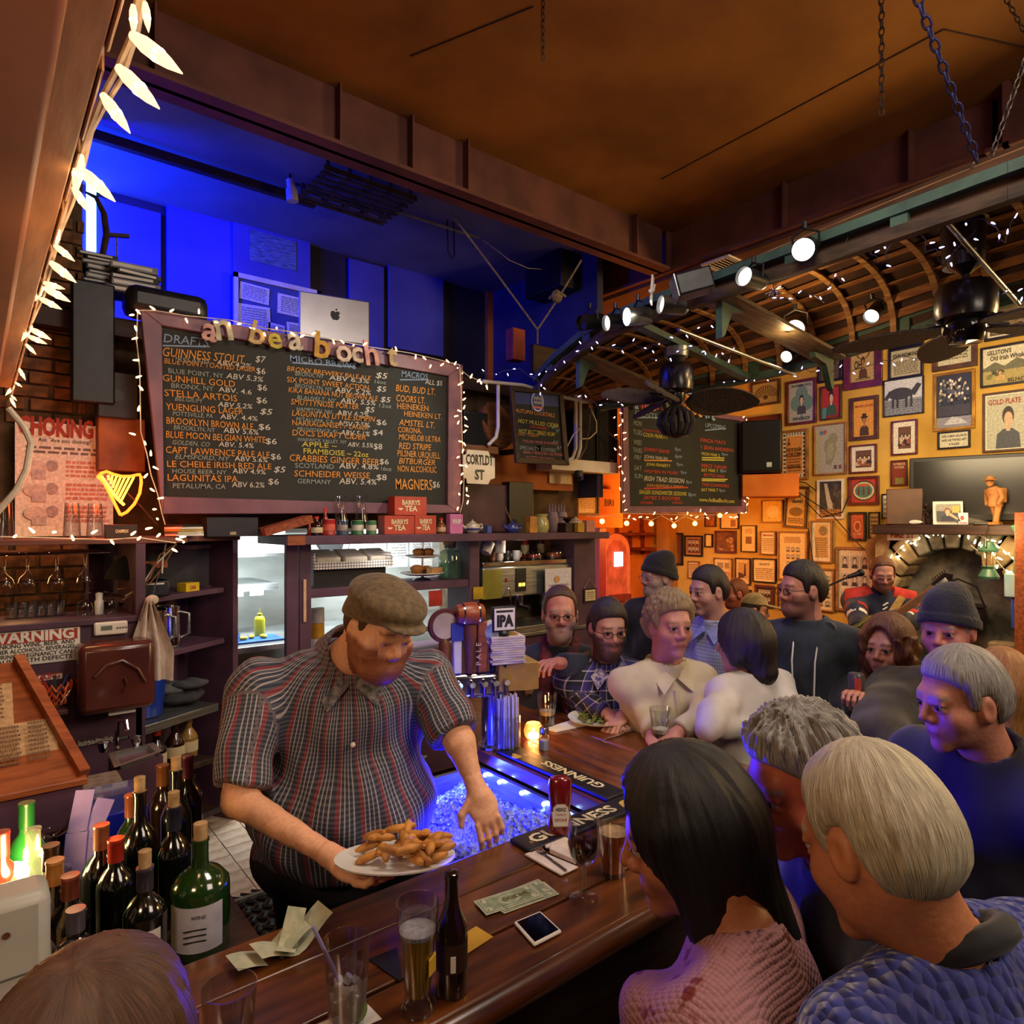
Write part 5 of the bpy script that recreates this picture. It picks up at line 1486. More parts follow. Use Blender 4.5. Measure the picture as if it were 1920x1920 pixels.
picture(1284,1318,1004,1043,'k',3,'dark red group photograph next to the tall figure print',d_grid('#7a3a20',3,2,'#4a2014'),mat=.08,matcol='#c08a54')
picture(1339,1374,1046,1096,'o',2,'cream print with two small photos above text',lambda A,r:(A.rect(0,0,1,1,'#e8c888'),A.rect(.15,.62,.5,.85,'#a88a5a'),A.rect(.58,.62,.85,.85,'#a88a5a'),A.lines(.12,.1,.88,.5,5,'#c46a44',5)))
picture(1379,1408,1046,1096,'b',2,'cream framed print of a dark lighthouse',lambda A,r:(A.rect(0,0,1,1,'#e2c084'),A.rect(.15,.2,.85,.85,'#c99a58'),A.poly([(.55,.3),(.72,.3),(.68,.8),(.6,.8)],'#4a2c18'),A.poly([(.15,.2),(.6,.25),(.5,.4),(.15,.45)],'#5a3418')))
picture(1412,1456,1047,1092,'k',2,'black framed certificate reading GOATS',d_text('#ecd29a','#b08850',6,.62),(('G O A T S',.5,.74,.1,.44,m_ink),))
picture(1416,1452,1097,1138,'m',5,'thick orange wood frame around a dark team photograph',d_grid('#4a2c18',4,2,'#2a1810'))
picture(1389,1409,1105,1125,'k',2,'small dark frame behind the seated red haired diner',d_grid('#c9a468',2,2))
picture(1290,1312,1052,1085,'o',2,'small pale print between the two standing men',d_text('#e0bc7c','#a8783c',6))
picture(1322,1343,962,988,'b',2,'small red brown print right below the bulbs',d_photo('#a8622c','#8a4a20','#c07a3c'))
picture(1351,1386,962,992,'b',2,'cream print with a brown block below the amber bulb',lambda A,r:(A.rect(0,0,1,1,'#f0cf88'),A.rect(.55,.1,.85,.6,'#a8743c')))
picture(1568,1642,1026,1148,'o',5,'large oak framed sheet of nine portraits beside the musician',d_grid('#d8c8a0',3,3,'#3a342c'))
picture(1528,1565,1066,1146,'o',3,'tall pale sheet of small portraits behind the hooded man',d_grid('#dcc8a4',2,4,'#4a3c30',.05,.9))
picture(1459,1468,1095,1142,'m',2,'narrow frame edge left of the hooded man\'s face',d_text('#c9a468','#8a6434',5))
# ====== CHIMNEY BREAST, FIREPLACE AND TELEVISION
m_stone=pm('field_stone','#a08a66','#6a5840',7,.9,bump=.6);m_soot=pm('sooty_stone','#857e70','#403c34',6,.9,bump=.6);m_pale=pm('pale_stone','#c9b48a','#97805a',7,.9,bump=.5)
XF=6.62
yl=PX(1668,1100,XF).y;yr=PX(1922,1100,XF).y
fp=thing('fireplace','rough stone fireplace with a sooty arched opening','fireplace',(XF,(yl+yr)/2,0),R(-90))
W2=(yl-yr)/2;OC=fp.location.y-PX(1785,1100,XF).y
zspr=1.22;orad=.46
def arcpt(t,r):return(OC-r*math.cos(math.pi*t),zspr+r*1.15*math.sin(math.pi*t))
rn=random.Random(11)
NV=13
for k in range(NV):
 t0,t1=k/NV+.006,(k+1)/NV-.006;ro=orad+rn.uniform(.2,.26)
 a,b,c_,d=arcpt(t0,orad),arcpt(t1,orad),arcpt(t1,ro),arcpt(t0,ro)
 MB().prism([a,b,c_,d],-rn.uniform(0,.03),.3).build('arch_stone',m_soot if 3<k<9 else m_stone,fp,bevel=.02)
for s_ in(-1,1):
 z=0;k=0
 while z<zspr-.02:
  h=min(rn.uniform(.1,.15),zspr-z);w=rn.uniform(.19,.26)+(.0)
  x=OC+s_*orad
  MB().box(min(x,x+s_*w),-rn.uniform(0,.035),z+.006,max(x,x+s_*w),.3,z+h-.006).build('jamb_stone',m_pale if s_>0 else m_stone,fp,bevel=.018)
  z+=h;k+=1
MB().box(-W2,.06,0,OC-orad-.2,.36,1.88).build('chimney_side',m_pale,fp)
MB().box(OC+orad+.2,.06,0,W2,.36,1.88).build('chimney_side',m_pale,fp)
pts=[(-W2,1.88),(W2,1.88),(W2,zspr)]+[arcpt(1-k/12,orad+.16)for k in range(13)]+[(-W2,zspr)]
MB().prism(pts,.05,.36).build('plaster_face',m_pale,fp)
MB().box(OC-orad-.1,.3,0,OC+orad+.1,.37,1.85).build('fireback',m_soot,fp)
g=MB();
for k in range(9):
 z=.9-k*.1
 MB().box(W2-.24,-.06-rn.uniform(0,.02),z,W2-.03,.06,z+.085).build('quoin_stone',m_stone,fp,bevel=.02)
MB().box(-W2,.05,1.882,W2,.37,1.954).build('hearth_shelf',m_dark,fp)
mn=thing('mantel_beam','dark rough mantel beam above the fireplace','mantel',(XF,0,0),R(-90))
y0=-PX(1640,985,XF-.1).y;y1=-PX(1935,985,XF-.1).y
ZM=1.955
MB().box(y0,-.16,ZM-.09,y1,.045,ZM).build('beam',m_dark,mn,bevel=.01)
# cauldron
o=thing('cauldron','black iron cauldron hanging in the fireplace opening','cauldron',(XF+.05,PX(1792,1130,XF).y,1.0))
MB().lathe([(.001,0),(.12,.01),(.2,.07),(.22,.16),(.2,.24),(.215,.26),(.19,.255),(.001,.2)],28,cap=False).build('pot',m_fan,o)
MB().tube([(.0,-.2,.25),(0,-.14,.42),(0,0,.48),(0,.14,.42),(0,.2,.25)],.008,6).build('handle',m_fan,o)
# things on the mantel
def onm(u,x=XF-.02):return Vector((x,PX(u,980,x).y,ZM))
tv=thing('television','black flat television above the mantel, turned towards the bar','television',PX(1815,975,6.75),R(-78));tv.location.z=ZM
w=.44
MB().box(-w,-.03,.03,w,.03,.60).build('cabinet',m_black,tv,bevel=.008)
MB().box(-w+.035,-.033,.09,w-.035,-.03,.565).build('screen',pm('tv_screen','#1d1c1a','#161513',1,.22,bump=0),tv)
MB().lathe([(.16,0),(.16,.012),(.03,.02),(.03,.05)],24).build('stand',m_black,tv)
o=thing('wooden_speaker','brown wooden speaker cabinet left of the television','speaker',onm(1695),R(-68))
MB().box(-.14,-.12,0,.14,.12,.32).build('cabinet',pm('speaker_brown','#5c3a24','#442a18',5,.5),o,bevel=.006)
MB().box(.142,-.1,.03,.145,.1,.29).build('grille',m_black,o)
o=thing('framed_photo','white framed photograph of a woman in a dark top on the mantel','photo',onm(1778,XF-.1),R(-62))
MB().at(rx=-.12).box(-.11,0,0,.11,.015,.2).build('frame',m_white,o)
A_=Art(.175,.15,'#3a4048');A_.rect(0,.6,1,1,'#8a8a80');A_.rect(.65,.5,.95,.9,'#c9a050');A_.person(.45,0,.8,'#d0a080','#20243c','#7a4a34');A_.poly([(.5,.35),(.85,.1),(.9,.16),(.58,.5)],'#d0a080')
q=A_.build('print',m_print,o,0);q.location=(0,-.014,.1);q.rotation_euler.x=-.12
o=thing('small_card','small white card with a red figure beside the framed photograph','card',onm(1806,XF-.07),R(-65))
A_=Art(.07,.1,'#d9d9dc');A_.ell(.4,.55,.2,.2,'#c05048');A_.rect(.1,.08,.9,.16,'#b04848');q=A_.build('print',m_print,o,0);q.location.z=.05;q.rotation_euler.x=-.1
MB().at(rx=-.1).box(-.035,.001,0,.035,.006,.1).build('card_back',m_white,o)
# carved soldier figurine
o=thing('soldier_figurine','carved light wood figurine of a hatted walking man on the mantel','figurine',onm(1866,XF-.1),R(-120))
mw=pm('carved_wood','#b07a44','#8a5a2c',14,.6)
g=MB()
g.tube([(.03,-.03,.01),(.028,-.01,.09),(.03,0,.17)],[.022,.022,.03],8).tube([(-.03,.05,.01),(-.03,.03,.09),(-.02,.0,.17)],[.022,.022,.03],8)
g.box(.01,-.08,0,.05,.0,.018).box(-.05,0,0,-.01,.08,.018)
g.tube([(0,0,.15),(0,-.0,.22),(0,-.02,.28),(0,-.03,.31)],[.055,.052,.06,.03],10)
g.tube([(-.06,-.02,.29),(-.075,-.01,.22),(-.06,-.02,.16)],[.02,.018,.014],7).tube([(.06,-.02,.29),(.075,-.01,.22),(.06,-.04,.16)],[.02,.018,.014],7)
g.sph((0,-.05,.345),(.028,.032,.036),10,8)
g.build('body',mw,o)
MB().lathe([(.055,.362),(.05,.368),(.034,.372),(.03,.395),(.001,.402)],16,(0,-.05,0)).build('hat',mw,o)
MB().box(-.04,.02,.18,.04,.075,.3).build('pack',mw,o,bevel=.01)
o=thing('metal_figurine','small twisted dark metal figurine before the television','figurine',onm(1736,XF-.06),R(-90))
g=MB();rn=random.Random(8)
for k in range(7):
 a=rn.uniform(0,6.28)
 g.tube([(.03*math.cos(a),.03*math.sin(a),0),(.02*math.sin(a),.02*math.cos(a),.08),(.04*math.cos(a+1),.03*math.sin(a+1),.15)],[.014,.012,.008],6)
g.sph((0,0,.17),(.022,.022,.026),8,6).build('figure',m_rust,o)
tag(MB().sph((0,0,.02),(.02,.07,.02),12,8).build('white_shell',m_white,None,180,loc=onm(1714,XF-.1)),'small white shell like dish on the mantel edge','dish')
o=tag(MB().box(-.02,-.09,0,.02,.09,.02).build('remote_control',m_black,None,40,.004,onm(1850,XF-.14),.3),'flat black remote control lying under the figurine','remote')
o=thing('fire_sign','white plaque with red letters FIRE ST hung under the mantel','sign',PX(1692,1002,XF-.04),R(-90))
MB().box(-.13,0,-.055,.13,.01,.055).build('plate',m_white,o)
txt('FIRE ST',.07,m_inkr,o,(0,-.003,-.03),width=.2,align='CENTER',bold=.03)
o=thing('skin_drum','round tan skin drum hanging left of the fireplace','drum',PX(1650,1030,XF+.2),R(-90))
MB().at(rx=R(90)).lathe([(.12,-.0),(.13,.02),(.12,.04)],28).build('disc',pm('hide','#a07c56'),o)
lan=thing('lantern','green camping lantern hanging at the fireplace\'s right side','lantern',PX(1854,1085,XF-.16))
m_lg=pm('lantern_green','#3c6a54','#2a4c3c',6,.4)
MB().lathe([(.07,0),(.075,.02),(.06,.05),(.045,.08),(.055,.1),(.03,.11)],20).build('base',m_lg,lan)
MB().lathe([(.045,.1),(.05,.16),(.045,.22)],20,cap=False).build('chimney_glass',thin('lamp_glass','#fff2d8',.6,.12,'#ffe2b0'),lan)
MB().lathe([(.07,.22),(.075,.235),(.05,.26),(.035,.3),(.02,.305)],20).build('hood',m_lg,lan)
MB().tube([(.055,.0,.1),(.07,0,.22),(.05,0,.38),(0,0,.43),(-.05,0,.38),(-.07,0,.22),(-.055,0,.1)],.004,6).build('bail',m_chrome,lan)
hn=thing('hand_net','green cord with a clear blue box hanging by the door post','hanging',PX(1897,990,XF-.2))
q=hn.location
MB().tube([PX(u,v,XF-.2)-q for u,v in((1900,985),(1908,1000),(1906,1040),(1904,1080))],.018,7).build('green_cord',pm('cord_green','#3f8a62','#2c6a48',9,.6),hn)
MB().box(-.05,-.1,-.55,.05,.04,-.36).build('clear_box',pm('box_pale_blue','#a8c4c8','#7fb0b8',5,.3),hn,bevel=.01)
MB().box(-.03,-.07,-.8,.03,.0,-.55).build('blue_box',pm('box_deep_blue','#3a5ab0','#2a4490',5,.3),hn,bevel=.01)
# lights round the arch
pts=[];
for k in range(25):
 t=.06+.88*k/24;x,z=arcpt(t,orad+.14);pts.append(Vector((XF-.05,fp.location.y-x,z)))
string_light('arch_lights','warm white string lights around the fireplace arch',pts,along(pts,46,.03,4),glow('bulb_arch','#ffe2a8',16),m_wirew,GS,sc=1.5,seed=4)
pts=[PX(u,v,XF-.12)for u,v in((1820,1022),(1836,1035),(1850,1030),(1868,1050),(1885,1070),(1900,1100))]
string_light('arch_lights','loose bright string lights hanging behind the lantern',pts,along(pts,14,.04,5),glow('bulb_arch','#ffe2a8',16),m_wirew,GS,sc=1.5,seed=5)
# dark wires trailing down the picture wall
wr=thing('trailing_cables','thin dark cables trailing down the picture wall from the speaker','cables',PX(1450,890,6.93))
q=wr.location
for pts in(((1455,885),(1500,925),(1560,965),(1600,1010),(1640,1050)),((1470,900),(1510,905),(1530,920)),((1510,940),(1540,970),(1580,960),(1592,930)),((1515,990),(1522,1040),(1530,1080))):
 MB().tube([PX(u,v,6.93)-q for u,v in pts],.006,5).build('cable',m_black,wr)
 # ====== GLASS AND DRINKS
g_clear=thin('clear_glass','#f4f6f8',.7)
def pol(*p):return list(p)
def glass_body(o,prof,n=28,name='glass'):
 return MB().lathe(prof,n,cap=False).build(name,g_clear,o)
def liquid(o,prof,col,n=24,name='drink',rough=.1,glowy=0):
 m=pm('liquid'+col,col,col,4,rough,bump=0,coat=.5);m.node_tree.nodes['Principled BSDF'].inputs['Transmission Weight'].default_value=.25
 return MB().lathe(prof,n).build(name,m,o)
def pint(name,lab,p,lvl,col,head=0,headcol='#d9c49a',h=.148,r0=.030,r1=.0445,cat='glass',group=None,bulge=0):
 o=thing(name,lab,cat,p,0,group)
 def rr(z):return r0+(r1-r0)*z/h+bulge*math.exp(-((z-h*.72)/.02)**2)
 zs=[h*k/12 for k in range(13)]
 glass_body(o,[(.001,.001),(r0*.98,.0)]+[(rr(z),z)for z in zs]+[(rr(z)-.0018,z)for z in reversed(zs[1:])]+[(.001,.012)])
 z0=.012;z1=h*lvl
 if lvl>0:
  liquid(o,[(.001,z0)]+[(rr(z0+(z1-z0)*k/6)-.0025,z0+(z1-z0)*k/6)for k in range(7)]+[(.001,z1)],col)
  if head:
   MB().lathe([(.001,z1+.0005)]+[(rr(z1+head*k/2)-.0025,z1+.0005+head*k/2)for k in range(3)]+[(.001,z1+head)],24).build('foam',pm('foam'+headcol,headcol,None,60,.9),o)
 return o
pint('pint_glass','pint glass of amber red ale beside the wine glass',PZ(1150,1638,ZB),.72,'#e8700e',.002,'#c9a070')
wg=thing('wine_glass','stemmed wine glass half full of red wine on the bar','glass',PZ(1095,1686,ZB))
wp=[(.034,.0),(.035,.003),(.012,.009),(.005,.02),(.004,.06),(.006,.078),(.02,.088),(.034,.108),(.0395,.135),(.037,.165),(.0325,.19)]
glass_body(wg,wp+[(r-.0015,z)for r,z in reversed(wp[6:])])
liquid(wg,[(.001,.091),(.019,.092),(.033,.110),(.038,.136),(.001,.142)],'#2a0508')
pil=thing('pilsner_glass','footed pilsner glass of pale beer beside the brown bottle','glass',PZ(783,1893,ZB))
pp_=[(.030,.0),(.031,.008),(.026,.02),(.0225,.028),(.025,.045),(.031,.11),(.037,.165),(.040,.2)]
glass_body(pil,[(.001,0)]+pp_+[(r-.0016,z)for r,z in reversed(pp_[3:])])
liquid(pil,[(.001,.031),(.021,.032),(.0235,.046),(.0295,.11),(.0325,.14),(.001,.141)],'#a87818')
MB().lathe([(.001,.141),(.0325,.141),(.034,.15),(.001,.15)],24).build('foam',pm('foam_pale','#b8b0b8',None,60,.9),pil)
MB().at((0,-.026,.09),rz=0).box(-.012,-.006,-.015,.012,-.004,.015).build('yellow_label',pm('label_yellow','#d8b030'),pil).rotation_euler=(0,0,.5)
bt=thing('beer_bottle','brown longneck beer bottle behind the pilsner glass','bottle',PZ(847,1858,ZB))
m_brown=pm('brown_glass','#24120a','#160a05',4,.08,coat=1.)
MB().lathe([(.001,0),(.029,.001),(.0305,.006),(.0305,.115),(.029,.128),(.018,.155),(.0135,.18),(.0128,.215),(.0142,.218),(.0142,.228),(.011,.23),(.001,.23)],28).build('bottle',m_brown,bt)
MB().lathe([(.0309,.05),(.0309,.105)],28,cap=False).build('dark_label',pm('label_dark','#3a2416','#2a180e',9,.5),bt)
MB().at(rz=-.5).box(-.005,-.0325,.055,.005,-.031,.085).build('barcode',m_white,bt)
tu=thing('tumbler','tall tumbler of ice, lime and a straw in the foreground','glass',PZ(650,1918,ZB))
tp=[(.030,0),(.031,.004),(.043,.15)]
glass_body(tu,[(.001,0)]+tp+[(.0412,.15),(.029,.01),(.001,.01)])
g=MB();rn=random.Random(6)
for k in range(26):
 a=rn.uniform(0,6.28);z=rn.uniform(.02,.075);q=(.022+z*.08)*math.sqrt(rn.random())
 g.at((q*math.cos(a),q*math.sin(a),z),rz=rn.uniform(0,3),rx=rn.uniform(0,3)).cbox((0,0,0),(.016,.014,.012))
o=g.build('ice_cubes',thin('ice_clear','#f0ece8',1.,.25,'#e8e0d8',.1),tu,0,.002);o['kind']='stuff'
MB().at((.01,-.018,.03),rx=1.1).lathe([(.018,0),(.02,.004),(.018,.008)],16).build('lime_wedge',pm('lime_green','#6a7a24','#4c5a18',20,.4),tu)
MB().cyl((.012,0,.02),(-.058,.012,.19),.0035,.0035,10).build('straw',thin('straw_clear','#d8d0f0',.9,.35,'#b8b0e0'),tu)
MB().lathe([(.0335,.02),(.0385,.09)],20,cap=False).build('melt_water',thin('melt','#e8e0da',.3,.12,'#d8c8c0'),tu)
t2=thing('tumbler','empty tumbler by the brown haired patron in the lower left','glass',PD(430,1990,1.08));t2.location.z=ZB
glass_body(t2,[(.001,0)]+tp+[(.0412,.15),(.029,.01),(.001,.01)])
# napkins, coasters, bills, phone
def flat(name,lab,cat,corners,mat,th=.002,z=ZB):
 p=[PZ(u,v,z)for u,v in corners];c=sum(p,Vector())/len(p)
 o=MB().slab([(q.x-c.x,q.y-c.y)for q in p],.0006,th).build(name,mat,None,0,loc=(c.x,c.y,z));tag(o,lab,cat);return o
flat('coaster','yellow beer mat with a dark crest behind the brown bottle','coaster',((808,1790),(893,1738),(925,1758),(860,1800)),pm('beer_mat','#c99a2c','#b08420',6,.8))
cq=PZ(888,1765,ZB+.003)
flat('coaster','black square coaster beside the pilsner glass','coaster',((690,1800),(745,1778),(755,1838),(748,1840)),m_black)
flat('napkin','white paper napkin under the ice tumbler','napkin',((585,1926),(690,1885),(716,1912),(640,1945)),m_white)
m_bill=pm('bill_paper','#b9b79a','#9aa088',30,.9)
def bill(lab,TL,TR,BL,z,seed,front=True,curl=0):
 a,b,c=PZ(*TL,z),PZ(*TR,z),PZ(*BL,z)
 ang=math.atan2((b-a).y,(b-a).x);o=thing('dollar_bill',lab,'money',((b+c).x/2,(b+c).y/2,z),ang,'dollar bills on the bar')
 w,h=.156,.066
 vs=[];fs=[];n=10
 for j in range(2):
  for i in range(n+1):
   x=i/n;vs.append(((x-.5)*w,(j-.5)*h,.001+curl*(x-.4)**2*.16+abs(curl)*.01*math.sin(x*9)))
 fs=[(i,i+1,n+2+i,n+1+i)for i in range(n)]
 MB().add(vs,fs).build('paper',m_bill,o)
 if not curl:
  A_=Art(w*.94,h*.86,'#7c8a6c');A_.rect(.015,.03,.985,.97,'#a9ab8a');A_.rect(.04,.08,.96,.92,'#7f8c70');A_.ell(.5,.5,.2,.34,'#a6a888');A_.ell(.5,.5,.13,.3,'#8a9478')
  for x in(.09,.91):
   for zz in(.2,.8):A_.ell(x,zz,.05,.14,'#b4b494')
  q=A_.build('print',m_print,o,0);q.rotation_euler.x=R(-90);q.location.z=.0016
  txt('ONE',.018,pm('ink_olive','#6a6a3a'),o,(0,-.007,.005),align='CENTER',bold=.02,rot=(0,0,0))
  for x in(-.065,.065):
   for yy in(-.024,.014):txt('1',.012,m_ink,o,(x,yy,.005),align='CENTER',rot=(0,0,0))
 return o
bill('top dollar bill of the neat fan beside the phone',(889,1692),(1006,1655),(898,1720),ZB+.0035,1)
bill('lower dollar bill sticking out at the right of the fan',(912,1690),(1026,1645),(922,1716),ZB+.002,2)
bill('bottom dollar bill of the fan, barely showing',(922,1690),(1034,1652),(930,1716),ZB+.0005,3)
bill('curled dollar bill lying lowest in the crumpled pile',(430,1812),(560,1752),(445,1828),ZB+.001,4,curl=.6)
bill('curled dollar bill with its right corner lifted towards the bartender',(470,1790),(590,1735),(500,1812),ZB+.006,5,curl=.8)
b=bill('folded dollar bill standing up on the crumpled pile',(500,1790),(560,1740),(520,1800),ZB+.012,6,curl=1.3);b.rotation_euler=(R(12),R(-8),b.rotation_euler.z+.5);b.location.z=ZB+.012;b.scale=(.6,.6,.6)
ph=thing('smartphone','white rimmed smartphone with a dark screen lying on the bar','phone',PZ(1008,1747,ZB),0)
c=[PZ(963,1735,ZB),PZ(1013,1714,ZB),PZ(1054,1752,ZB),PZ(1002,1779,ZB)];o3=ph.location
poly=[((q-o3).x,(q-o3).y)for q in c]
MB().slab([poly[i]for i in(3,2,1,0)],.001,.009).build('case',m_white,ph,bevel=.004)
def inset(pl,k):
 cx=sum(p[0]for p in pl)/4;cy=sum(p[1]for p in pl)/4;return[(cx+(x-cx)*k,cy+(y-cy)*k)for x,y in pl]
MB().slab([inset(poly,.86)[i]for i in(3,2,1,0)],.0088,.0096).build('screen',pm('phone_screen','#050506','#020203',1,.08,bump=0),ph)
# napkin roll and fork
nk=thing('folded_napkin','folded white napkin in front of the ketchup bottle','napkin',PZ(1045,1605,ZB))
q=nk.location
for corners,z0,z1 in((((983,1606),(1005,1597),(1085,1630),(1052,1645)),.001,.008),(((1020,1567),(1065,1578),(1070,1600),(1022,1596)),.006,.012),(((1033,1596),(1085,1612),(1080,1628),(1030,1606)),.008,.022)):
 pl=[PZ(u,v,ZB)-q for u,v in corners]
 MB().slab([(p.x,p.y)for p in reversed(pl)],z0,z1).build('fold',pm('napkin_white','#d8cbc4','#c4b4ac',20,.9),nk,bevel=.003)
fk=thing('fork','steel fork with tines up on the folded napkin','fork',PZ(1010,1598,ZB+.01))
q=fk.location
a=PZ(998,1577,ZB+.014)-q;b=PZ(1022,1604,ZB+.01)-q;e=PZ(1062,1632,ZB+.012)-q
d=(b-a).normalized();s_=Vector((d.y,-d.x,0))
for k in range(4):MB().tube([a+s_*(-.009+.006*k),b-d*.02+s_*(-.009+.006*k)],.0016,5).build('tine',m_chrome,fk)
MB().slab([((b-d*.02+s_*.011).x,(b-d*.02+s_*.011).y),((b-d*.02-s_*.011).x,(b-d*.02-s_*.011).y),((b-s_*.004).x,(b-s_*.004).y),((b+s_*.004).x,(b+s_*.004).y)],-.003,0).tube([b-d*.005,e],.003,6).build('handle',m_chrome,fk)
# ketchup
kt=thing('ketchup_bottle','red squeeze ketchup bottle with a keystone label on the bar mat','bottle',PZ(1050,1570,ZB),-.65)
m_ket=pm('ketchup_red','#7c1418','#5a0c10',5,.18,coat=.6)
vs=[];fs=[];n=24
prf=[(.030,.0),(.034,.006),(.035,.04),(.030,.075),(.029,.09),(.033,.12),(.034,.15),(.031,.168),(.02,.175),(.001,.176)]
for r,z in prf:vs+=[(r*1.0*math.cos(2*math.pi*i/n),r*.62*math.sin(2*math.pi*i/n),z)for i in range(n)]
fs=[(k*n+i,k*n+(i+1)%n,(k+1)*n+(i+1)%n,(k+1)*n+i)for k in range(len(prf)-1)for i in range(n)]+[tuple(range(n-1,-1,-1))]
MB().add(vs,fs).build('bottle',m_ket,kt)
key=[(-.022,.04),(.022,.04),(.027,.082),(.022,.084),(.022,.094),(.012,.104),(-.012,.104),(-.022,.094),(-.022,.084),(-.027,.082)]
MB().prism(key,-.0235,-.022).build('label_edge',pm('label_gold','#c9b090'),kt)
MB().prism([(x*.9,.072+(z-.072)*.9)for x,z in key],-.0245,-.0235).build('label',m_white,kt)
txt('HEINZ',.014,m_ink,kt,(0,-.0252,.085),width=.03,align='CENTER',bold=.02)
txt('TOMATO',.009,m_inkr,kt,(0,-.0252,.072),width=.03,align='CENTER')
txt('KETCHUP',.012,m_inkr,kt,(0,-.0252,.056),width=.034,align='CENTER',bold=.02)
# rubber bar mats with lettering
def barmat(lab,x0,y0,x1,y1,txts,along_y):
 o=thing('bar_mat',lab,'bar mat',(x0,y0,ZB),0,'black lettered bar mats')
 w,h=x1-x0,y1-y0
 MB().box(0,0,.0008,w,h,.014).build('mat',m_rubber,o,bevel=.004)
 MB().box(.006,.006,.0138,w-.006,h-.006,.0145).build('face',m_black,o)
 return o
o=barmat('black bar mat with cream lettering along the front of the ice well',1.17,1.372,1.69,1.462,None,0)
txt('GUINNESS',.062,m_inkc,o,(.035,.022,.0155),width=.34,rot=(0,0,0),bold=.03)
harp=[(.0,.0),(.012,.03),(.03,.036),(.05,.034),(.055,.02),(.03,.004)]
MB().at((.40,.025,.0147)).slab([(x,y)for x,y in reversed(harp)],0,.001).build('harp_emblem',pm('gold_print','#c9a84a',None,9,.5),o)
for k in range(14):
 MB().box(.46+k*.004,.008,.0146,.462+k*.004,.082,.0152).build('rib',m_rubber,o)
o=barmat('black bar mat with upside down lettering along the ice well\'s right side',1.582,1.475,1.68,2.06,None,1)
txt('GUINNESS',.055,m_inkc,o,(.075,.07,.0155),width=.30,rot=(0,0,R(90)),bold=.03)
MB().at((.03,.46,.0147),rz=R(90)).slab([(0,0),(.05,0),(.05,.012),(.035,.02),(.03,.032),(.012,.036),(0,.03)],0,.001).build('harp_emblem',pm('gold_print','#c9a84a'),o)
txt('EST. 1759',.02,m_inkc,o,(.06,.40,.0155),rot=(0,0,R(90)))
# far end of the bar: taps tower, straws, candle, shaker, plate, stouts
pint('stout_glass','half drunk stout glass nearest the tap tower',PZ(997,1322,ZB),.42,'#0a0504',.022,bulge=.003,group='stout glasses on the bar')
pint('stout_glass','stout glass with foam rings between the candle and the tower',PZ(1026,1362,ZB),.36,'#0a0504',.016,bulge=.003,group='stout glasses on the bar')
pint('stout_glass','last third of a stout before the white shirted man',PZ(1238,1396,ZB),.34,'#0a0504',.014,'#e0d4b8',group='stout glasses on the bar')
o=thing('candle_holder','round glass candle holder glowing on the bar','candle',PZ(1000,1386,ZB))
MB().lathe([(.025,0),(.036,.015),(.04,.035),(.034,.06),(.028,.068),(.026,.066),(.03,.03),(.001,.006)],22,cap=False).build('holder',thin('frosted_glass','#fff4e0',.4,.3,'#ffe0b0',.2),o)
MB().lathe([(.001,.006),(.022,.006),(.022,.024),(.001,.024)],16).sph((0,0,.034),(.007,.007,.014),8,6).build('flame',glow('flame','#ffca80',22),o)
lamp('lamp_candle','POINT',PZ(1000,1386,ZB)+Vector((0,0,.085)),1.2,'#ffb060',.02)
o=thing('salt_shaker','small glass salt shaker with steel top by the candle','shaker',PZ(1020,1406,ZB))
MB().lathe([(.021,0),(.022,.01),(.02,.055),(.016,.065)],8,cap=False).build('glass',g_clear,o)
MB().lathe([(.001,.003),(.019,.003),(.018,.04),(.001,.04)],8).build('salt',pm('salt','#b8c4dc'),o)
MB().lathe([(.019,.064),(.02,.07),(.019,.088),(.01,.096),(.001,.097)],16).build('cap',m_chrome,o)
o=thing('salad_plate','white plate of half eaten salad on the bar','plate',PZ(1122,1356,ZB),.4)
MB().lathe([(.07,0),(.08,.004),(.135,.026),(.137,.03),(.085,.012),(.001,.011)],32,cap=False).build('plate',pm('china','#ecebe6'),o)
g=MB();rn=random.Random(4)
for k in range(90):
 a=rn.uniform(0,6.28);q=.085*math.sqrt(rn.random())
 g.at((q*math.cos(a),q*math.sin(a),.018+rn.uniform(0,.02)),rz=rn.uniform(0,6),rx=rn.uniform(-.8,.8),ry=rn.uniform(-.8,.8)).cbox((0,0,0),(.03,.012,.003))
q=g.build('salad',pm('salad_leaf','#7c9438','#4a3420',40,.6),o,0);q['kind']='stuff'
flat('napkin','crumpled white napkin between the stout and the salad plate','napkin',((1022,1368),(1072,1352),(1100,1362),(1042,1374)),m_white,.006)
kn=thing('knife','steel knife lying beside the salad plate','knife',PZ(1165,1376,ZB+.004))
a=PZ(1134,1386,ZB+.004)-kn.location;b=PZ(1198,1366,ZB+.004)-kn.location
m_=a.lerp(b,.5)
MB().bar(a,m_,.016,.002).build('blade',m_chrome,kn);MB().bar(m_,b,.013,.007).build('handle',m_chrome,kn)
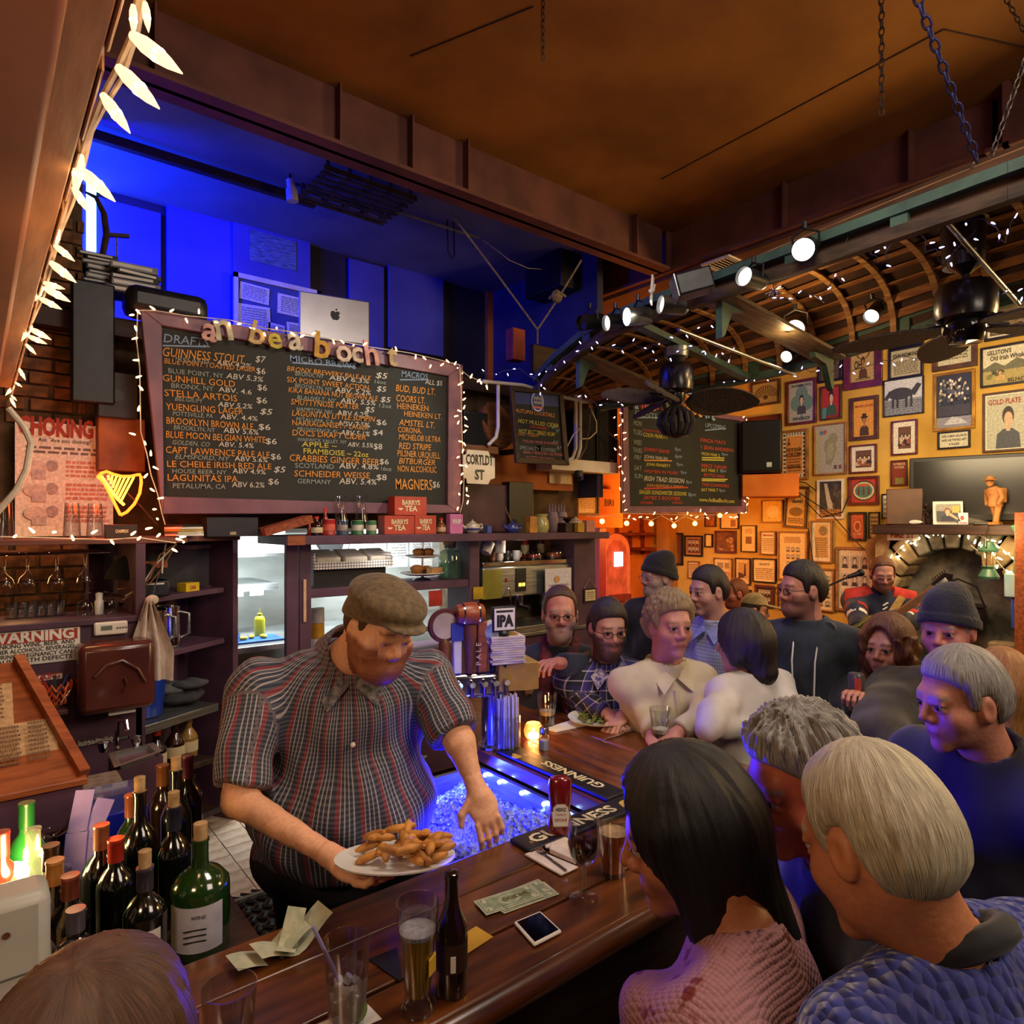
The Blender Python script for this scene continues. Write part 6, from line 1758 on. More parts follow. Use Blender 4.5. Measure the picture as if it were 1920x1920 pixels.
# tap tower: one chrome column carrying a boxed head with handles
tx=PZ(925,1400,ZB)
tw_=thing('tap_tower','chrome beer tap column topped by a gold box and napkins','beer tap',tx)
m_tapch=pm('tap_chrome','#cfcfd6','#b0b0ba',3,.12,.95,0)
dd=depth(tx);s1=dd/F
ht=(1400-1300)*s1
MB().lathe([(.062,0),(.062,.012),(.05,.02),(.05,ht+.03)],28).build('column',m_tapch,tw_)
MB().at(rz=-.35).box(-.26,-.06,ht,.04,.06,ht+.1).build('tap_head',m_tapch,tw_,bevel=.02)
MB().at(rz=-.35).box(.0,-.07,ht+.02,.17,.08,ht+.13).build('gold_box',pm('gold_card','#b08a34','#8c6a20',7,.5),tw_,bevel=.004)
ns=thing('napkin_stack','stack of white cocktail napkins on the gold box','napkins',tx+Vector((.03,-.03,ht+.13)),-.35)
for k in range(12):
 MB().at(rz=random.Random(k).uniform(-.08,.08)).box(-.07,-.06,.0005+.009*k,.07,.07,.008+.009*k).build('napkin',pm('napkin_white','#d8cbc4'),ns)
MB().box(-.06,-.03,.109,.05,.05,.115).build('gold_card',pm('gold_card','#b08a34'),ns)
hnd=[(-.235,'oak',800,1160),(-.17,'white',818,1166),(-.10,'barrel',838,1122),(-.05,'orange',846,1160),(.0,'disc',852,1165),(.03,'black',869,1160)]
m_oak2=pm('tap_oak','#7c4a24','#5a3016',8,.4);
spouts=(-.23,-.18,-.13,-.08,-.035,.01)
for k,(off,sty,u,v)in enumerate(hnd):
 base=Vector((math.cos(-.35)*spouts[k],math.sin(-.35)*spouts[k],ht+.1))+Vector((0,-.05,0))
 o=thing('tap_handle',['oak tap handle with a round crest at the left end of the taps','slim white tap handle with blue shield badge','copper barrel topped tap handle','plain orange wooden tap handle','dark tap handle with round white emblem','black tap handle topped by a square IPA plate'][k],None,base,-.25);o.parent=tw_
 hh=.19+(.05 if sty in('barrel',)else 0)
 MB().cyl((0,-.03,-.05),(0,-.03,-.09),.008,.008,8).cyl((0,.02,-.03),(0,-.04,-.04),.014,.012,10).build('faucet',m_chrome,o)
 if sty=='oak':
  MB().lathe([(.012,0),(.02,.03),(.022,.12),(.014,.14)],14).build('grip',m_oak2,o)
  MB().at((0,0,.19),rx=R(90)).lathe([(.062,-.012),(.066,0),(.062,.012)],28).build('crest',pm('crest_red','#6a2a1c'),o)
  MB().at((0,-.0125,.19),rx=R(90)).lathe([(.05,0),(.05,.003)],28).build('crest_face',pm('crest_cream','#cbb890'),o)
 elif sty=='white':
  MB().box(-.018,-.012,0,.018,.012,.2).build('grip',m_white,o,bevel=.006)
  MB().box(-.026,-.016,.13,.026,-.011,.2).build('badge',pm('badge_blue','#3c4a9a','#2c3a84',9),o)
 elif sty=='barrel':
  MB().lathe([(.016,0),(.02,.1),(.03,.14),(.03,.19)],14).build('grip',m_oak2,o)
  MB().at((0,0,.23),ry=R(90)).lathe([(.036,-.055),(.046,-.02),(.046,.02),(.036,.055)],20).build('barrel',pm('copper_wood','#9a4a24','#74341a',6,.35),o)
  MB().at((0,0,.23),ry=R(90)).lathe([(.044,-.034),(.045,-.028)],20,cap=False).lathe([(.044,.028),(.045,.034)],20,cap=False).build('hoop',m_chrome,o)
 elif sty=='orange':
  MB().box(-.02,-.014,0,.02,.014,.2).build('grip',m_orangewood,o,bevel=.005)
  txt('P A L E',.03,m_inkc,o,(-.008,-.0155,.03),rot=(R(90),R(-90),0))
 elif sty=='disc':
  MB().lathe([(.012,0),(.016,.1),(.012,.12)],12).build('grip',m_black,o)
  MB().at((0,-.0,.155),rx=R(90)).lathe([(.048,-.008),(.05,0),(.048,.008)],28).build('emblem',m_white,o)
  MB().at((0,-.0085,.155),rx=R(90)).lathe([(.036,0),(.036,.002)],24).build('emblem_ring',pm('emblem_blue','#4a5a9a','#8a94c0',40),o)
 else:
  MB().lathe([(.022,0),(.026,.04),(.02,.06),(.03,.075),(.02,.09),(.024,.15),(.016,.16)],16).build('grip',m_black,o)
  MB().box(-.05,-.012,.155,.05,.012,.255).build('plate_rim',m_black,o,bevel=.004)
  MB().box(-.044,-.0135,.162,.044,-.012,.248).build('plate',m_white,o)
  txt('IPA',.06,m_ink,o,(0,-.0145,.178),width=.072,align='CENTER',bold=.06)
  MB().box(-.036,-.0145,.232,.036,-.0135,.24).build('plate_line',m_ink,o)
sj=thing('straw_jar','tall glass jar packed with paper wrapped straws','jar',PZ(950,1406,ZB))
MB().lathe([(.001,0),(.052,0),(.055,.006),(.055,.14),(.053,.14),(.05,.008)],26,cap=False).build('jar',g_clear,sj)
rn=random.Random(3);ms=pm('straw_paper','#d4cfe0','#bdb6cc',30,.9)
for k in range(40):
 a=2.399*k;q=.044*math.sqrt((k+.5)/40);q2=q*rn.uniform(.9,1.06);a2=a+rn.uniform(-.1,.1)
 MB().cyl((q*math.cos(a),q*math.sin(a),.008),(q2*math.cos(a2),q2*math.sin(a2),.215+rn.uniform(-.008,.01)),.0042,.0042,6).build('straw',ms,sj)
 # in the ice well: bottle opener shelf and steel handles lit blue
o=thing('steel_scoop_rack','pale wire rack and scoops at the far end of the ice well','rack',(1.12,2.2,.95))
for k in range(5):MB().bar((-.16+.07*k,-.1+.02*k,.02*k),(.12+.05*k,.04+.03*k,.06),.03,.006).build('slat',m_steel,o)
MB().tube([(-.1,-.15,0),(.05,-.08,.1),(.2,.1,.12)],.008).tube([(-.05,-.18,0),(.1,-.1,.1),(.24,.06,.12)],.008).build('wire',m_chrome,o)
o=tag(MB().lathe([(.035,0),(.038,.1),(.03,.11),(.001,.11)],18).build('orange_cup',pm('cup_orange','#d84a20','#b83a14'),None,40,loc=PZ(855,1350,ZB)),'orange plastic cup behind the bartender\'s arm','cup')
# ====== BOTTLES IN THE LOWER LEFT
bs=thing('bottle_shelf','low dark shelf behind the bar packed with bottles','shelf',(0,0,0))
ZR=1.0
MB().box(-.9,BYI+.01,ZR-.03,.52,2.25,ZR).build('board',m_dark,bs)
MB().box(-.9,2.22,ZI,.52,2.25,ZR-.03).box(.5,BYI+.05,ZI,.52,2.22,ZR-.03).build('side',m_purple,bs)
m_gb=pm('bottle_black','#0a0d0a','#050705',3,.06,coat=1.);m_gg=pm('bottle_green','#1a3a10','#0e240a',3,.06,coat=1.)
m_cork=pm('cork','#b8986c','#8f7048',40,.85)
labc={}
def wine(lab,u,v,Y,dia,h,caps,neck,glass,label=None,cork=0,Z=ZR):
 """bottle whose top is at pixel (u, v), standing at distance Y"""
 p=PY(u,v,Y);p.z=Z
 o=thing('wine_bottle',lab,'bottle',p,random.Random(lab).uniform(-.5,.2),'bottles crowded behind the bar')
 r=dia/2;rn_=.0145 if dia<.1 else .017
 prof=[(.001,.012),(r*.5,.004),(r*.93,0),(r,.008),(r,h*.58),(r*.97,h*.62),(r*.7,h*.70),(rn_*1.1,h*.755),(rn_,h*.82),(rn_,h*.975),(rn_*1.12,h*.978),(rn_*1.12,h),(.001,h)]
 MB().lathe(prof,26).build('bottle',glass,o)
 if caps:
  MB().lathe([(rn_*1.14,h*.80),(rn_*1.14,h*.974),(rn_*1.22,h*.98),(rn_*1.2,h*1.003),(.001,h*1.004)],20).build('capsule',pm('capsule'+caps,caps,None,12,.35,coat=.3),o)
 if cork:
  MB().lathe([(rn_*.85,h*.99),(rn_*.9,h+.035),(.001,h+.036)],12).build('cork',m_cork,o)
 if label:
  a0_,a1_=-1.1-math.pi/2,.9-math.pi/2;n=10;g=MB();z0,z1=h*.1,h*.5
  vs=[((r+.0006)*math.cos(a0_+(a1_-a0_)*i/n),(r+.0006)*math.sin(a0_+(a1_-a0_)*i/n),z)for z in(z0,z1)for i in range(n+1)]
  g.add(vs,[(i,i+1,n+2+i,n+1+i)for i in range(n)]).build('paper_label',pm('label'+label,label,None,12,.7),o)
  txt('WINE',.012,m_ink,o,(-.012,-r-.002,h*.4))
  for k in range(3):MB().box(-r*.45,-r*1.002-.001,h*(.2+.05*k),r*.3,-r*.99-.0012,h*(.212+.05*k)).build('label_print',m_ink,o)
 return o
h75=.31
wine('large dark green magnum with a white label at the bar edge',376,1585,1.63,.125,.25,None,0,m_gg,'#b8b4c0',1)
wine('black capped dark wine bottle right in front of the magnum\'s left side',272,1610,1.60,.085,.235,'#3a3442',0,m_gb,'#c4bcb4',1)
wine('dark wine bottle with a dull violet capsule in the front row',142,1645,1.56,.085,.21,'#4a4450',0,m_gb,'#8c96ac')
wine('wine bottle with a red brown capsule behind the dull violet one',132,1620,1.66,.078,.235,'#7c3a2c',0,m_gb)
wine('wine bottle with an orange and gold capsule near the white dispenser',103,1610,1.72,.078,.25,'#b07a3c',0,m_gb)
wine('wine bottle with a copper and grey capsule in the second row',190,1588,1.80,.08,.27,'#8c5a3a',0,m_gb)
wine('wine bottle with a bright red capsule in the second row',217,1600,1.75,.08,.25,'#a82c20',0,m_gb)
wine('tall dark bottle with a double cork in the middle',262,1550,1.85,.078,h75,None,0,m_gb,None,1)
wine('dark bottle with a pale cork behind the magnum',330,1530,1.95,.078,h75,None,0,m_gb,None,1)
wine('dark bottle with a wide pale cork behind the magnum\'s left shoulder',326,1548,1.78,.078,.28,'#2a2a3a',0,m_gb,None,1)
wine('dark bottle with a wine red capsule behind the two corks',351,1535,2.05,.078,h75,'#5a1c2a',0,m_gb)
wine('amber shouldered bottle deep behind the red capsule',305,1580,2.1,.075,.28,'#7c4a1c',0,m_brown)
wine('dark green bottle with orange foil in the middle row',247,1590,1.95,.075,.27,'#8a4a24',0,m_gg)
wine('clear liquor bottle under the slanted desk by the lamp',62,1545,1.85,.085,.28,None,0,thin('liquor_glass','#e4f0e8',.8,.18,'#c8d8cc'))
wine('clear bottle with a dark pourer beside the lamp',95,1580,1.78,.08,.26,'#3a2c24',0,thin('liquor_glass','#e4f0e8'))
wine('bright green bottle half hidden under the slanted desk',50,1530,2.0,.08,.29,'#1c6a2c',0,pm('bottle_bright_green','#2a8a3c','#1c6a2c',3,.1,coat=1.))
wine('red liquor bottle at the picture\'s left edge',2,1560,1.9,.08,.27,'#a82020',0,pm('bottle_red','#7c2420','#5a1814',3,.1,coat=1.))
for k,(u,v)in enumerate(((84,1500),(102,1530))):
 p=PY(u,v,2.05);p.z=ZR
 o=thing('wine_glass',['upturned wine glass by the green bottle','second upturned wine glass nearer the blue ribbons'][k],'glass',p,0,'upturned glasses among the bottles')
 pr=[(.034,.0),(.042,.05),(.036,.09),(.012,.105),(.005,.12),(.005,.17),(.03,.182),(.033,.185)]
 glass_body(o,pr)
o=thing('bar_lamp','small bare glowing bulb lamp among the bottles','lamp',PY(28,1640,1.9));o.location.z=ZR
zz=PY(28,1640,1.9).z-ZR
MB().lathe([(.03,0),(.03,.01),(.008,.02),(.008,zz-.03)],12).build('stem',m_fan,o)
MB().sph((0,0,zz),.028,14,10).build('bulb',glow('bulb_bar','#ffd9a0',40),o)
lamp('lamp_bar_bulb','POINT',PY(28,1640,1.9)+Vector((.0,-.05,.05)),6,'#ffb870',.03)
o=thing('dispenser','rounded pale grey plastic dispenser in the lower left corner','dispenser',PY(35,1740,1.55));o.location.z=ZR
MB().box(-.13,-.05,0,.047,.05,.29).build('body',pm('grey_plastic','#a8a8a0','#94948c',4,.4),o,bevel=.02)
MB().box(-.133,-.053,.15,.05,.053,.152).build('seam',m_steel,o)
MB().cyl((-.02,-.053,.23),(-.02,-.05,.23),.006,.006,10).build('screw',m_chrome,o)
o=thing('paper_strips','two pale violet paper strips standing among the bottles','paper',PY(152,1590,2.15));o.location.z=ZR
for pts in(((-.02,0,0),(-.01,0,.13),(.01,0,.24)),((.0,.01,0),(.02,.01,.1),(.06,.01,.2))):
 MB().bar(pts[0],pts[1],.05,.002,up=(0,1,0)).bar(pts[1],pts[2],.045,.002,up=(0,1,0)).build('strip',pm('strip_violet','#a79ad8','#8f80c8',6,.8),o)
g=MB();rn=random.Random(2)
for k in range(30):
 a=rn.uniform(0,6.28);z=rn.uniform(.0,.12);g.tube([(0,0,z),(.03*math.cos(a),.03*math.sin(a),z+.02)],[.006,.009],5)
o=g.build('twine_plant',pm('grey_sprig','#6a6458','#4a453c',30,.9),None,40,loc=PY(112,1775,1.58));o.location.z=ZR
tag(o,'small knobbly grey sprig standing between the dispenser and bottles','sprig')
# slanted menu desk
dk=thing('slanted_desk','slanted orange wood desk top with a purple front and menus','desk',(0,0,0))
P1=Vector((.267,2.47,1.15));P2=Vector((.02,2.75,1.455));XL=-.75
MB().hexa([(XL,P1.y,P1.z-.13),(P1.x,P1.y,P1.z-.13),(P1.x,2.95,P1.z-.13),(XL,2.95,P1.z-.13),(XL,P1.y,P1.z),(P1.x,P1.y,P1.z),(P2.x+.1,2.95,P2.z),(XL,2.95,P2.z)]).build('front_box',m_purple,dk,bevel=.004)
sl=Vector((0,.48,P2.z-P1.z)).normalized()
MB().hexa([(XL,P1.y-.01,P1.z),(P1.x+.01,P1.y-.01,P1.z),(P2.x+.11,2.96,P2.z),(XL,2.96,P2.z),(XL,P1.y-.01,P1.z+.02),(P1.x+.01,P1.y-.01,P1.z+.02),(P2.x+.11,2.96,P2.z+.02),(XL,2.96,P2.z+.02)]).build('top',m_orangewood,dk,bevel=.003)
MB().bar((P1.x,P1.y,P1.z+.03),(P2.x+.1,2.95,P2.z+.03),.03,.04).build('rim',m_orangewood,dk)
sa=math.atan2(P2.z-P1.z,.48)
for k,(x,t,lab)in enumerate(((.09,.07,'tan printed menu sheet at the bottom of the slanted desk'),(-.02,.26,'tan printed menu sheet in the middle of the slanted desk'),(-.1,.45,'tan printed menu sheet near the top of the slanted desk'),(-.28,.16,'tan printed menu sheet at the left edge of the slanted desk'))):
 o=thing('menu_sheet',lab,'menu',(x,P1.y+sl.y*t,P1.z+.022+sl.z*t+.002*k),0,'printed menus on the slanted desk',rx=sa)
 A_=Art(.24,.2,'#bf9a70')
 for c_ in range(3):A_.lines(.08+.3*c_,.1,.3+.3*c_,.9,9,'#6a5038',k*3+c_)
 q=A_.build('print',m_print,o,0);q.rotation_euler=(R(-90),0,0);q.location=(0,.1,.001)
 # ====== THINGS ON THE BACK BAR SHELVES
def on(u,Y,z):
 p=PY(u,980,Y);p.z=z;return p
ZT=ZS1;YT=3.85
def box_item(name,lab,cat,u0,u1,hpx,Y,z,col,dep=.08,group=None,words=(),col2=None,rz=0,ink=None):
 a=PY(u0,980,Y);b=PY(u1,980,Y);w=b.x-a.x;h=hpx/F*depth((a+b)/2)
 o=thing(name,lab,cat,((a.x+b.x)/2,Y,z),rz,group)
 MB().box(-w/2,0,0,w/2,dep,h).build('carton',pm('card'+col,col,col2,9,.5),o,bevel=.002)
 for s,zz,hh,ww in words:
  txt(s,hh*h*1.35,ink or m_inkc,o,(0,-.002,zz*h),width=ww*w,align='CENTER',bold=.03)
 return o,w,h
TEA=(('BARRYS',.56,.26,.56),('TEA',.22,.3,.4))
hb=None
for k,(u0,u1,lv,lab)in enumerate(((721,777,0,'lower left red tea carton beside the green tins'),(778,818,0,'lower right red tea carton of the little stack'),(740,800,1,'red tea carton standing on top of the other two'))):
 z=ZT+(hb if lv else 0)+.0005
 o,w,h=box_item('tea_carton',lab,'box',u0,u1,35,YT,z,'#b8402c',.09,'red tea cartons',TEA,'#9a3020');hb=h
 MB().at((-w*.32,-.001,h*.38)).prism([(.018*math.cos(a),.014*math.sin(a))for a in[math.pi*(1+i/8)for i in range(9)]],-.001,0).build('cup_print',m_inkc,o)
def tin(lab,u,wpx,hpx,col,Y=YT,lid='#b8b8b4',band=None,z=ZT,name='food_tin',cat='tin',group='tins on the top shelf'):
 d=depth(PY(u,980,Y));r=wpx/F*d/2;h=hpx/F*d
 o=thing(name,lab,cat,(PY(u,980,Y).x,Y+.05,z),0,group)
 MB().lathe([(r,0),(r*1.03,.004),(r*.98,.008),(r*.98,h-.008),(r*1.03,h-.004),(r,h),(.001,h-.002)],22).build('body',pm('tin'+col,col,None,9,.4),o)
 if band:MB().lathe([(r*.99,h*.3),(r*.99,h*.7)],22,cap=False).build('paper_band',pm('tin'+band,band,None,14,.6),o)
 MB().lathe([(r*.9,h),(r*.9,h+.002),(.001,h+.002)],20).build('lid',pm('lid'+lid,lid,None,9,.3,.7),o)
 return o
tin('red tin with white bands between the glass carafes and bottles',622,26,30,'#b82c24',band='#d8604c')
tin('blue and silver tin in front of the first carafe',648,22,28,'#3a5a7c',band='#b8b0a0')
tin('green and white tin in front of the second carafe',677,24,27,'#3a7c4c',band='#d8d0c0')
tin('second green tin right of the carafes',703,20,26,'#4a8454',band='#cfc8b8')
def carafe(lab,u):
 d=depth(PY(u,980,3.88));s=d/F
 o=thing('carafe',lab,'carafe',(PY(u,980,3.89).x,3.905,ZT),0,'glass carafes on the top shelf')
 pr=[(.001,0),(13*s,0),(14*s,4*s),(13*s,30*s),(9*s,48*s),(8*s,58*s),(13*s,74*s)]
 MB().lathe(pr,22,cap=False).build('glass',g_clear,o)
carafe('left glass carafe standing before the menu board',641);carafe('right glass carafe standing before the menu board',679)
def bottle(lab,u,wpx,hpx,col,Y=YT,z=ZT,capc='#c9342a',labelc='#d8c8a0',group='small bottles on the top shelf',name='sauce_bottle',glass=None):
 d=depth(PY(u,980,Y));r=wpx/F*d/2;h=hpx/F*d
 o=thing(name,lab,'bottle',(PY(u,980,Y).x,Y+.04,z),0,group)
 MB().lathe([(.001,0),(r*.95,0),(r,.004),(r,h*.5),(r*.8,h*.6),(r*.38,h*.75),(r*.36,h*.88),(.001,h*.88)],18).build('bottle',glass or pm('sauce'+col,col,None,5,.12,coat=.8),o)
 MB().lathe([(r*.4,h*.86),(r*.42,h),(.001,h)],14).build('cap',pm('cap'+capc,capc,None,9,.4),o)
 if labelc:MB().lathe([(r*1.01,h*.14),(r*1.01,h*.42)],18,cap=False).build('label',pm('lab'+labelc,labelc,None,14,.7),o)
 return o
bottle('slim red sauce bottle at the left of the tin row',585,9,34,'#8a2418',labelc=None)
bottle('second slim red sauce bottle left of the tin row',594,8,32,'#a83020',labelc=None)
bottle('round dark syrup bottle with a pale label',598,24,36,'#2a1008',Y=3.845)
bottle('red bottle behind the tins',615,14,52,'#8c2c20',Y=3.87,labelc=None)
bottle('amber jar with a pale label right of the tea cartons',833,18,30,'#7a4a20',labelc='#d8b088')
box_item('pudding_box','pink and blue carton beside the striped teapot','box',844,868,37,YT,ZT,'#d07ab0',.05,None,(('WHIP',.5,.25,.7),),'#b8609c',ink=m_white)
box_item('small_box','small blue box behind the white teapot','box',914,922,14,YT+.1,ZT,'#3a5ab0',.04)
box_item('tall_tin','tall orange patterned tin left of the cat jug','tin',994,1008,31,YT,ZT,'#d89a3c',.05,None,(),'#7c4a18')
box_item('tea_box','small pink box at the right end of the top shelf','box',1100,1116,22,YT,ZT,'#d08a7a',.05)
box_item('tea_box','small yellow box under the white coffee pot','box',1084,1096,18,YT-.03,ZT,'#c99a30',.05)
box_item('music_box','black portable radio with a grey label under the board\'s left half','radio',388,484,36,3.85,ZT,'#1b1b1f',.12,None,(('RADIO',.1,.16,.12),),'#101014')
box_item('black_card','low black lettered box in front of the harp sign','box',198,258,26,3.66,1.895,'#2a1c16',.06,None,(('CHAMPION',.4,.25,.4),))
box_item('yellow_tin_box','yellow tin box on the upper corner shelf','tin',345,378,24,4.0,1.565,'#d8b818',.07,None,(('CAN',.5,.3,.4),),'#b8941a',ink=m_inkr,rz=.5)
o=thing('papers_pile','pile of papers and magazines beside the radio','papers',on(345,3.8,ZT+.004))
for k in range(5):MB().at(rz=.3+.1*k).box(-.07,-.05,.004+.012*k,.08,.06,.015+.012*k).build('magazine',[m_white,m_steel,pm('mag_yellow','#c9a040'),m_white,m_black][k],o)
tray=thing('wicker_tray','long orange wicker tray propped at a slant on the top shelf','tray',on(530,3.89,ZT))
a=PY(490,998,3.86)-tray.location;b=PY(578,973,3.86)-tray.location
MB().bar(a+Vector((0,.0,.0)),b,.14,.045).build('tray',pm('wicker_orange','#9a4a20','#6e3012',40,.7,bump=.5),tray)
def teapot(lab,u,r,col,spec='',Y=YT,spout=1,cat='teapot',band=None):
 s=depth(PY(u,980,Y))/F;r=r*s
 o=thing('teapot',lab,cat,(PY(u,980,Y).x,Y+.06,ZT))
 m=pm('pot'+col,col,None,14,.25,coat=.6)
 MB().lathe([(.001,0),(r*.6,0),(r*.95,r*.35),(r,r*.7),(r*.8,r*1.1),(r*.45,r*1.25)],24).build('body',m,o)
 MB().lathe([(r*.5,r*1.22),(r*.3,r*1.4),(r*.1,r*1.45),(r*.14,r*1.6),(.001,r*1.65)],18).build('lid',m,o)
 MB().tube([(-spout*r*.8,0,r*.6),(-spout*r*1.3,0,r*.8),(-spout*r*1.6,0,r*1.2)],[r*.22,r*.16,r*.11],10).build('spout',m,o)
 MB().tube([(spout*r*.85,0,r*1.0),(spout*r*1.35,0,r*1.1),(spout*r*1.45,0,r*.7),(spout*r*.9,0,r*.35)],r*.1,8).build('handle',m,o)
 if band:MB().lathe([(r*.965,r*.38),(r*1.005,r*.5),(r*1.01,r*.62)],24,cap=False).build('painted_band',pm('pot'+band,band,None,30,.3),o)
 return o
teapot('white teapot with blue painted houses on the top shelf',895,16,'#cfc6b8',band='#3a4a8a')
o=teapot('round blue glazed teapot with a wooden spoon standing in it',970,14,'#3c48a0')
MB().cyl((0,0,.07),(-.06,.02,.2),.005,.006,8).build('wooden_spoon',m_wood,o)
o=thing('cat_jug','pale green pottery jug with a fluted rim','jug',(PY(1025,980,YT).x,YT+.06,ZT))
MB().lathe([(.001,0),(.05,0),(.062,.04),(.055,.09),(.04,.12),(.052,.145),(.048,.145),(.036,.12)],20,cap=False).build('body',pm('celadon','#b9b470','#a09a58',9,.3,coat=.5),o)
MB().tube([(-.045,0,.12),(-.075,0,.1),(-.07,0,.06),(-.055,0,.04)],.007,7).build('handle',pm('celadon','#b9b470'),o)
for k,(u,col,lab)in enumerate(((1035,'#8c7884','left pottery hand figure behind the pale jug'),(1052,'#8a7480','right pottery hand figure behind the pale jug'))):
 o=thing('pottery_figure',lab,'figurine',(PY(u,980,4.28).x,4.28,ZT),0,'grey pottery figures on the top shelf');m=pm('grey_pottery','#8c7884','#6c5a66',9,.7)
 MB().lathe([(.04,0),(.055,.05),(.06,.11),(.045,.17),(.001,.18)],16).build('body',m,o)
 for j in range(3):MB().tube([(-.03+.03*j,0,.16),(-.036+.036*j,0,.235)],[.013,.008],7).build('finger',m,o)
o=thing('coffee_grinder','dark wooden box coffee grinder with an iron bowl','grinder',(PY(1072,980,YT).x,YT+.05,ZT))
MB().box(-.055,-.04,0,.055,.06,.075).build('box',m_dark,o,bevel=.004)
MB().lathe([(.01,.075),(.035,.1),(.04,.115),(.03,.112)],18,cap=False).tube([(-.1,0,.12),(.07,0,.12)],.004).build('bowl',m_fan,o)
teapot('white domed coffee pot behind the grinder',1088,17,'#d8d0c4',Y=4.26,spout=-1)
# lower shelf in the hatch: tray of bread, cake stand, water jar
ZL2=1.555
o=thing('bread_tray','wire tray lined with checked paper holding wrapped bread','tray',on(655,4.12,ZL2))
a=PY(590,1068,4.02)-o.location;b=PY(731,1068,4.02)-o.location
x0,x1=a.x,b.x;zt=.15
mck,n,l,bb_=nt('checked_paper')
ck=n.new('ShaderNodeTexBrick');ck.inputs['Scale'].default_value=26;ck.offset=0;ck.inputs['Mortar Size'].default_value=.06;ck.inputs['Row Height'].default_value=.5
ck.inputs['Color1'].default_value=lin('#e4e2dc');ck.inputs['Color2'].default_value=lin('#dcdad4');ck.inputs['Mortar'].default_value=lin('#4a5060')
tc=n.new('ShaderNodeTexCoord');l.new(tc.outputs['Object'],ck.inputs['Vector']);mp=n.new('ShaderNodeMapping');mp.inputs['Rotation'].default_value=(R(90),0,0);l.new(tc.outputs['Object'],mp.inputs[0]);l.new(mp.outputs[0],ck.inputs['Vector'])
l.new(ck.outputs['Color'],bb_.inputs['Base Color'])
MB().box(x0+.01,-.06,.0,x1-.01,.2,.12).build('black_bin',m_black,o)
MB().hexa([(x0+.02,-.1,.12),(x1,-.1,.12),(x1-.02,.22,.2),(x0+.02,.22,.2),(x0,-.1,.14),(x1+.02,-.1,.14),(x1-.02,.24,.22),(x0,.24,.22)]).build('paper_base',mck,o)
MB().box(x0,-.11,.12,x1+.02,-.1,.165).box(x0-.005,-.1,.12,x0+.005,.24,.22).box(x1,-.1,.12,x1+.01,.24,.22).build('paper_rim',mck,o)
for k in range(3):
 MB().at((x0+.12+k*.19,.06,.185),rx=.25).box(-.085,-.1,-.015,.085,.1,.03).build('wrapped_bread',pm('deli_paper','#d8d4cc','#c0bab0',12,.6),o,bevel=.012)
o=thing('cake_stand','two tier white cake stand with fluted plates','cake stand',on(792,4.18,ZL2))
for z,r in((.035,.155),(.16,.12)):
 g=MB();n_=48
 vs=[];
 for rr_,zz in((.001,z),(.7,z),(1.,z+.015),(1.,z+.02),(.68,z+.006),(.001,z+.006)):
  vs+=[((rr_ if rr_>.01 else .01)*r*(1+(.03*math.cos(16*2*math.pi*i/n_)if rr_>.9 else 0))*math.cos(2*math.pi*i/n_),(rr_ if rr_>.01 else .01)*r*(1+(.03*math.cos(16*2*math.pi*i/n_)if rr_>.9 else 0))*math.sin(2*math.pi*i/n_),zz)for i in range(n_)]
 fs=[(k*n_+i,k*n_+(i+1)%n_,(k+1)*n_+(i+1)%n_,(k+1)*n_+i)for k in range(5)for i in range(n_)]
 g.add(vs,fs).build('plate',pm('china','#ecebe6'),o)
MB().lathe([(.07,0),(.06,.01),(.012,.02),(.008,.04),(.008,.28),(.014,.285),(.001,.31)],14).build('stem',m_chrome,o)
m_muf=pm('muffin','#b87a3c','#8a5424',18,.8,bump=.4)
for k,(dx,dy,dz,r,lab)in enumerate(((-.07,-.04,.041,.05,'round golden muffin on the lower plate of the cake stand'),(-.045,-.02,.166,.045,'round scone at the left of the upper plate'),(.03,-.03,.166,.045,'scone at the right of the upper plate'),(.06,.05,.041,.04,'scone at the back of the lower plate'))):
 c_=MB().lathe([(r*.7,0),(r*.85,r*.7),(r,r*.8),(r*.9,r*1.15),(r*.5,r*1.4),(.001,r*1.45)],16).build('muffin',m_muf,None,180,loc=o.location+Vector((dx,dy,dz)))
 tag(c_,lab,'muffin','baked goods on the cake stand')
c_=MB().box(-.055,-.03,0,.055,.035,.05).build('cake_slice',pm('sponge','#c9a068','#a87c48',25,.9,bump=.4),None,40,.006,o.location+Vector((.06,-.07,.041)),.3);tag(c_,'square slice of sponge cake on the lower plate','cake')
o=thing('water_jar','big glass water jar with a cork lid on the hatch shelf','jar',on(843,4.16,ZL2))
MB().lathe([(.001,0),(.085,0),(.09,.01),(.09,.17),(.075,.2),(.048,.215),(.045,.24),(.05,.25)],24,cap=False).build('glass',thin('jar_green','#d8ece0',.8,.06,'#a8c8b4'),o)
MB().lathe([(.044,.225),(.048,.275),(.001,.275)],18).build('stopper',m_cork,o)
MB().lathe([(.001,.004),(.083,.006),(.086,.12),(.001,.121)],22).build('water',thin('water','#c8e4d4',.5,.1,'#88b89c'),o)
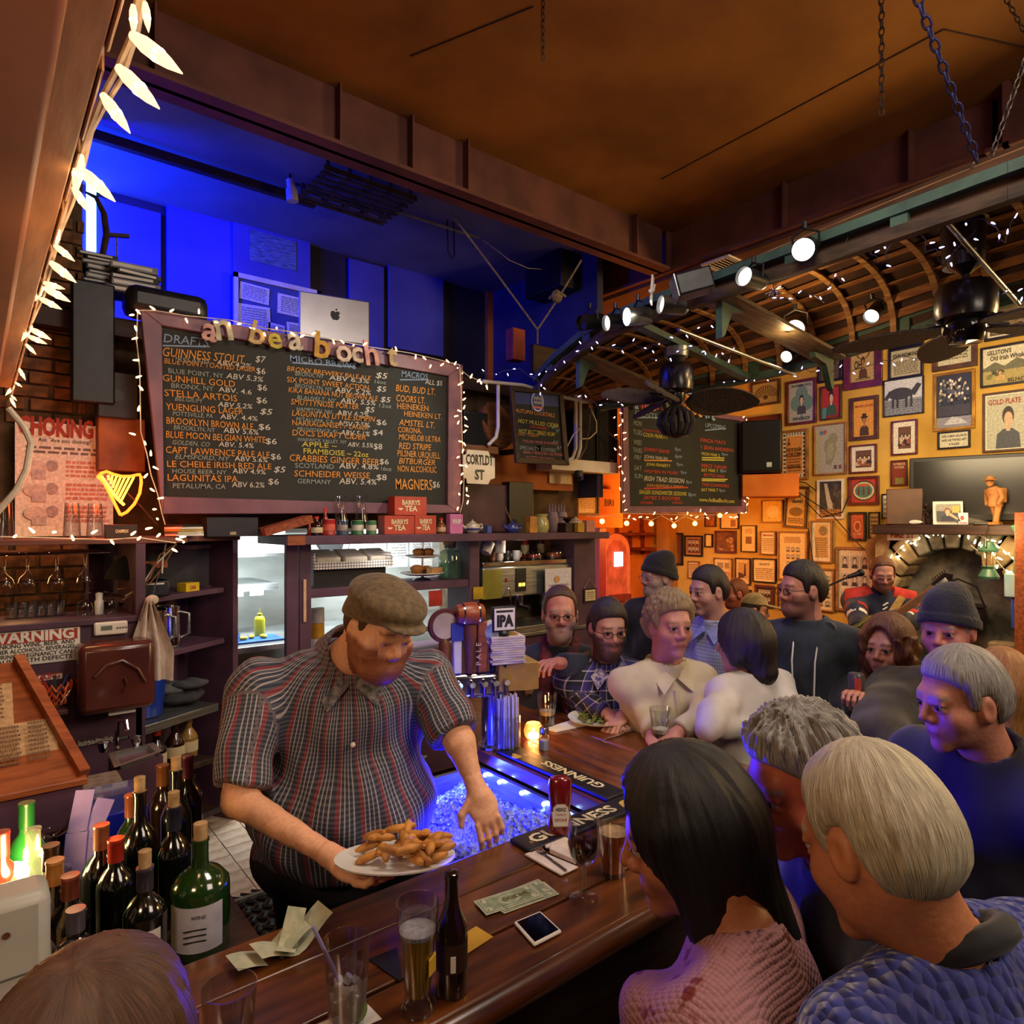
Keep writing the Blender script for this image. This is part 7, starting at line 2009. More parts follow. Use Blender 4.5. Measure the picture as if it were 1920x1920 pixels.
# hanging mugs
for k,(u,v)in enumerate(((886,1030),(912,1030),(924,1026),(940,1030))):
 p=PY(u,v,4.05)
 o=thing('mug',['first white mug from the left hanging under the top shelf','second white mug from the left hanging under the top shelf','third white mug, tucked behind the fourth under the top shelf','last white mug of the hanging row'][k],'mug',(p.x,4.06+(.1 if k in(0,2)else 0),p.z-.03),k*.3,'white mugs on hooks',ry=R([150,140,160,35][k])*.25)
 MB().lathe([(.001,0),(.036,0),(.039,.006),(.041,.095),(.038,.095),(.036,.008)],22,cap=False).build('cup',pm('china','#ecebe6'),o)
 MB().tube([(.04,0,.08),(.07,0,.075),(.072,0,.035),(.04,0,.02)]if k>1 else[(.02,0,.095),(.015,0,.13),(-.02,0,.13),(-.025,0,.095)],.006,7).build('handle',pm('china','#ecebe6'),o)
 # espresso corner
em=thing('espresso_machine','chrome two group espresso machine with an olive side panel','espresso machine',on(985,4.05,1.11))
a=PY(905,980,4.05)-em.location;b=PY(1075,980,4.05)-em.location
x0,x1=a.x,b.x
MB().box(x0,0,.28,x1,.4,.52).build('body',m_steel,em,bevel=.012)
MB().box(x0-.004,-.006,.28,x0+.18,0,.5).build('side_panel',pm('olive_panel','#8a8430','#6e6a24',5,.4),em)
MB().box(x0,.0,.52,x1,.4,.56).build('cup_rail',m_chrome,em,bevel=.006)
MB().box(x0,-.06,.0,x1,.38,.05).build('drip_tray',m_steel,em,bevel=.004)
MB().box(x0+.03,.3,.05,x1-.03,.38,.28).build('splash_back',m_fan,em)
MB().box(x0+.32,-.01,.32,x0+.42,0,.5).build('control',m_black,em)
for k in range(2):MB().box(x0+.345+.035*k,-.013,.36,x0+.37+.035*k,-.01,.385).build('indicator',glow('indicator','#ffb030',8),em)
MB().box(x0+.22,-.01,.4,x0+.235,0,.43).build('switch',m_inkr,em)
for k in range(2):
 x=x0+.36+.28*k
 MB().lathe([(.04,.2),(.045,.24),(.045,.29)],18,(x,.02,0)).build('group_head',m_chrome,em)
 MB().cyl((x,.02,.21),(x+.0,-.12,.2),.013,.016,10).build('portafilter_handle',m_black,em)
MB().tube([(x0+.24,-.01,.35),(x0+.23,-.05,.3),(x0+.24,-.05,.12)],.006).build('steam_wand',m_chrome,em)
p=PY(1048,1100,3.98)
o=thing('white_notice','white framed notice leaning before the espresso machine','notice',p)
A_=Art(.26,.28,'#d8d4e0');A_.lines(.1,.1,.9,.6,6,'#a89cb8',3);A_.ell(.4,.72,.12,.1,'#c99a60');A_.build('print',m_print,o,0);MB().box(-.14,.001,-.15,.14,.012,.15).build('frame',m_white,o)
for k,(u,r,c,lab)in enumerate(((1040,.09,'#c0603a','glass dome over a cake on the right of the espresso machine'),(1002,.07,'#a83a28','glass dome over red cake in the middle of the espresso machine'))):
 p=on(u,4.2,1.672);o=thing('cake_dome',lab,'cake dome',p,0,'cake domes on the espresso machine')
 MB().lathe([(.001,0),(r*1.1,0),(r*1.1,.01),(.001,.01)],24).build('plate',m_fan,o)
 MB().lathe([(r,.01),(r,r*.6),(r*.8,r*1.0),(r*.3,r*1.2),(.001,r*1.22)],24,cap=False).build('dome',g_clear,o)
 MB().lathe([(r*.75,.01),(r*.72,r*.5),(.001,r*.55)],16).build('cake',pm('cake'+c,c,None,14,.7),o)
for k,(u,c,lab)in enumerate(((922,'#6a3c20','brown cup at the left on the espresso machine'),(936,'#d8d4d0','white handled cup on the espresso machine'),(950,'#1c1c20','black canister on the espresso machine'),(968,'#b8b8c0','small steel milk jug on the espresso machine'))):
 o=thing('cup',lab,'cup',on(u,4.16,1.672),0,'cups on the espresso machine')
 MB().lathe([(.001,0),(.028,0),(.032,.01),(.034,.075),(.03,.075),(.028,.01)],18,cap=False).build('cup',pm('cup'+c,c,None,9,.35),o)
 MB().tube([(.03,0,.06),(.052,0,.055),(.05,0,.025),(.03,0,.02)],.005,6).build('handle',pm('cup'+c,c),o)
for k,(u,wp_,hp,c,lab)in enumerate(((1020,14,60,'#4a2a18','dark liquor bottle behind the domes'),(1046,16,66,'#b08a30','golden liquor bottle at the right behind the domes'),(990,16,58,'#9a2c24','red liquor bottle behind the domes'),(1060,12,64,'#7c1c3a','slim plum coloured bottle by the end post'))):
 bottle(lab,u,wp_,hp,c,4.3,1.672,group='liquor bottles behind the espresso machine',name='liquor_bottle')
o=thing('post_sign','small framed card hanging by a string on the end post','sign',PY(1107,1116,Y0-.012))
MB().box(-.075,0,-.06,.075,.01,.06).build('frame',m_dark,o)
A_=Art(.12,.09,'#d8c8a0');A_.lines(.1,.1,.9,.9,4,'#8a7a5c',2);q=A_.build('card',m_print,o,0);q.location.y=-.001
MB().tube([(-.07,.005,.06),(0,.005,.14),(.07,.005,.06)],.0015,4).build('string',m_wirew,o)
o=thing('sauce_dispenser','clear squeeze bottle with pale cap on the hatch ledge','bottle',on(858,4.3,1.08))
MB().lathe([(.04,0),(.042,.3),(.04,.32)],18).build('body',pm('dark_clear','#5a4c54','#483c44',4,.2),o);MB().lathe([(.044,.32),(.044,.38),(.012,.39),(.006,.44),(.001,.44)],16).build('cap',m_white,o)
o=thing('honey_jars','stacked white and yellow spice tubs behind the post','tubs',on(595,4.3,1.0))
for k,c in enumerate(('#7a5c48','#d8d4cc','#d8a020','#d8d4cc')):MB().lathe([(.045,.1*k),(.047,.1*k+.005),(.045,.1*k+.098)],18).build('tub',pm('tub'+c,c),o)
for k,(u,v,c,lab)in enumerate(((817,1122,'#b82c20','red cooking tag hanging at the hatch\'s right side'),(822,1152,'#c8d020','small lime tag under the red one'),(897,1112,'#c9a818','yellow notice above the olive machine panel'),(894,1165,'#d8d020','small yellow sticker low on the shelf post'))):
 p=PY(u,v,Y0-.01);w=(.055,.02,.045,.02)[k]
 tag(MB().box(-w,0,-w,w,.004,w).build('paper_tag',pm('tag'+c,c),None,0,loc=p,rz=0),lab,'tag','paper tags around the hatch')
 # ====== LEFT WALL THINGS
def wallbox(name,lab,cat,u0,v0,u1,v1,y,dep,mat,bev=.004,rz=0,part='body'):
 a=PY(u0,v1,y);b=PY(u1,v0,y)
 o=thing(name,lab,cat,((a.x+b.x)/2,y,(a.z+b.z)/2),rz);w=(b.x-a.x)/2;h=(b.z-a.z)/2
 MB().box(-w,-dep,-h,w,0,h).build(part,mat,o,bevel=bev);return o,w,h
ps,w,h=wallbox('choking_poster','pink lit first aid poster headed CHOKING behind the glasses','poster',28,802,212,1006,4.35,.004,m_white)
A_=Art(w*2,h*2,'#e0d4c8');A_.lines(.1,.72,.95,.8,2,'#6a5c5c',1)
for z,s_ in((.52,3),(.32,5),(.12,7)):A_.lines(.5,z,.95,z+.16,4,'#c87a6a',s_);A_.ell(.2,z+.08,.12,.06,'#cdb8b0');A_.ell(.36,z+.1,.06,.05,'#a89494');A_.rect(.16,z-.02,.3,z+.06,'#b8a8a8')
q=A_.build('print',m_print,ps,0);q.location.y=-.0045
txt('CHOKING',.13,m_inkr,ps,(-.04,-.012,h*.78),width=w*1.5,align='CENTER',bold=.05)
txt('Ask "Are you choking?"',.03,m_ink,ps,(0,-.012,h*.66),width=w*1.1,align='CENTER')
ws,w,h=wallbox('warning_sign','white sign headed WARNING in a red band','sign',-30,1174,150,1256,YL-.001,.006,m_white)
MB().box(-w*.98,-.0075,h*.30,w*.94,-.006,h*.92).build('red_band',m_inkr,ws)
txt('WARNING',.066,m_white,ws,(-w*.02,-.009,h*.38),width=w*1.8,align='CENTER',bold=.04)
for k,s in enumerate(('DRINKING WINE, BEER, AND','OTHER ALCOHOLIC BEVERAGES','DURING PREGNANCY CAN','CAUSE BIRTH DEFECTS')):
 txt(s,.025,m_ink,ws,(-w*.02,-.008,h*(.06-.29*k)),width=w*(1.8-.12*(k>1)),align='CENTER',bold=.015)
o,w,h=wallbox('smoking_sign','small white sign with red letters NO SMOKING','sign',20,1262,117,1284,YL-.001,.005,m_white)
txt('NO SMOKING',.04,m_inkr,o,(0,-.007,-h*.5),width=w*1.8,align='CENTER',bold=.03)
o,w,h=wallbox('thermostat','white digital thermostat above the brown dryer','thermostat',175,1162,238,1192,YL-.001,.03,m_white,.008)
MB().box(-w*.6,-.032,-h*.2,w*.05,-.03,h*.45).build('display',pm('lcd','#6a746a','#586258'),o)
for k in range(4):MB().box(w*.3+.012*k,-.032,-.004,w*.3+.012*k+.008,-.03,.004).build('button',m_steel,o)
o,w,h=wallbox('hand_dryer','big glossy brown towel dispenser on the purple wall','dispenser',138,1190,279,1332,YL-.001,.17,pm('dryer_brown','#5c2e24','#46201a',4,.25,coat=.4),.03,part='cover')
MB().tube([(-w*.6,-.172,h*.1),(-w*.3,-.176,h*.42),(w*.1,-.176,h*.5),(w*.5,-.176,h*.2),(w*.7,-.174,-h*.2)],.008,8).build('embossed_arc',pm('dryer_brown','#5c2e24'),o)
MB().tube([(w*.15,-.176,-h*.02),(w*.22,-.176,-h*.2),(w*.12,-.174,-h*.4)],.006,8).build('embossed_arc',pm('dryer_brown','#5c2e24'),o)
MB().box(-w*.2,-.12,-h-.02,w*.5,-.06,-h+.005).build('paper_towel',m_white,o)
# dish towel on a hook
tw3=thing('dish_towel','white cotton dish towel hanging beside the brown dispenser','towel',PY(285,1125,3.56))
vs=[];n_=14;rows=16;c0=tw3.location
for j in range(rows+1):
 t=j/rows;u_c=278+8*t;hw=6+42*min(1,t*1.6)*(1-.25*t);v=1125+150*t
 for i in range(n_+1):
  s_=i/n_*2-1;q=PY(u_c+s_*hw,v,3.56)-c0;vs.append((q.x,.03*math.cos(s_*9+t)*(1-.3*t),q.z))
MB().add(vs,[(j*(n_+1)+i,j*(n_+1)+i+1,(j+1)*(n_+1)+i+1,(j+1)*(n_+1)+i)for j in range(rows)for i in range(n_)]).build('cloth',pm('towel_white','#cdbdb0','#b8a698',30,.95),tw3,180)
MB().sph((0,0,.0),(.03,.025,.025),10,8).build('knot',pm('towel_white','#cdbdb0'),tw3)
# orange basket of pens
o,w,h=wallbox('little_shelf','tiny bracket shelf under the smoking sign','shelf',92,1322,124,1336,YL-.001,.09,m_oxblood)
bk=thing('orange_basket','orange woven plastic basket holding pens','basket',PY(103,1322,YL-.05))
g=MB()
for k in range(12):
 a=2*math.pi*k/12
 for zz in(0,1,2):g.tube([((.04+.012*zz)*math.cos(a+.26*t),(.04+.012*zz)*math.sin(a+.26*t),.005+.032*zz+.03*math.sin(math.pi*t/2))for t in(0,1,2)],.005,5)
g.build('basket',pm('basket_orange','#d8641c','#b84c10',9,.5),bk)
for k,c in enumerate(('#b82a3a','#3a3a40','#3a5ac0')):MB().cyl((0,0,.02),(.05*(k-1),.01,.13),.005,.005,8).build('pen',pm('pen'+c,c),bk)
MB().tube([(-.06,-.03,.07),(0,-.07,.0),(.06,-.03,.07)],.003).build('wire_handle',m_chrome,bk)
o,w,h=wallbox('framed_slate','grey slate in a pale mauve frame leaning on the corner shelf','slate',284,1028,412,1104,4.30,.01,pm('slate_grey','#4a464e','#38343c',6,.6),part='slate')
for q in((-w-.02,h,w+.02,h+.025),(-w-.02,-h-.02,w+.02,-h),(-w-.025,-h,-w,h),(w,-h,w+.025,h)):MB().box(q[0],-.022,q[1],q[2],0,q[3]).build('frame_rail',pm('mauve_frame','#8c6c6c','#745858'),o)
o,w,h=wallbox('receipt_printer','black receipt printer on the upper corner shelf','printer',232,1084,308,1118,3.95,.14,m_black,.01)
MB().box(-w*.5,-.142,h*.5,w*.7,-.135,h*.7).build('paper_slot',m_white,o)
o=thing('black_hat','black bag like cap with an orange lining over the printer','hat',PY(258,1082,3.9))
MB().at(rz=.3).lathe([(.15,0),(.14,.03),(.11,.08),(.07,.11),(.001,.12)],20).build('hat',pm('black_felt','#141210','#0c0a09',30,.95),o)
MB().at((.02,-.1,.05),rz=.1).box(-.07,-.01,0,.1,.02,.035).build('lining',m_orangewood,o)
# stemware in the rails and on the ledge
for k,(u,v)in enumerate(((8,1024),(52,1024),(107,1024),(160,1024))):
 p=PY(u,v,YL+.1+.05*(k%2))
 o=thing('hanging_glass',['wine glass hanging at the far left of the rails','second wine glass from the left in the rails','third wine glass hanging in the rails, by the thermostat side','rightmost wine glass hanging in the rails'][k],'glass',(p.x,p.y,1.825),0,'wine glasses hanging in the rails')
 glass_body(o,[(.034,.01),(.03,.005),(.006,-.002),(.0045,-.07),(.01,-.085),(.03,-.105),(.038,-.135),(.034,-.175)])
for k,(u,z,r,lab)in enumerate(((158,.095,.036,'left upturned snifter on the purple ledge'),(207,.1,.036,'right upturned snifter on the purple ledge'))):
 o=thing('snifter_glass',lab,'glass',on(u,YL+.12,1.53),0,'upturned snifters on the ledge')
 glass_body(o,[(r*.85,0),(r*1.05,.035),(r*.8,.065),(.006,.075),(.005,.1),(r*.8,.108),(r*.85,.11)])
for k in range(6):
 u=22+18*k
 o=thing('rocks_glass',['first','second','third','fourth','fifth','sixth'][k]+' small tumbler from the left on the purple ledge','glass',on(u,YL+.22,1.53),0,'small tumblers on the ledge')
 glass_body(o,[(.001,0),(.024,0),(.026,.003),(.03,.075),(.0285,.075),(.0245,.008),(.001,.008)],18)
for k,u in enumerate((8,135,178)):
 o=thing('tall_glass',['tall glass at the far left before the first aid poster','tall upturned glass left of the neon harp','tall upturned glass nearest the neon harp'][k],'glass',on(u,3.85,1.895),0,'tall glasses on the rack shelf')
 glass_body(o,[(.001,0),(.036,0),(.038,.004),(.03,.17),(.029,.17),(.036,.01)],20)
o=thing('salt_tub','small white shaker standing between the two snifters','shaker',on(186,YL+.15,1.53));MB().lathe([(.018,0),(.02,.06),(.014,.07),(.016,.1),(.001,.105)],14).build('body',m_white,o)
# neon harp
hp=thing('neon_harp','orange neon sign bent into the outline of a harp','neon sign',PY(225,920,3.75))
q=hp.location
def nz_(pts,mat,nm,r=.007):MB().tube([PY(u,v,3.75)-q for u,v in pts],r,8).build(nm,mat,hp)
m_neo=glow('neon_orange','#ff5a14',7);m_neo2=glow('neon_amber','#ffb030',7)
nz_([(183,895),(190,887),(200,884),(212,889),(228,893),(245,893),(258,890),(264,890)],m_neo,'neon_tube')
nz_([(264,892),(265,905),(262,925),(252,945),(238,960),(226,966)],m_neo,'neon_tube')
nz_([(226,966),(218,950),(206,925),(194,903),(184,895),(190,889)],m_neo,'neon_tube')
nz_([(190,893),(205,915),(220,935),(233,947)],m_neo2,'neon_tube')
for k in range(7):nz_([(203+8*k,891+.6*k),(203+3.5*k+1,900+7.2*k)],m_neo2,'neon_string',.005)
nz_([(240,925),(265,950),(295,985)],m_rust,'stand_rod',.004)
lamp('lamp_neon','POINT',PY(200,930,3.68),9,'#ff3a10',.08)
# tangle of wires under the shelf edge
tg=thing('wire_tangle','tangle of pale and copper wires hanging off the glass rack shelf','cables',PY(320,1020,3.7));q=tg.location
for k,pts in enumerate((((335,1015),(300,1040),(280,1085),(255,1110),(230,1125)),((330,1020),(290,1060),(265,1100),(235,1118)),((312,1015),(305,1050),(304,1075)),((325,1030),(300,1070),(280,1095),(250,1100),(220,1105)),((332,1020),(308,1045),(290,1100),(285,1125)))):
 MB().tube([PY(u,v,3.68+.02*k)-q for u,v in pts],.004,5).build('cable',[m_wood,m_wirew,m_white,pm('copper_wire','#a8603a'),m_wireg][k],tg)
o=thing('white_hose','thick pale cable loop sagging by the icicle lights','cable',PY(15,770,3.2));q=o.location
MB().tube([PY(u,v,3.2)-q for u,v in((15,765),(45,800),(58,830),(50,880),(30,920),(0,955),(-20,975))],.012,8).build('cable',m_wirew,o)
# pitchers, jug, bin, sink
def cpos(u,v,back=.15):
 r=ray(u,v);k=(A0.x*r.y-A0.y*r.x)/(dn.y*r.x-dn.x*r.y);return A0+dn*k+nr*back
p=cpos(332,1200);zz=PY(300,1228,3.8).z
for k,(u,rr_,hh,lab)in enumerate(((345,.075,.22,'right steel pitcher on the middle corner shelf'),(322,.07,.21,'left steel pitcher on the middle corner shelf'))):
 p=cpos(u,1200,.12);zs=1.97-(1226-(u-300)*.25-980)/F*depth((p.x-nr.x*.12,p.y-nr.y*.12))
 o=thing('steel_pitcher',lab,'pitcher',(p.x,p.y,zs+.003),-.4,'steel pitchers on the corner shelf')
 MB().lathe([(.001,0),(rr_,0),(rr_*1.02,.01),(rr_*.9,hh*.8),(rr_*.95,hh),(rr_*.9,hh),(rr_*.85,hh*.8),(rr_*.95,.012)],24,cap=False).build('body',m_chrome,o)
 MB().tube([(rr_*.9,0,hh*.85),(rr_*1.5,0,hh*.8),(rr_*1.5,0,hh*.3),(rr_*.98,0,hh*.2)],.008,8).build('handle',m_steel,o)
zw=sc_a.z
p=cpos(315,1340,.16)
o=thing('blue_bucket','bright blue plastic bucket on the steel worktop','bucket',(p.x,p.y,zw+.002))
MB().lathe([(.001,0),(.085,0),(.088,.01),(.108,.22),(.113,.225),(.105,.222),(.084,.012),(.001,.012)],26,cap=False).build('bucket',pm('bucket_blue','#1440b8','#0e3098',5,.3,coat=.3),o)
p=cpos(385,1320,.18)
o=thing('cloth_pile','heap of dark grey cloths on the steel worktop','cloth',(p.x,p.y,zw+.002))
for k,(x,y,z,a,b_,c_)in enumerate(((0,0,.03,.13,.1,.04),(-.04,.02,.08,.1,.08,.035),(.05,-.02,.1,.09,.07,.03))):
 g=MB().sph((0,0,0),1,20,12);rn=random.Random(k)
 g.v=[((v_[0]*(1+.15*math.sin(5*v_[1]+k)))*a+x,v_[1]*(1+.12*math.sin(6*v_[0]))*b_+y,v_[2]*(1+.2*math.sin(7*v_[0]+4*v_[1]))*c_+z)for v_ in g.v]
 g.build('folded_cloth',pm('cloth_grey%d'%k,['#3a3a40','#6a6a70','#4a4a52'][k],None,20,.95),o,180)
p=cpos(268,1350,.06)
o=thing('spray_bottle','small pale labelled bottle beside the blue bucket','bottle',(p.x,p.y,zw+.002));MB().lathe([(.03,0),(.032,.1),(.02,.12),(.012,.14),(.001,.14)],16).build('body',pm('pale_violet','#a8a0b8','#8a8298'),o)
for k,(u,c,lab)in enumerate(((316,'#1c1210','dark bottle with a red cap under the steel worktop'),(350,'#301812','square dark whiskey bottle under the steel worktop'),(375,'#9a7a40','pale amber bottle under the steel worktop'),(300,'#5a1c1c','red labelled bottle at the back under the steel worktop'))):
 p=cpos(u,1440,.08+.06*(k==3));
 o=bottle(lab,100,10,10,c,group='bottles under the steel worktop',name='liquor_bottle',capc=['#b83020','#3a1c14','#8a6a40','#a02820'][k])
 o.location=(p.x,p.y,b1.z+.003 if False else b1[0].z+.003)if not isinstance(b1,Vector)else(p.x,p.y,b1.z+.003);o.scale=(3.9,3.9,8.2)
for k,(u,c,lab)in enumerate(((318,'#201410','dark bottle with a cream label on the lowest corner shelf'),(340,'#141412','black bottle on the lowest corner shelf'),(352,'#b08020','small amber bottle on the lowest corner shelf'),(372,'#2a1c18','dark bottle at the right of the lowest corner shelf'))):
 p=cpos(u+15,1530,.1)
 o=bottle(lab,100,10,10,c,group='bottles on the lowest corner shelf',name='liquor_bottle',capc='#2a2420')
 zb=b2[0].z if not isinstance(b2,Vector)else b2.z
 o.location=(p.x,p.y,zb+.003);o.scale=(3.9,3.9,7.6)
sk=thing('hand_sink','small steel hand sink in a purple box with chrome taps','sink',(0,0,0))
Zk=1.03
cs_=[PZ(203,1412,Zk),PZ(288,1392,Zk),PZ(306,1408,Zk),PZ(214,1440,Zk)]
c_=sum(cs_,Vector())/4;sk.location=(c_.x,c_.y,0)
pl=[(q.x-c_.x,q.y-c_.y)for q in cs_]
MB().hexa([(x*.9,y*.9,ZI)for x,y in reversed(pl)]+[(x,y,Zk-.02)for x,y in reversed(pl)]).build('purple_box',m_purple,sk)
ins=[(x*.72,y*.72)for x,y in pl]
g=MB();n4=4
vs=[(x,y,Zk)for x,y in pl]+[(x,y,Zk)for x,y in ins]+[(x*.85,y*.85,Zk-.1)for x,y in ins]
g.add(vs,[(i,(i+1)%4,4+(i+1)%4,4+i)for i in range(4)]+[(4+i,4+(i+1)%4,8+(i+1)%4,8+i)for i in range(4)]+[(8,9,10,11)]).build('basin',m_steel,sk,0)
MB().tube([(-.05,.1,Zk),(-.05,.1,Zk+.12),(-.03,.02,Zk+.13),(-.03,.0,Zk+.1)],.009,8).build('spout',m_chrome,sk)
for x in(-.1,.02):MB().lathe([(.012,0),(.02,.02),(.022,.04),(.001,.045)],12,(x,.1,Zk)).build('tap',m_chrome,sk)
o,w,h=wallbox('black_notice','black notice with white print above the hand sink','notice',140,1378,243,1402,YL-.001,.005,m_black)
txt('Employees Must Wash',.03,m_white,o,(-w*.9,-.007,h*.1),width=w*1.25);txt('Hands Before Returning',.03,m_white,o,(-w*.9,-.007,-h*.5),width=w*1.25);MB().box(w*.5,-.007,-h*.7,w*.92,-.005,h*.7).build('picture_print',m_steel,o)
p=PZ(170,1520,.75)
o=thing('blue_bin','tall glossy blue bin beside the hand sink','bin',(PY(170,1480,2.75).x,2.75,ZI));MB().lathe([(.1,0),(.12,.8),(.125,.805),(.115,.8),(.001,.02)],26,cap=False).build('bin',pm('bin_blue','#2230d0','#1a24a8',4,.25,coat=.4),o)
o=thing('blue_crate','blue plastic crate with clear lid in front of the bin','crate',(PY(205,1540,2.45).x,2.45,.93));MB().box(-.1,-.06,0,.1,.08,.14).build('crate',pm('bin_blue','#2230d0'),o,bevel=.01);MB().box(-.05,-.06,.14,.09,.06,.19).build('clear_lid',thin('lid_clear','#c8d0ff',.8,.2,'#8a94d8'),o)
MB().box(-.14,-.08,-.05,.14,.12,0).build('stand',m_dark,o)
o=thing('egg_tray','grey card tray standing on the bin','tray',(PY(172,1420,2.78).x,2.78,ZI+.81));MB().box(-.09,-.08,0,.09,.08,.04).build('tray',pm('tray_grey','#8c8478','#6c6458',30,.9),o,bevel=.006)
# ====== PEOPLE: smooth bodies grown from distance fields
def vcap(P,a,b,ra,rb):
 a=np.array(a,np.float32);ba=np.array(b,np.float32)-a;q=P-a
 t=np.clip(q@ba/max(float(ba@ba),1e-9),0,1)
 return np.linalg.norm(q-t[:,None]*ba,axis=1)-(ra+(rb-ra)*t)
def vell(P,c,r,M=None):
 q=P-np.array(c,np.float32)
 if M is not None:q=q@M
 r=np.array(r,np.float32)
 k0=np.linalg.norm(q/r,axis=1);k1=np.linalg.norm(q/(r*r),axis=1)
 return k0*(k0-1)/np.maximum(k1,1e-6)
def smin(a,b,k):
 h=np.clip(.5+.5*(b-a)/k,0,1)
 return b+(a-b)*h-k*h*(1-h)
def smax(a,b,k):return-smin(-a,-b,k)
def nets(f,lo,hi,h):
 """surface of f = 0 inside a box, as vertices and quads"""
 ax=[np.arange(lo[i],hi[i]+h,h,dtype=np.float32)for i in range(3)]
 n=[len(a)for a in ax]
 G=np.stack(np.meshgrid(*ax,indexing='ij'),-1).reshape(-1,3)
 V=f(G).reshape(n)
 V[0],V[-1],V[:,0],V[:,-1],V[:,:,0],V[:,:,-1]=[np.maximum(x,.3*h)for x in(V[0],V[-1],V[:,0],V[:,-1],V[:,:,0],V[:,:,-1])]
 I=V<0
 c=[n[0]-1,n[1]-1,n[2]-1]
 S_=np.zeros(c+[3],np.float32);N_=np.zeros(c,np.float32)
 cor=[(i,j,k)for i in(0,1)for j in(0,1)for k in(0,1)]
 sl=lambda A,o:A[o[0]:o[0]+c[0],o[1]:o[1]+c[1],o[2]:o[2]+c[2]]
 for o in cor:
  for d in range(3):
   if o[d]:continue
   e=list(o);e[d]=1
   a,b=sl(V,o),sl(V,e);m=sl(I,o)!=sl(I,e)
   t=np.where(m,a/np.where(m,a-b,1),0)
   N_+=m
   for x in range(3):
    S_[...,x]+=np.where(m,o[x]+(t if x==d else 0),0)
 act=N_>0
 idx=np.full(c,-1,np.int64);idx[act]=np.arange(act.sum())
 w=np.argwhere(act)
 vs=(w+S_[act]/N_[act][:,None])*h+np.array(lo,np.float32)
 Q=[]
 for d in range(3):
  u,v=(d+1)%3,(d+2)%3
  a=[slice(1,-1)]*3;b=[slice(1,-1)]*3
  a[d]=slice(0,-1);b[d]=slice(1,None)
  A,B=I[tuple(a)],I[tuple(b)]
  p=np.argwhere(A!=B)
  if not len(p):continue
  fl=A[tuple(p.T)]
  p=p+1;p[:,d]-=1
  def ci(du,dv):
   q=p.copy();q[:,u]+=du;q[:,v]+=dv;return idx[tuple(q.T)]
  q=np.stack([ci(-1,-1),ci(0,-1),ci(0,0),ci(-1,0)],1)
  q[~fl]=q[~fl][:,::-1]
  Q.append(q)
 return vs,np.concatenate(Q)
def put_nets(name,parts,mat,parent,org,attrs=()):
 """parts: list of (verts, quads, {attribute: values})"""
 V=np.concatenate([p[0]for p in parts]);k=0;Q=[]
 for p in parts:Q.append(p[1]+k);k+=len(p[0])
 Q=np.concatenate(Q)
 me=bpy.data.meshes.new(name)
 me.vertices.add(len(V));me.vertices.foreach_set('co',(V-np.array(org,np.float32)).ravel())
 me.loops.add(Q.size);me.loops.foreach_set('vertex_index',Q.ravel().astype(np.int32))
 me.polygons.add(len(Q));me.polygons.foreach_set('loop_start',np.arange(0,Q.size,4,dtype=np.int32))
 for a,ty in attrs:
  A=np.concatenate([p[2][a]for p in parts]).astype(np.float32)
  at=me.attributes.new(a,ty,'POINT')
  at.data.foreach_set('color' if ty=='FLOAT_COLOR' else 'vector',A.ravel())
 me.update();me.validate()
 return put(name,me,mat,parent,180)
def cdir(a):
 a=R(a);f=np.array([CA,SA,0]);r=np.array([SA,-CA,0])
 return-f*math.cos(a)+r*math.sin(a)
m_skin=cm('skin',.5,'Col',.12,90,var=.1)
m_eye=cm('eyeball',.15,'Col',0,5,var=0)
def hairmat(name,c,c2):return pm(name,c,c2,1.,.5,bump=.45,coord='hl',stretch=(60,3,1),detail=6,lo=.36,hi=.62)
HM=dict(dark=hairmat('hair_dark','#2a1c14','#120b08'),black=hairmat('hair_black','#0e0a0a','#050404'),brown=hairmat('hair_brown','#5a3820','#2e1a0e'),grey=hairmat('hair_grey','#a8a29a','#5c5650'),white=hairmat('hair_white','#d2c6a8','#8c8068'),sand=hairmat('hair_sand','#a08868','#6c563c'),red=hairmat('hair_red','#8a4420','#5a2810'),auburn=hairmat('hair_auburn','#7a4826','#3e2010'),blond=hairmat('hair_blond','#b07a40','#7a4a22'))
HC=dict(dark='#241810',black='#0c0909',brown='#4a2e1a',grey='#8a847c',white='#b8ae98',sand='#8a7050',red='#7a3c1c',auburn='#5a3018',blond='#9a6a38')
def cloth(name,c,c2=None,scale=14,bump=.25,stretch=(1,1,1),rough=.85):return pm(name,c,c2,scale,rough,bump=bump,stretch=stretch,sheen=.15)
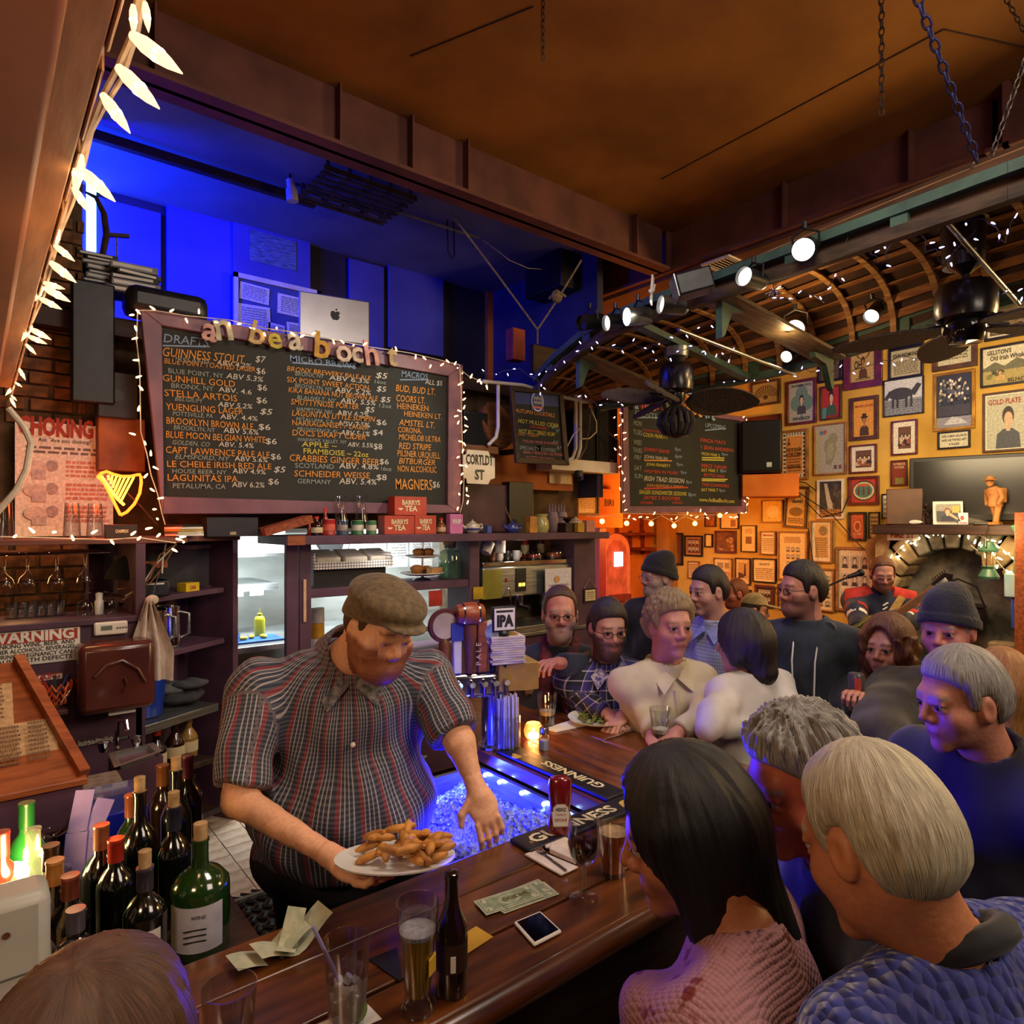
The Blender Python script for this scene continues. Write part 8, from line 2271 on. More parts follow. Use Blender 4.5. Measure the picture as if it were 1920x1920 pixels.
def plaid(name,rx,rz,px,pz,mixf=.5):
 m,n,l,b=nt(name);at=n.new('ShaderNodeAttribute');at.attribute_name='suv'
 sp=n.new('ShaderNodeSeparateXYZ');l.new(at.outputs['Vector'],sp.inputs[0]);outs=[]
 for ch,rr,p in(('X',rx,px),('Z',rz,pz)):
  if not rr:continue
  mu=n.new('ShaderNodeMath');mu.operation='MULTIPLY';mu.inputs[1].default_value=1/p;l.new(sp.outputs[ch],mu.inputs[0])
  fr=n.new('ShaderNodeMath');fr.operation='FRACT';l.new(mu.outputs[0],fr.inputs[0])
  cr=n.new('ShaderNodeValToRGB');cr.color_ramp.interpolation='CONSTANT';e=cr.color_ramp.elements
  while len(e)<len(rr):e.new(.5)
  for k,(t,c)in enumerate(rr):e[k].position=t;e[k].color=lin(c)
  l.new(fr.outputs[0],cr.inputs[0]);outs.append(cr.outputs[0])
 o=outs[0]
 if len(outs)>1:
  mx=n.new('ShaderNodeMix');mx.data_type='RGBA';mx.inputs['Factor'].default_value=mixf
  l.new(outs[0],mx.inputs['A']);l.new(outs[1],mx.inputs['B']);o=mx.outputs['Result']
 l.new(o,b.inputs['Base Color']);b.inputs['Roughness'].default_value=.85
 return m
def hand_sdf(W,d,nrm,side,curl,s):
 """palm, four bent fingers and a thumb; d along the hand, nrm out of the back of it, side towards the thumb"""
 W,d,nrm,side=[np.array(x,float)for x in(W,d,nrm,side)]
 caps=[]
 pc=W+d*.048*s
 M=np.stack([side,d,nrm],1).astype(np.float32)
 for k,(L,off)in enumerate(((.92,.03),(1.0,.010),(.95,-.010),(.76,-.029))):
  p=W+(d*.088+side*off)*s;a=curl*.45+.05*k
  for q,(ln,r)in enumerate(((.042,.0092),(.027,.0084),(.022,.0074))):
   v=d*math.cos(a)-nrm*math.sin(a)+side*(.06-.04*k)*(q==0)
   e=p+v*ln*L*s;caps.append((p,e,r*s,(r-.0008)*s));p=e;a+=curl*.75
 p=W+(d*.025+side*.03)*s
 v=d*.55+side*.75-nrm*.3*curl
 e=p+v*.04*s;caps.append((p,e,.0125*s,.0105*s));e2=e+(d*.8+side*.25-nrm*.5*curl)*.032*s;caps.append((e,e2,.0105*s,.0085*s))
 def f(P):
  D=vell(P,pc,np.array((.042,.052,.018))*s,M)
  D=smin(D,vcap(P,W-d*.03*s,W+d*.02*s,.027*s,.027*s),.02)
  for c in caps:D=smin(D,vcap(P,*c),.006)
  return D
 pts=np.array([c[1]for c in caps]+[W-d*.05*s,pc]);return f,pts.min(0)-.03,pts.max(0)+.03
def person(lab,head,a,pitch=0,roll=0,ba=None,sm=None,lean=(0,-.05),pel=.47,s=1.,wide=1.,belly=0.,fat=0.,skin='#c08a6a',hair='short',hc='dark',beard=0,beardc=None,top=None,sleeve=1.,arms=(None,None),curl=(.8,.8),legs='#1a1a20',zf=0.,h=.013,hh=.0055,glasses=None,collar=.04,name='person',hands=True,hairlen=.2,fold=.005,bulk=.0,lid=0,palm=0):
 Hc=np.array(PD(*head));fw=cdir(a);cp,sp=math.cos(R(pitch)),math.sin(R(pitch))
 up0=np.array([0,0,1.]);rt=np.cross(fw,up0)
 f_=fw*cp-up0*sp;u_=np.cross(rt,f_)
 cr,sr=math.cos(R(roll)),math.sin(R(roll));rt,u_=rt*cr-u_*sr,u_*cr+rt*sr
 MH=np.stack([rt,f_,u_],1).astype(np.float32)
 hl=lambda p:Hc+MH@(np.array(p)*s)
 bf=cdir(a if ba is None else ba);br=np.cross(bf,up0)
 N=np.array(PD(*sm))if sm else hl((0,-.035,-.16))+np.array([0,0,-.015])
 SM=N+np.array([0,0,-.045*s])
 Pv=SM+bf*lean[1]+br*lean[0]+np.array([0,0,-pel*s])
 ub=SM-Pv;ub/=np.linalg.norm(ub);rb=np.cross(bf,ub);rb/=np.linalg.norm(rb);fb=np.cross(ub,rb)
 MBd=np.stack([rb,fb,ub],1).astype(np.float32)
 sh=[SM+rb*(.165*wide*s)*q-ub*.03*s for q in(1,-1)]
 AR=[]
 for q,(sd,ar)in enumerate(zip((1,-1),arms)):
  if ar is None:
   E=sh[q]+rb*sd*.06-ub*.28*s+fb*.0;W_=E+fb*.2*s-rb*sd*.06-ub*.1*s
  else:E,W_=np.array(PD(*ar[0])),np.array(PD(*ar[1]))
  AR.append((sh[q],E,W_,sd))
 root=np.array([Pv[0],Pv[1],zf])
 # ---- head
 fx=1+fat
 def skull(p):
  d=vell(p,(0,-.012,.03),(.074,.094,.098));return smin(d,vell(p,(0,-.04,.0),(.066,.066,.07)),.03)
 def headf(P):
  p=(P-Hc.astype(np.float32))@MH/s
  d=skull(p)
  d=smin(d,vell(p,(0,.03,-.05),(.057*fx,.058,.066*(1+fat*.3))),.045)
  d=smin(d,vcap(p,(-.03,.072,.026),(.03,.072,.026),.016,.016),.02)
  for q in(-1,1):
   d=smin(d,vell(p,(q*.042*fx,.05,-.03),(.024,.026,.024)),.025)
   d=smax(d,-vell(p,(q*.03,.100,.006),(.017,.018,.0105)),.012);d=smin(d,vcap(p,(q*.019,.0855+lid*.3,.0135-lid),(q*.042,.081+lid*.3,.0125-lid),.0058+lid*.3,.0055+lid*.3),.006);d=smin(d,vcap(p,(q*.02,.0835,-.0035),(q*.04,.080,-.003),.0045,.0045),.006)
   e=vell(p,(q*.078,-.008,-.008),(.010,.021,.033));e=smax(e,-vell(p,(q*.09,-.004,-.006),(.009,.011,.02)),.006);d=smin(d,e,.008)
  d=smin(d,vcap(p,(0,.084,.016),(0,.105,-.022),.0075,.011),.012)
  d=smin(d,vcap(p,(-.012,.094,-.030),(.012,.094,-.030),.009,.009),.009)
  d=smin(d,vell(p,(0,.078,-.064),(.026,.014,.014)),.014)
  d=smax(d,-vcap(p,(-.018,.100,-.0645),(.018,.100,-.0645),.0042,.0042),.003)
  d=smin(d,vell(p,(0,.070,-.102),(.024,.02,.02)),.022)
  if beard:d=smin(d,vell(p,(0,.05,-.085),(.05*fx,.045,.03+.02*beard)),.02)-.003*beard*(p[:,2]<-.04)*(1+.5*np.sin(p[:,0]*500)*np.sin(p[:,2]*330))
  nk=(N-Hc)@MH/s
  d=smin(d,vcap(p,(0,-.02,-.04),nk*.98+np.array([0,0,-.03]),.058+.02*fat,.062+.02*fat),.03)
  return d*s
 def hcol(V):
  p=(V-Hc.astype(np.float32))@MH/s;x,y,z=p.T
  C=np.tile(np.array(lin(skin)),(len(V),1));red=np.array(lin('#b05a48'));bc=np.array(lin(HC[beardc or hc]))
  def mixin(c,w):C[:]=C*(1-w[:,None])+c*w[:,None]
  mixin(red,.25*np.exp(-((np.abs(x)-.04)**2+(z+.03)**2)/.0005)*(y>.02))
  mixin(red,.3*np.exp(-(x**2+(z+.025)**2)/.0003)*(y>.08))
  mixin(np.array(lin('#8a4038')),.75*(np.abs(x)<.024)*np.exp(-((z+.0645)/.0075)**2)*(y>.07))
  mixin(bc,.85*np.exp(-((z-.030+.12*np.maximum(np.abs(x)-.03,0))/.0048)**2)*(np.abs(x)>.012)*(np.abs(x)<.05)*(y>.05))
  mixin(np.array(lin('#3a2018')),.5*np.exp(-(((np.abs(x)-.03)/.016)**2+((z-.006)/.008)**2))*(y>.06))
  if beard:
   w=np.clip((-.028-z-.35*np.maximum(.03-np.abs(x),0)+.02*(np.abs(x)>.045))/.012,0,1)*(y>-.02)*(z>-.15)
   w*=1-np.exp(-((x/.022)**2+((z+.0645)/.008)**2));mixin(bc,w*min(1,.5+.5*beard))
  return C
 vs,q=nets(headf,*(lambda c:(c.min(0)-.02,c.max(0)+.02))(np.array([hl((x,y,z))for x in(-.1,.1)for y in(-.12,.13)for z in(-.17,.14)]+[list(N)])),hh)
 parts=[(vs,q,{'Col':hcol(vs)})]
 sk=np.array(lin(skin))
 # ---- body under the clothes
 hips=[Pv+rb*.09*q-ub*.04 for q in(1,-1)]
 LG=[]
 for hp_,q in zip(hips,(1,-1)):
  F_=np.array([hp_[0],hp_[1],zf+.07])+br*.03*q+bf*.0;K_=(hp_+F_)/2+bf*.04;LG.append((hp_,K_,F_))
 def torso(P,g=0.):
  d=vell(P,SM-ub*.15*s,np.array((.166*wide+g,.112+g+belly*.3,.21+g))*s,MBd)
  d=smin(d,vcap(P,sh[0],sh[1],(.054+g)*s,(.054+g)*s),.06)
  d=smin(d,vell(P,SM+(Pv-SM)*.66+fb*belly*.5,np.array((.16*wide+g+belly*.25,.12+g+belly*.75,.2+g))*s,MBd),.07)
  d=smin(d,vell(P,Pv,np.array((.17*wide+g,.125+g,.13))*s,MBd),.06)
  for q in sh:d=smin(d,vcap(P,N+ub*.005,q,.05*s+g*.3,.045*s+g*.5),.04)
  return d
 def arm(P,k,g=0.,cut=None):
  S0,E,W_,sd=AR[k]
  d=vcap(P,S0,E,(.056+g)*s*(1+belly),(.044+g)*s*(1+belly));d2=vcap(P,E,W_,(.043+g)*s*(1+belly),(.030+g)*s)
  return smin(d,d2,.02)
 def bodyf(P):
  d=torso(P,-.014)
  for k in(0,1):d=smin(d,arm(P,k,-.006),.03)
  for h0,k0,f0 in LG:d=smin(d,smin(vcap(P,h0,k0,.075,.055),vcap(P,k0,f0,.052,.036),.03),.04);d=smin(d,vcap(P,f0-np.array([0,0,.03]),f0+bf*.13-np.array([0,0,.04]),.036,.028),.02)
  return d
 allp=np.array([SM,Pv,N]+[x for A_ in AR for x in A_[:3]]+[x for l_ in LG for x in l_])
 vs,q=nets(bodyf,allp.min(0)-.22*wide,allp.max(0)+.2*wide,.02)
 parts.append((vs,q,{'Col':np.tile(sk,(len(vs),1))}))
 if sleeve<.8:
  for k in(0,1):
   A_=np.array(AR[k][1:3]);vs,q=nets(lambda P:arm(P,k,-.003),A_.min(0)-.08,A_.max(0)+.08,.008)
   parts.append((vs,q,{'Col':np.tile(sk,(len(vs),1))}))
 if hands:
  for k in(0,1):
   S0,E,W_,sd=AR[k];d=(W_-E)/np.linalg.norm(W_-E)
   n0=np.array([0,0,1.])if abs(d[2])<.8 else bf;n0=n0-d*(n0@d);n0/=np.linalg.norm(n0);n0=-n0 if palm and k==0 else n0;sd_=np.cross(d,n0)*(-sd)*(-1 if palm and k==0 else 1)
   f0,lo,hi=hand_sdf(W_,d,n0,sd_,curl[k],s)
   vs,q=nets(f0,lo,hi,max(.0042,hh*.8));parts.append((vs,q,{'Col':np.tile(sk,(len(vs),1))}))
 body=put_nets(name,parts,m_skin,None,root,(('Col','FLOAT_COLOR'),))
 body.location=root;tag(body,lab,'person')
 # ---- eyes
 for q in(-1,1):
  e=MB().sph((0,0,0),.0125*s,14,10)
  e.c=['#1c120c' if sum(e.v[i][1]for i in f)/len(f)>.0098*s else('#4a3424' if sum(e.v[i][1]for i in f)/len(f)>.0088*s else '#a89a90')for f in e.f]
  o=e.build('eye',m_eye,body,180);o.location=hl((q*.030,.0785,.0055))-root
  o.rotation_euler=Matrix(MH.tolist()).to_euler()
  # ---- hair
 def hattr(V):
  p=(V-Hc.astype(np.float32))@MH/s;x,y,z=p.T;y=y+.03
  th=np.arctan2(x,y+.5*z*0);r_=np.sqrt(x*x+y*y)
  ph=np.where(z>-.02,np.arctan2(r_,z),1.57+(-.0-z)*9)
  return np.stack([th,ph,0*th],1)
 def hf(kind):
  def f(P):
   p=(P-Hc.astype(np.float32))@MH/s;x,y,z=p.T
   wv=.001*np.sin(np.arctan2(x,y)*23+z*30)+.0008*np.sin(np.arctan2(x,y)*41)
   if kind in('short','wavy','receding','buzz'):
    th_=dict(short=.014,wavy=.024,receding=.010,buzz=.006)[kind]
    rc=.03 if kind=='receding' else 0
    dn_=-.02 if kind=='wavy' else 0
    lo_=z-np.interp(y,(-.12,-.045,-.03,-.02,.006,.012,.028,.036,.062,.095),(-.088+dn_,-.075+dn_,dn_,.026+dn_,.026+dn_,-.014,-.008,.045+rc,.068+rc,.082+rc)).astype(np.float32)
    t=np.clip(lo_/.05,0,1)
    d=skull(p)-.003-(th_-.003)*np.sqrt(t)+(wv*(5 if kind=='wavy' else 1)+(.004*np.sin(z*120+5*np.sin(x*40))*np.sin(x*90+y*70)if kind=='wavy' else 0))*t
    return smax(d,-lo_*.6,.004)
   if kind in('long','wavylong','bob'):
    L=hairlen
    d=skull(p)-.022
    d=smin(d,vcap(p,(0,-.05,.0),(0,-.07,-L),.075,.06),.03)
    for q in(-1,1):d=smin(d,vcap(p,(q*.06,.015,.03),(q*.078,.0,-L*(.9 if kind!='bob' else .45)),.034,.034),.03)
    if kind=='wavylong':d=d+.010*np.sin(z*60+2*np.sin(x*50))*np.sin(y*50+x*40)*(z<.06)-.008
    d=smax(d,-vell(p,(0,.115,.0),(.062,.085,.112)),.012)
    return d+wv
   if kind=='beanie':
    d=skull(p)-.017-.012*np.clip((z-.08)/.06,0,1);d=smin(d,vell(p,(0,-.06,.11),(.055,.06,.05)),.03)
    lo_=z-(.045+.38*(y-.085));d=d-.005*(lo_<.035)+.0012*np.sin(np.arctan2(x,y+.02)*60)
    return smax(d,-lo_,.006)
   if kind=='flatcap':
    d=vell(p,(0,.0,.088),(.100,.125,.046));d=smin(d,skull(p)-.016,.02)
    lo_=z-(.052+.25*(y-.09));d=smax(d,-lo_,.008)
    br_=vell(p,(0,.10,.062),(.062,.052,.009));return smin(d,br_,.012)
   if kind=='ballcap':
    d=smax(skull(p)-.012,-(z-.05-.1*y),.006);return smin(d,smax(vell(p,(0,.13,.056),(.062,.07,.007)),-y+.05,.01),.006)
  return f
 kinds=hair if isinstance(hair,(list,tuple))else((hair,None),)
 for kind,mt_ in kinds:
  if not kind:continue
  L=hairlen+.08 if kind in('long','wavylong','bob')else .1
  bx=np.array([hl((x,y,z))for x in(-.14,.14)for y in(-.17,.2 if 'cap' in kind else .13)for z in(-L,.19)])
  vs,q=nets(hf(kind),bx.min(0),bx.max(0),hh*1.1)
  o=put_nets('hair' if mt_ is None else kind.replace('flatcap','flat_cap').replace('ballcap','baseball_cap'),[(vs,q,{'hl':hattr(vs)})],mt_ or HM[hc],body,root,(('hl','FLOAT_VECTOR'),))
  if mt_:o['label']=mt_.name.replace('_',' ')+' '+o.name.split('.')[0].replace('_',' ')
 if glasses:
  g=MB();
  for q in(-1,1):
   n=16;g.tube([hl((q*(.031+.021*math.cos(2*math.pi*i/n)),.104-.006*abs(math.cos(2*math.pi*i/n)),.003+.016*math.sin(2*math.pi*i/n)))-root for i in range(n+1)],.0017*s,5,False)
   g.tube([hl((q*.052,.100,.008))-root,hl((q*.076,.06,.008))-root,hl((q*.08,-.01,.006))-root],.0016*s,5)
  g.tube([hl((-.01,.106,.008))-root,hl((.01,.106,.008))-root],.0016*s,5)
  g.build('glasses',pm('glasses_'+glasses,glasses,None,9,.3),body)
  # ---- top garment
 if top is not None:
  def topf(P):
   p=(P-SM.astype(np.float32))@MBd
   wv=fold*(np.sin(p[:,2]*24+p[:,0]*20+2*np.sin(p[:,1]*18))+.6*np.sin(p[:,0]*46-p[:,2]*30+1.5*np.sin(p[:,2]*9)))
   d=torso(P,.008+bulk)
   d=np.maximum(d,-(p[:,2]+pel*s+.06))
   for k in(0,1):
    S0,E,W_,sd=AR[k];ad=arm(P,k,.010+bulk)
    if sleeve>=1:ax_=(W_-E)/np.linalg.norm(W_-E);ad=np.maximum(ad,(P-W_.astype(np.float32))@ax_.astype(np.float32)+.012)
    else:
     ax_=(E-S0)/np.linalg.norm(E-S0);pt=S0+(E-S0)*sleeve;ad=vcap(P,S0,E,(.07+bulk)*s*(1+belly),(.064+bulk)*s*(1+belly));ad=np.maximum(ad,(P-pt.astype(np.float32))@ax_.astype(np.float32))
    d=smin(d,ad,.035)
   d=d+wv
   nk=Hc+MH@(np.array((0,-.025,-.05))*s);cn=vcap(P,N+(nk-N)*(.1 if not collar else-.3),nk,.066*s+.02*fat,.066*s+.02*fat)
   d=smax(d,-cn,.01)
   if collar:
    ax_=(nk-N)/np.linalg.norm(nk-N);t=(P-N.astype(np.float32))@ax_.astype(np.float32)
    cl=np.maximum(np.abs(cn-.010)-.007,np.maximum(t-collar,-.05-t));d=smin(d,cl,.012)
   return d
  vs,q=nets(topf,allp.min(0)*[1,1,0]-.3*wide+np.array([0,0,1])*(Pv[2]+.1),np.maximum(allp.max(0),N+.05)+.2*wide,h)
  p=(vs-SM.astype(np.float32))@MBd
  suv=np.stack([np.arctan2(p[:,0],p[:,1])*.17*wide,0*p[:,0],p[:,2]],1)
  td=torso(vs,.012)
  for k in(0,1):
   S0,E,W_,sd=AR[k];m=(arm(vs,k,.01)<td-.01)
   ax_=(E-S0)/np.linalg.norm(E-S0);w=vs-S0;t=w@ax_;e1=np.cross(ax_,fb);e1/=np.linalg.norm(e1);e2=np.cross(ax_,e1)
   suv[m]=np.stack([np.arctan2(w@e1,w@e2)*.07,0*t+1,t],1)[m]
  put_nets('shirt',[(vs,q,{'suv':suv})],top,body,root,(('suv','FLOAT_VECTOR'),))
  # ---- trousers
 def legf(P):
  d=vell(P,Pv,np.array((.18*wide,.135+belly*.5,.13))*s,MBd)
  for h0,k0,f0 in LG:d=smin(d,smin(vcap(P,h0,k0,.09*wide,.07),vcap(P,k0,f0,.068,.055),.03),.03)
  return np.maximum(d,-(P[:,2]-zf-.05))
 lp=np.array([Pv+.22,Pv-.22]+[x for l_ in LG for x in l_])
 vs,q=nets(legf,lp.min(0)-.12,lp.max(0)+.12,.02)
 put_nets('trousers',[(vs,q,{})],pm('trousers'+legs,legs,None,20,.9),body,root)
 body['_']=0;del body['_']
 return body,dict(root=root,hl=hl,SM=SM,N=N,MB=MBd,AR=AR,fb=fb,rb=rb,ub=ub,s=s,Pv=Pv)
def flaps(b,i,mat,buttons=True,w=1.):
 N,f,r,u=i['N'],i['fb'],i['rb'],i['ub']
 for q in(-1,1):
  p=[N+f*.102*w-u*.03+r*.008*q,N+f*.03+r*.08*q*w+u*.03,N+f*.05+r*.10*q*w-u*.012,N+f*.132*w+r*.07*q-u*.085]
  extra(b,i,'collar_flap',mat,lambda g:g.hexa([x-f*.004 for x in p]+[x+f*.008+u*.002 for x in p]))
 if buttons:extra(b,i,'placket',mat,lambda g:g.tube([i['SM']+f*(.106,.124,.134,.136,.136,.136)[k]-u*(.03+.07*k)for k in range(6)],.012,6))
def extra(b,i,name,mat,build,world=True):
 g=MB();build(g);g.v=[tuple(np.array(v)-i['root'])for v in g.v];return g.build(name,mat,b,60)
 # ====== THE PEOPLE OF THE PHOTOGRAPH
m_stripe=plaid('shirt_striped',[(0,'#b8b0ac'),(.06,'#2c3240'),(.2,'#b8b0ac'),(.25,'#2c3240'),(.38,'#c4bab4'),(.43,'#2c3240'),(.56,'#b8b0ac'),(.6,'#8c2420'),(.78,'#2c3240')],[(0,'#2a3040'),(.5,'#6c6a74')],.062,.012,.38)
m_plaidb=plaid('shirt_plaid',[(0,'#1a1826'),(.3,'#c4bcc8'),(.36,'#2c2a68'),(.62,'#3c38a0'),(.8,'#c4bcc8'),(.84,'#14141c')],[(0,'#16161e'),(.34,'#d0c8d0'),(.4,'#26245a'),(.66,'#14141c'),(.86,'#c4bcc8'),(.92,'#16161e')],.09,.085)
m_check=plaid('shirt_fine_check',[(0,'#8c94c4'),(.6,'#c4c8e4')],[(0,'#8890c0'),(.7,'#c0c4e0')],.016,.018)
b,i=person('burly bearded bartender in a flat cap and striped short sleeved shirt',(712,1178,1.9),42,22,-4,ba=22,sm=(648,1232,2.02),lean=(0,-.16),pel=.56,s=1.06,wide=1.42,belly=.13,fat=.3,skin='#e0a682',hair=(('buzz',None),('flatcap',cloth('olive_brown','#6a5638','#4c3c26',60,.3))),hc='brown',beard=.8,beardc='red',top=m_stripe,sleeve=.9,arms=(((448,1500,1.78),(632,1612,1.58)),((862,1392,1.98),(893,1478,1.93))),curl=(.5,.7),zf=ZI,h=.0095,hh=.0045,legs='#141318',collar=.05,fold=.006,lid=.0055,palm=1)
flaps(b,i,pm('collar_stripe','#3a4050','#8c8484',60,.9),False,1.2)
extra(b,i,'button',m_white,lambda g:[g.sph(i['SM']+i['fb']*(.185+.05*k)-i['ub']*(.13+.12*k),.008,8,6)for k in range(1)])
S0,E,W_,sd=i['AR'][0];wt=Vector(W_+(W_-E)/np.linalg.norm(W_-E)*.15)
o=thing('served_plate','oval plate of golden food in the bartender\'s right hand','plate',wt+Vector((.03,.0,.04)))
o.rotation_euler=Matrix.Rotation(-.2,3,Vector((SA,-CA,0))).to_euler()
MB().at(sc=.9).lathe([(.08,0),(.09,.004),(.15,.02),(.152,.024),(.09,.012),(.001,.01)],32,cap=False).build('plate',pm('china','#ecebe6'),o)
g=MB();rn=random.Random(5)
for k in range(40):
 a=rn.uniform(0,6.28);q=.1*math.sqrt(rn.random());g.at((q*math.cos(a)+.02,q*math.sin(a),.025+rn.uniform(0,.035)),rz=rn.uniform(0,6),ry=rn.uniform(-.4,.4)).sph((0,0,0),(.035,.011,.01),7,5)
g.build('fried_food',m_food,o)['kind']='stuff'
navy=cloth('navy_wool','#1a2438','#101828');black=cloth('black_cloth','#17171c','#0d0d11');cream=cloth('cream_cotton','#c9bda4','#b4a78c',8);white=cloth('white_cotton','#cdc6c0','#b8b2ae',8);olive=cloth('olive_coat','#3a3222','#262014');pink=cm('pink_knit_base')
b,i=person('seated man with glasses in a navy jacket and red tartan scarf',(1050,1152,3.3),0,2,ba=-8,skin='#b8786a',hair='receding',hc='brown',beard=.35,beardc='grey',top=navy,arms=(((985,1275,3.45),(955,1310,3.5)),((1108,1250,3.25),(1052,1244,3.05))),glasses='#4a4650',wide=1.1,belly=.05,bulk=.008,s=1.06)
tart=plaid('tartan_scarf',[(0,'#7c1c20'),(.4,'#1c1824'),(.6,'#8c2428'),(.8,'#2a2430')],None,.04,.04)
def scarf(g):
 for q in(-1,1):
  g.tube([i['N']+i['rb']*.07*q-i['fb']*.02+i['ub']*.05,i['N']+i['rb']*.06*q+i['fb']*.09-i['ub']*.02,i['SM']+i['rb']*.05*q+i['fb']*.15-i['ub']*.15,i['SM']+i['rb']*.05*q+i['fb']*.165-i['ub']*.36],[.03,.034,.036,.034],10)
extra(b,i,'scarf',pm('scarf_red','#6a1c22','#241420',40,.9),scarf)
extra(b,i,'shirt_front',pm('shirt_greyolive','#4a4238','#38322a'),lambda g:g.bar(i['N']+i['fb']*.1-i['ub']*.04,i['SM']+i['fb']*.16-i['ub']*.4,.1,.03,up=tuple(i['fb'])))
b,i=person('dark bearded young man with glasses in a blue and white plaid shirt',(1140,1178,3.12),10,10,skin='#b88872',hair='short',hc='dark',beard=.8,top=m_plaidb,arms=(((1092,1310,3.12),(1138,1338,2.98)),((1205,1310,3.05),(1172,1340,2.95))),glasses='#141014',s=1.04,collar=.03)
flaps(b,i,pm('collar_plaid','#3a3680','#b8b0c0',60,.9),False)
b,i=person('grey wavy haired man in a cream button down shirt at the bar',(1257,1172,2.92),14,4,skin='#b87c70',hair='wavy',hc='sand',top=cream,arms=(((1203,1325,2.92),(1225,1376,2.74)),((1325,1335,2.8),(1272,1374,2.7))),s=1.08,wide=1.05,collar=.03)
flaps(b,i,cream)
b,i=person('short haired young man in a pale blue checked shirt standing behind',(1327,1108,3.6),-68,8,ba=-50,skin='#b88678',hair='short',hc='dark',top=m_check,s=1.02,collar=.03)
flaps(b,i,pm('collar_blue','#9098cc','#7c84b8',40,.9),False)
person('tall man in a black beanie and black coat standing at the back',(1233,1082,4.1),-72,4,ba=-40,skin='#a87870',hair=(('beanie',cloth('black_knit','#141316','#0a0a0c',60)),),hc='dark',beard=.3,beardc='grey',top=black,bulk=.03,wide=1.15,collar=.07,glasses='#8a8a90')
person('dark haired woman in a white blouse seen from behind at the bar',(1392,1207,2.85),-128,6,ba=-150,sm=(1408,1262,2.85),lean=(0,-.02),skin='#b07c60',hair='bob',hc='dark',hairlen=.11,top=white,arms=(((1485,1330,2.8),(1440,1390,2.9)),((1330,1360,2.6),(1400,1372,2.75))),s=1.04,collar=.03,wide=.98,fold=.006)
b,i=person('man in glasses and a dark zip hoodie standing by the picture wall',(1502,1106,3.2),-78,4,ba=-35,skin='#b87c6a',hair='short',hc='dark',top=cloth('slate_hoodie','#2c3340','#1e242e'),wide=1.15,bulk=.015,glasses='#141216',collar=.05,s=1.04,beard=.15)
extra(b,i,'drawstring',m_white,lambda g:[g.tube([i['N']+i['rb']*.055*q+i['fb']*.07,i['SM']+i['rb']*.05*q+i['fb']*.155-i['ub']*.08,i['SM']+i['rb']*.045*q+i['fb']*.17-i['ub']*.26],.0045,5)for q in(-1,1)])
extra(b,i,'hood',cloth('slate_hoodie','#2c3340'),lambda g:g.tube([i['N']+i['rb']*.1*math.cos(t)-i['fb']*.09*math.sin(t)-i['ub']*(.01+.02*math.sin(t))for t in[-.5+.42*k for k in range(11)]],.042,10))
# musician
b,i=person('bearded musician in a red and navy hockey jersey playing guitar',(1655,1076,5.0),-18,22,ba=-12,skin='#b88474',hair='receding',hc='auburn',beard=.6,beardc='auburn',top=cloth('jersey_navy','#1c2240','#12162c'),arms=(((1606,1150,4.95),(1612,1182,4.75)),((1708,1165,4.9),(1668,1158,4.7))),bulk=.02,wide=1.1,curl=(1.0,1.2),collar=.0,lid=.005)
jr=pm('jersey_red','#b82c24','#982018',20,.85)
def yoke(g):
 for q in(0,1):
  S0,E,W_,sd=i['AR'][q]
  g.tube([i['N']+i['ub']*.0+i['rb']*sd*.06+i['fb']*.02,S0+i['ub']*.022,S0+(E-S0)*.35],[.062,.098,.084],12)
extra(b,i,'jersey_yoke',jr,yoke)
extra(b,i,'hood',jr,lambda g:g.tube([i['N']+i['rb']*.085*math.cos(t)+i['fb']*.085*math.sin(t)-i['ub']*(.01+.05*max(0,math.sin(t)))for t in[2*math.pi*k/16 for k in range(17)]],.028,8,False))
for q in(0,1):
 S0,E,W_,sd=i['AR'][q]
 extra(b,i,'sleeve_band',m_white,lambda g:g.cyl(E+(W_-E)*.12,E+(W_-E)*.28,.072,.068,14))
 extra(b,i,'sleeve_band',jr,lambda g:g.cyl(S0+(E-S0)*.75,S0+(E-S0)*.95,.083,.08,14))
extra(b,i,'lace',m_white,lambda g:[g.tube([i['N']+i['fb']*.12-i['ub']*(.05+.03*k)-i['rb']*.02,i['N']+i['fb']*.14-i['ub']*(.07+.03*k)+i['rb']*.02],.006,5)for k in range(4)])
gp=PD(1640,1178,4.74)
gt=thing('guitar','green sunburst electric guitar held by the musician','guitar',gp)
Rg=Matrix(((SA,-CA,0),(0,0,1),(-CA,-SA,0))).transposed()@Matrix.Rotation(.62,3,'Z')
gt.rotation_euler=Rg.to_euler()
bd=[]
for k in range(30):
 a=2*math.pi*k/30;r=.15+.045*math.cos(2*a)-.012*math.cos(a);bd.append((r*1.15*math.cos(a)-.1,r*.95*math.sin(a)))
m_gtr=pm('guitar_green','#6a6a1c','#2c3410',5,.15,coat=1.,stretch=(1,1,1))
MB().slab(bd,-.02,.022).build('body',m_gtr,gt,bevel=.008)
MB().box(.02,-.024,.02,.5,.024,.036).build('neck',m_wood,gt)
MB().slab([(.5,-.028),(.62,-.04),(.66,.0),(.62,.045),(.5,.03)],.015,.032).build('headstock',m_fan,gt)
for k in range(6):MB().cyl((.53+.02*k,.045+.0*k,.024),(.53+.02*k,.062,.024),.006,.006,8).build('tuning_peg',m_chrome,gt)
for x in(-.16,-.06):MB().box(x,-.035,.022,x+.03,.035,.028).build('pickup',m_chrome,gt)
for k in range(6):MB().cyl((-.2,-.018+.007*k,.03),(.6,-.018+.007*k,.04),.0009,.0009,4).build('string',m_chrome,gt)
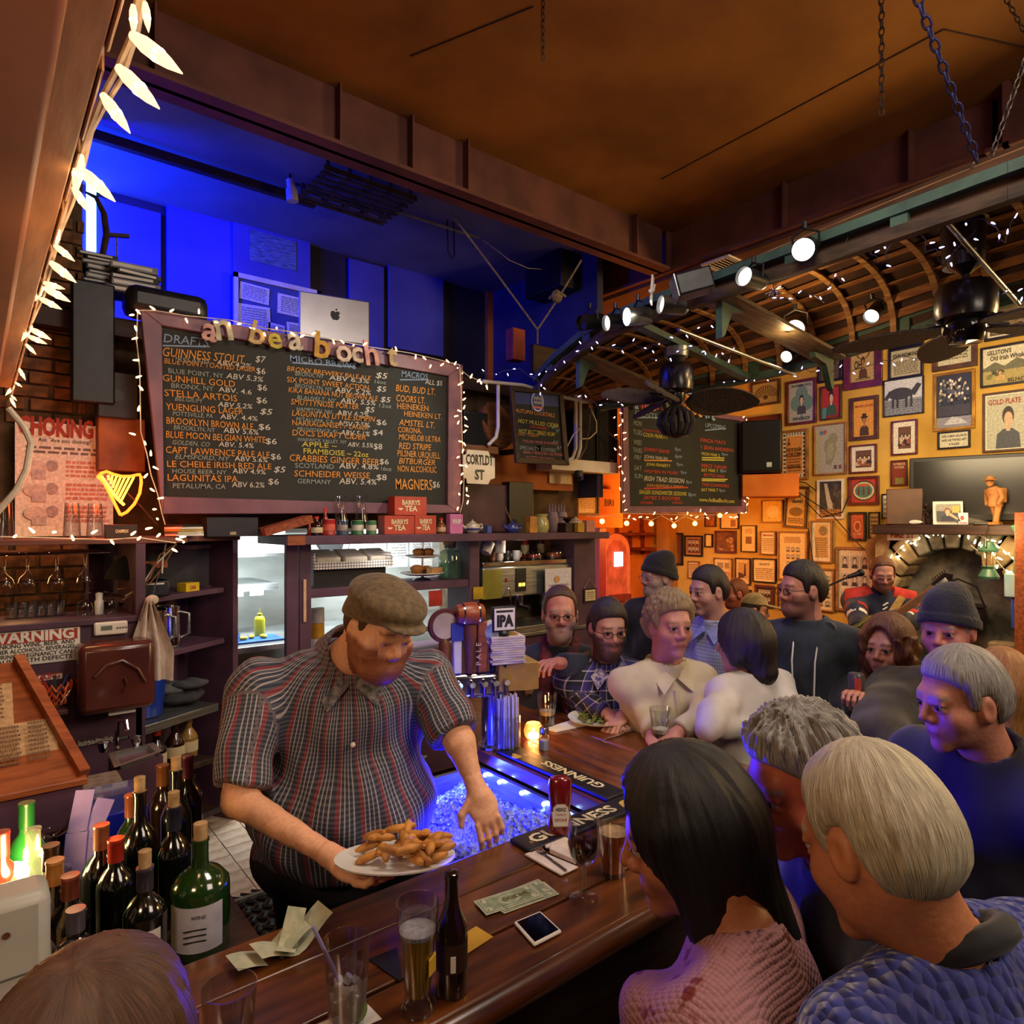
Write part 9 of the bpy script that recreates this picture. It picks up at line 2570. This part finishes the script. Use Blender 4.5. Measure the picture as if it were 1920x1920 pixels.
extra(b,i,'guitar_strap',pm('strap_gold','#a8803a','#806028',20,.7),lambda g:g.tube([np.array(gp)+np.array((-.12,.1,-.02))*0+i['rb']*-.0+i['ub']*.02,i['SM']+i['fb']*.165-i['ub']*.13,i['SM']-i['rb']*.12+i['fb']*.09+i['ub']*.03],[.024,.03,.03],6))
ms=thing('microphone_stand','black boom microphone stand before the musician','microphone',(PD(1500,1200,4.6).x,PD(1500,1200,4.6).y,0));q=ms.location
pA=PD(1536,1106,4.55)-q;pB=PD(1590,1082,4.5)-q;pC=PD(1614,1074,4.5)-q
MB().cyl((0,0,0),(0,0,.02),.14,.13,20).build('base',m_fan,ms);MB().cyl((0,0,.02),(0,0,pA.z-.1),.011,.011,8).build('pole',m_fan,ms)
MB().tube([(0,0,pA.z-.12),pA,pB],.008,6).build('boom',m_chrome,ms);MB().cyl(pB,pC,.013,.02,12).sph(pC,.026,10,8).build('microphone',m_black,ms)
# right hand group
b,i=person('woman with wavy brown hair in a black fur trimmed coat holding a can',(1664,1216,2.9),-52,2,ba=-50,skin='#b87e64',hair='wavylong',hc='auburn',hairlen=.16,top=black,bulk=.03,arms=(((1630,1350,2.8),(1612,1316,2.68)),None),s=1.02,curl=(1.1,.8),collar=.05)
extra(b,i,'fur_collar',pm('brown_fur','#3c2e1c','#1c140c',60,.95,bump=.8),lambda g:g.tube([i['N']+i['rb']*.1*math.cos(t)+i['fb']*.1*math.sin(t)-i['ub']*(.02+.06*max(0,math.sin(t)))for t in[2*math.pi*k/16 for k in range(17)]],.035,8,False))
o=thing('drink_can','grey and red drink can in the brown haired woman\'s hand','can',PD(1605,1302,2.66)-Vector((0,0,.07)))
MB().lathe([(.024,0),(.031,.008),(.031,.145),(.026,.155),(.001,.153)],20).build('can',pm('can_grey','#5a5658','#444042',9,.35,.6),o);MB().at(rz=2.2).box(-.012,.026,.01,.012,.0318,.14).build('red_band',m_inkr,o)
person('older man in a navy beanie and olive coat beside the fireplace',(1776,1180,2.55),-50,8,ba=-45,sm=(1795,1290,2.6),skin='#b87464',hair=(('beanie',cloth('navy_knit','#1a1828','#100f1a',60)),('buzz',None)),hc='grey',top=olive,bulk=.05,wide=1.25,s=1.06,arms=(((1650,1390,2.4),(1720,1440,2.2)),None),hh=.005)
person('man with combed back grey hair in a dark jacket, in profile',(1800,1312,1.72),-84,10,ba=-70,sm=(1862,1425,1.75),lean=(0,-.02),skin='#bc7c62',hair='short',hc='grey',top=cloth('ink_jacket','#14172a','#0c0e1c'),bulk=.03,wide=1.2,collar=.05,hh=.0045,h=.011,s=1.02)
person('woman with straight copper blond hair half hidden behind the grey haired man',(1878,1292,2.25),150,0,ba=160,skin='#b87e64',hair='long',hc='blond',hairlen=.14,top=olive,bulk=.02,s=.98)
person('grey haired man with a ruddy face bending towards the bar',(1500,1468,1.28),-76,16,0,ba=-90,sm=(1600,1640,1.25),lean=(0,-.12),skin='#b8603c',hair='wavy',hc='grey',top=black,wide=1.1,hh=.0045,h=.012,s=1.04,bulk=.01,hands=False)
# cable knit jumper: ropes of stitches as relief
mk,n,l,bb_=nt('cable_knit_blue')
bb_.inputs['Base Color'].default_value=lin('#2c3484');bb_.inputs['Roughness'].default_value=.9;bb_.inputs['Sheen Weight'].default_value=.3
at=n.new('ShaderNodeAttribute');at.attribute_name='suv';vo=n.new('ShaderNodeTexVoronoi');vo.inputs['Scale'].default_value=1;mp=n.new('ShaderNodeMapping');mp.inputs['Scale'].default_value=(50,50,34);mp.inputs['Rotation'].default_value=(.5,.5,0);tc=n.new('ShaderNodeTexCoord')
l.new(tc.outputs['Object'],mp.inputs[0]);l.new(mp.outputs[0],vo.inputs['Vector']);bp=n.new('ShaderNodeBump');bp.inputs['Strength'].default_value=1;bp.inputs['Distance'].default_value=.02;bp.invert=True;l.new(vo.outputs['Distance'],bp.inputs['Height']);l.new(bp.outputs[0],bb_.inputs['Normal'])
b,i=person('white haired man in a blue cable knit jumper, seen from behind',(1638,1580,1.0),-152,26,6,ba=-150,sm=(1775,1780,.98),lean=(0,-.1),skin='#c07a52',hair='short',hc='white',top=mk,wide=1.2,hh=.004,h=.009,s=1.06,bulk=.01,collar=.0,fold=.004,hands=False)
extra(b,i,'polo_collar',black,lambda g:g.tube([i['N']+i['rb']*.078*math.cos(t)+i['fb']*.078*math.sin(t)+i['ub']*(.012-.03*math.sin(t))for t in[2*math.pi*k/20 for k in range(21)]],.02,8,False))
mk2,n,l,bb_=nt('pink_open_knit')
at=n.new('ShaderNodeAttribute');at.attribute_name='suv';bb_.inputs['Roughness'].default_value=.9
wv=[]
mp=n.new('ShaderNodeMapping');mp.inputs['Scale'].default_value=(120,120,120);tc=n.new('ShaderNodeTexCoord');l.new(tc.outputs['Object'],mp.inputs[0]);ck=n.new('ShaderNodeTexVoronoi');ck.inputs['Randomness'].default_value=.15;ck.inputs['Scale'].default_value=1;l.new(mp.outputs[0],ck.inputs['Vector'])
nz=n.new('ShaderNodeTexNoise');nz.inputs['Scale'].default_value=22;l.new(tc.outputs['Object'],nz.inputs['Vector']);cr=n.new('ShaderNodeValToRGB');cr.color_ramp.elements[0].position=.62;cr.color_ramp.elements[0].color=lin('#96686a');cr.color_ramp.elements[1].position=.68;cr.color_ramp.elements[1].color=lin('#6a201e');l.new(nz.outputs['Fac'],cr.inputs[0]);l.new(cr.outputs[0],bb_.inputs['Base Color'])
bp=n.new('ShaderNodeBump');bp.inputs['Strength'].default_value=.8;bp.inputs['Distance'].default_value=.006;bp.invert=True;l.new(ck.outputs['Distance'],bp.inputs['Height']);l.new(bp.outputs[0],bb_.inputs['Normal'])
person('woman with long black hair in a pink speckled knit jumper',(1285,1562,1.15),-98,16,0,ba=-120,sm=(1385,1745,1.08),lean=(0,-.06),skin='#a86a48',hair='long',hc='black',hairlen=.2,top=mk2,arms=(None,((1232,1905,1.04),(1200,1975,1.1))),hh=.0045,h=.010,s=1.06,collar=.0,wide=1.02)
person('patron\'s brown haired head at the bottom left edge',(180,2060,.6),175,0,ba=175,skin='#b87e5c',hair='short',hc='brown',top=black,hh=.005,hands=False)
# diners at the back
b,i=person('diner in a tan baseball cap and black shirt at the back',(1416,1144,5.3),70,10,ba=100,skin='#b07050',hair=(('ballcap',cloth('tan_canvas','#a08858','#7c6840')),('buzz',None)),hc='dark',top=black,sleeve=.9,arms=(((1450,1215,5.2),(1440,1180,5.1)),None))
person('red haired bearded diner in brown seated under the small prints',(1378,1113,5.8),-85,8,skin='#a85c40',hair='receding',hc='red',beard=.6,top=cloth('brown_shirt','#5a3020','#3c2014'))
o=thing('dining_table','small dark wooden table in front of the capped diner','table',(PD(1440,1215,5.0).x,PD(1440,1215,5.0).y,0))
MB().cyl((0,0,.74),(0,0,.77),.36,.36,28).build('top',m_orangewood,o);MB().lathe([(.2,0),(.2,.03),(.04,.05),(.04,.74)],16).build('leg',m_fan,o)
fit_text()
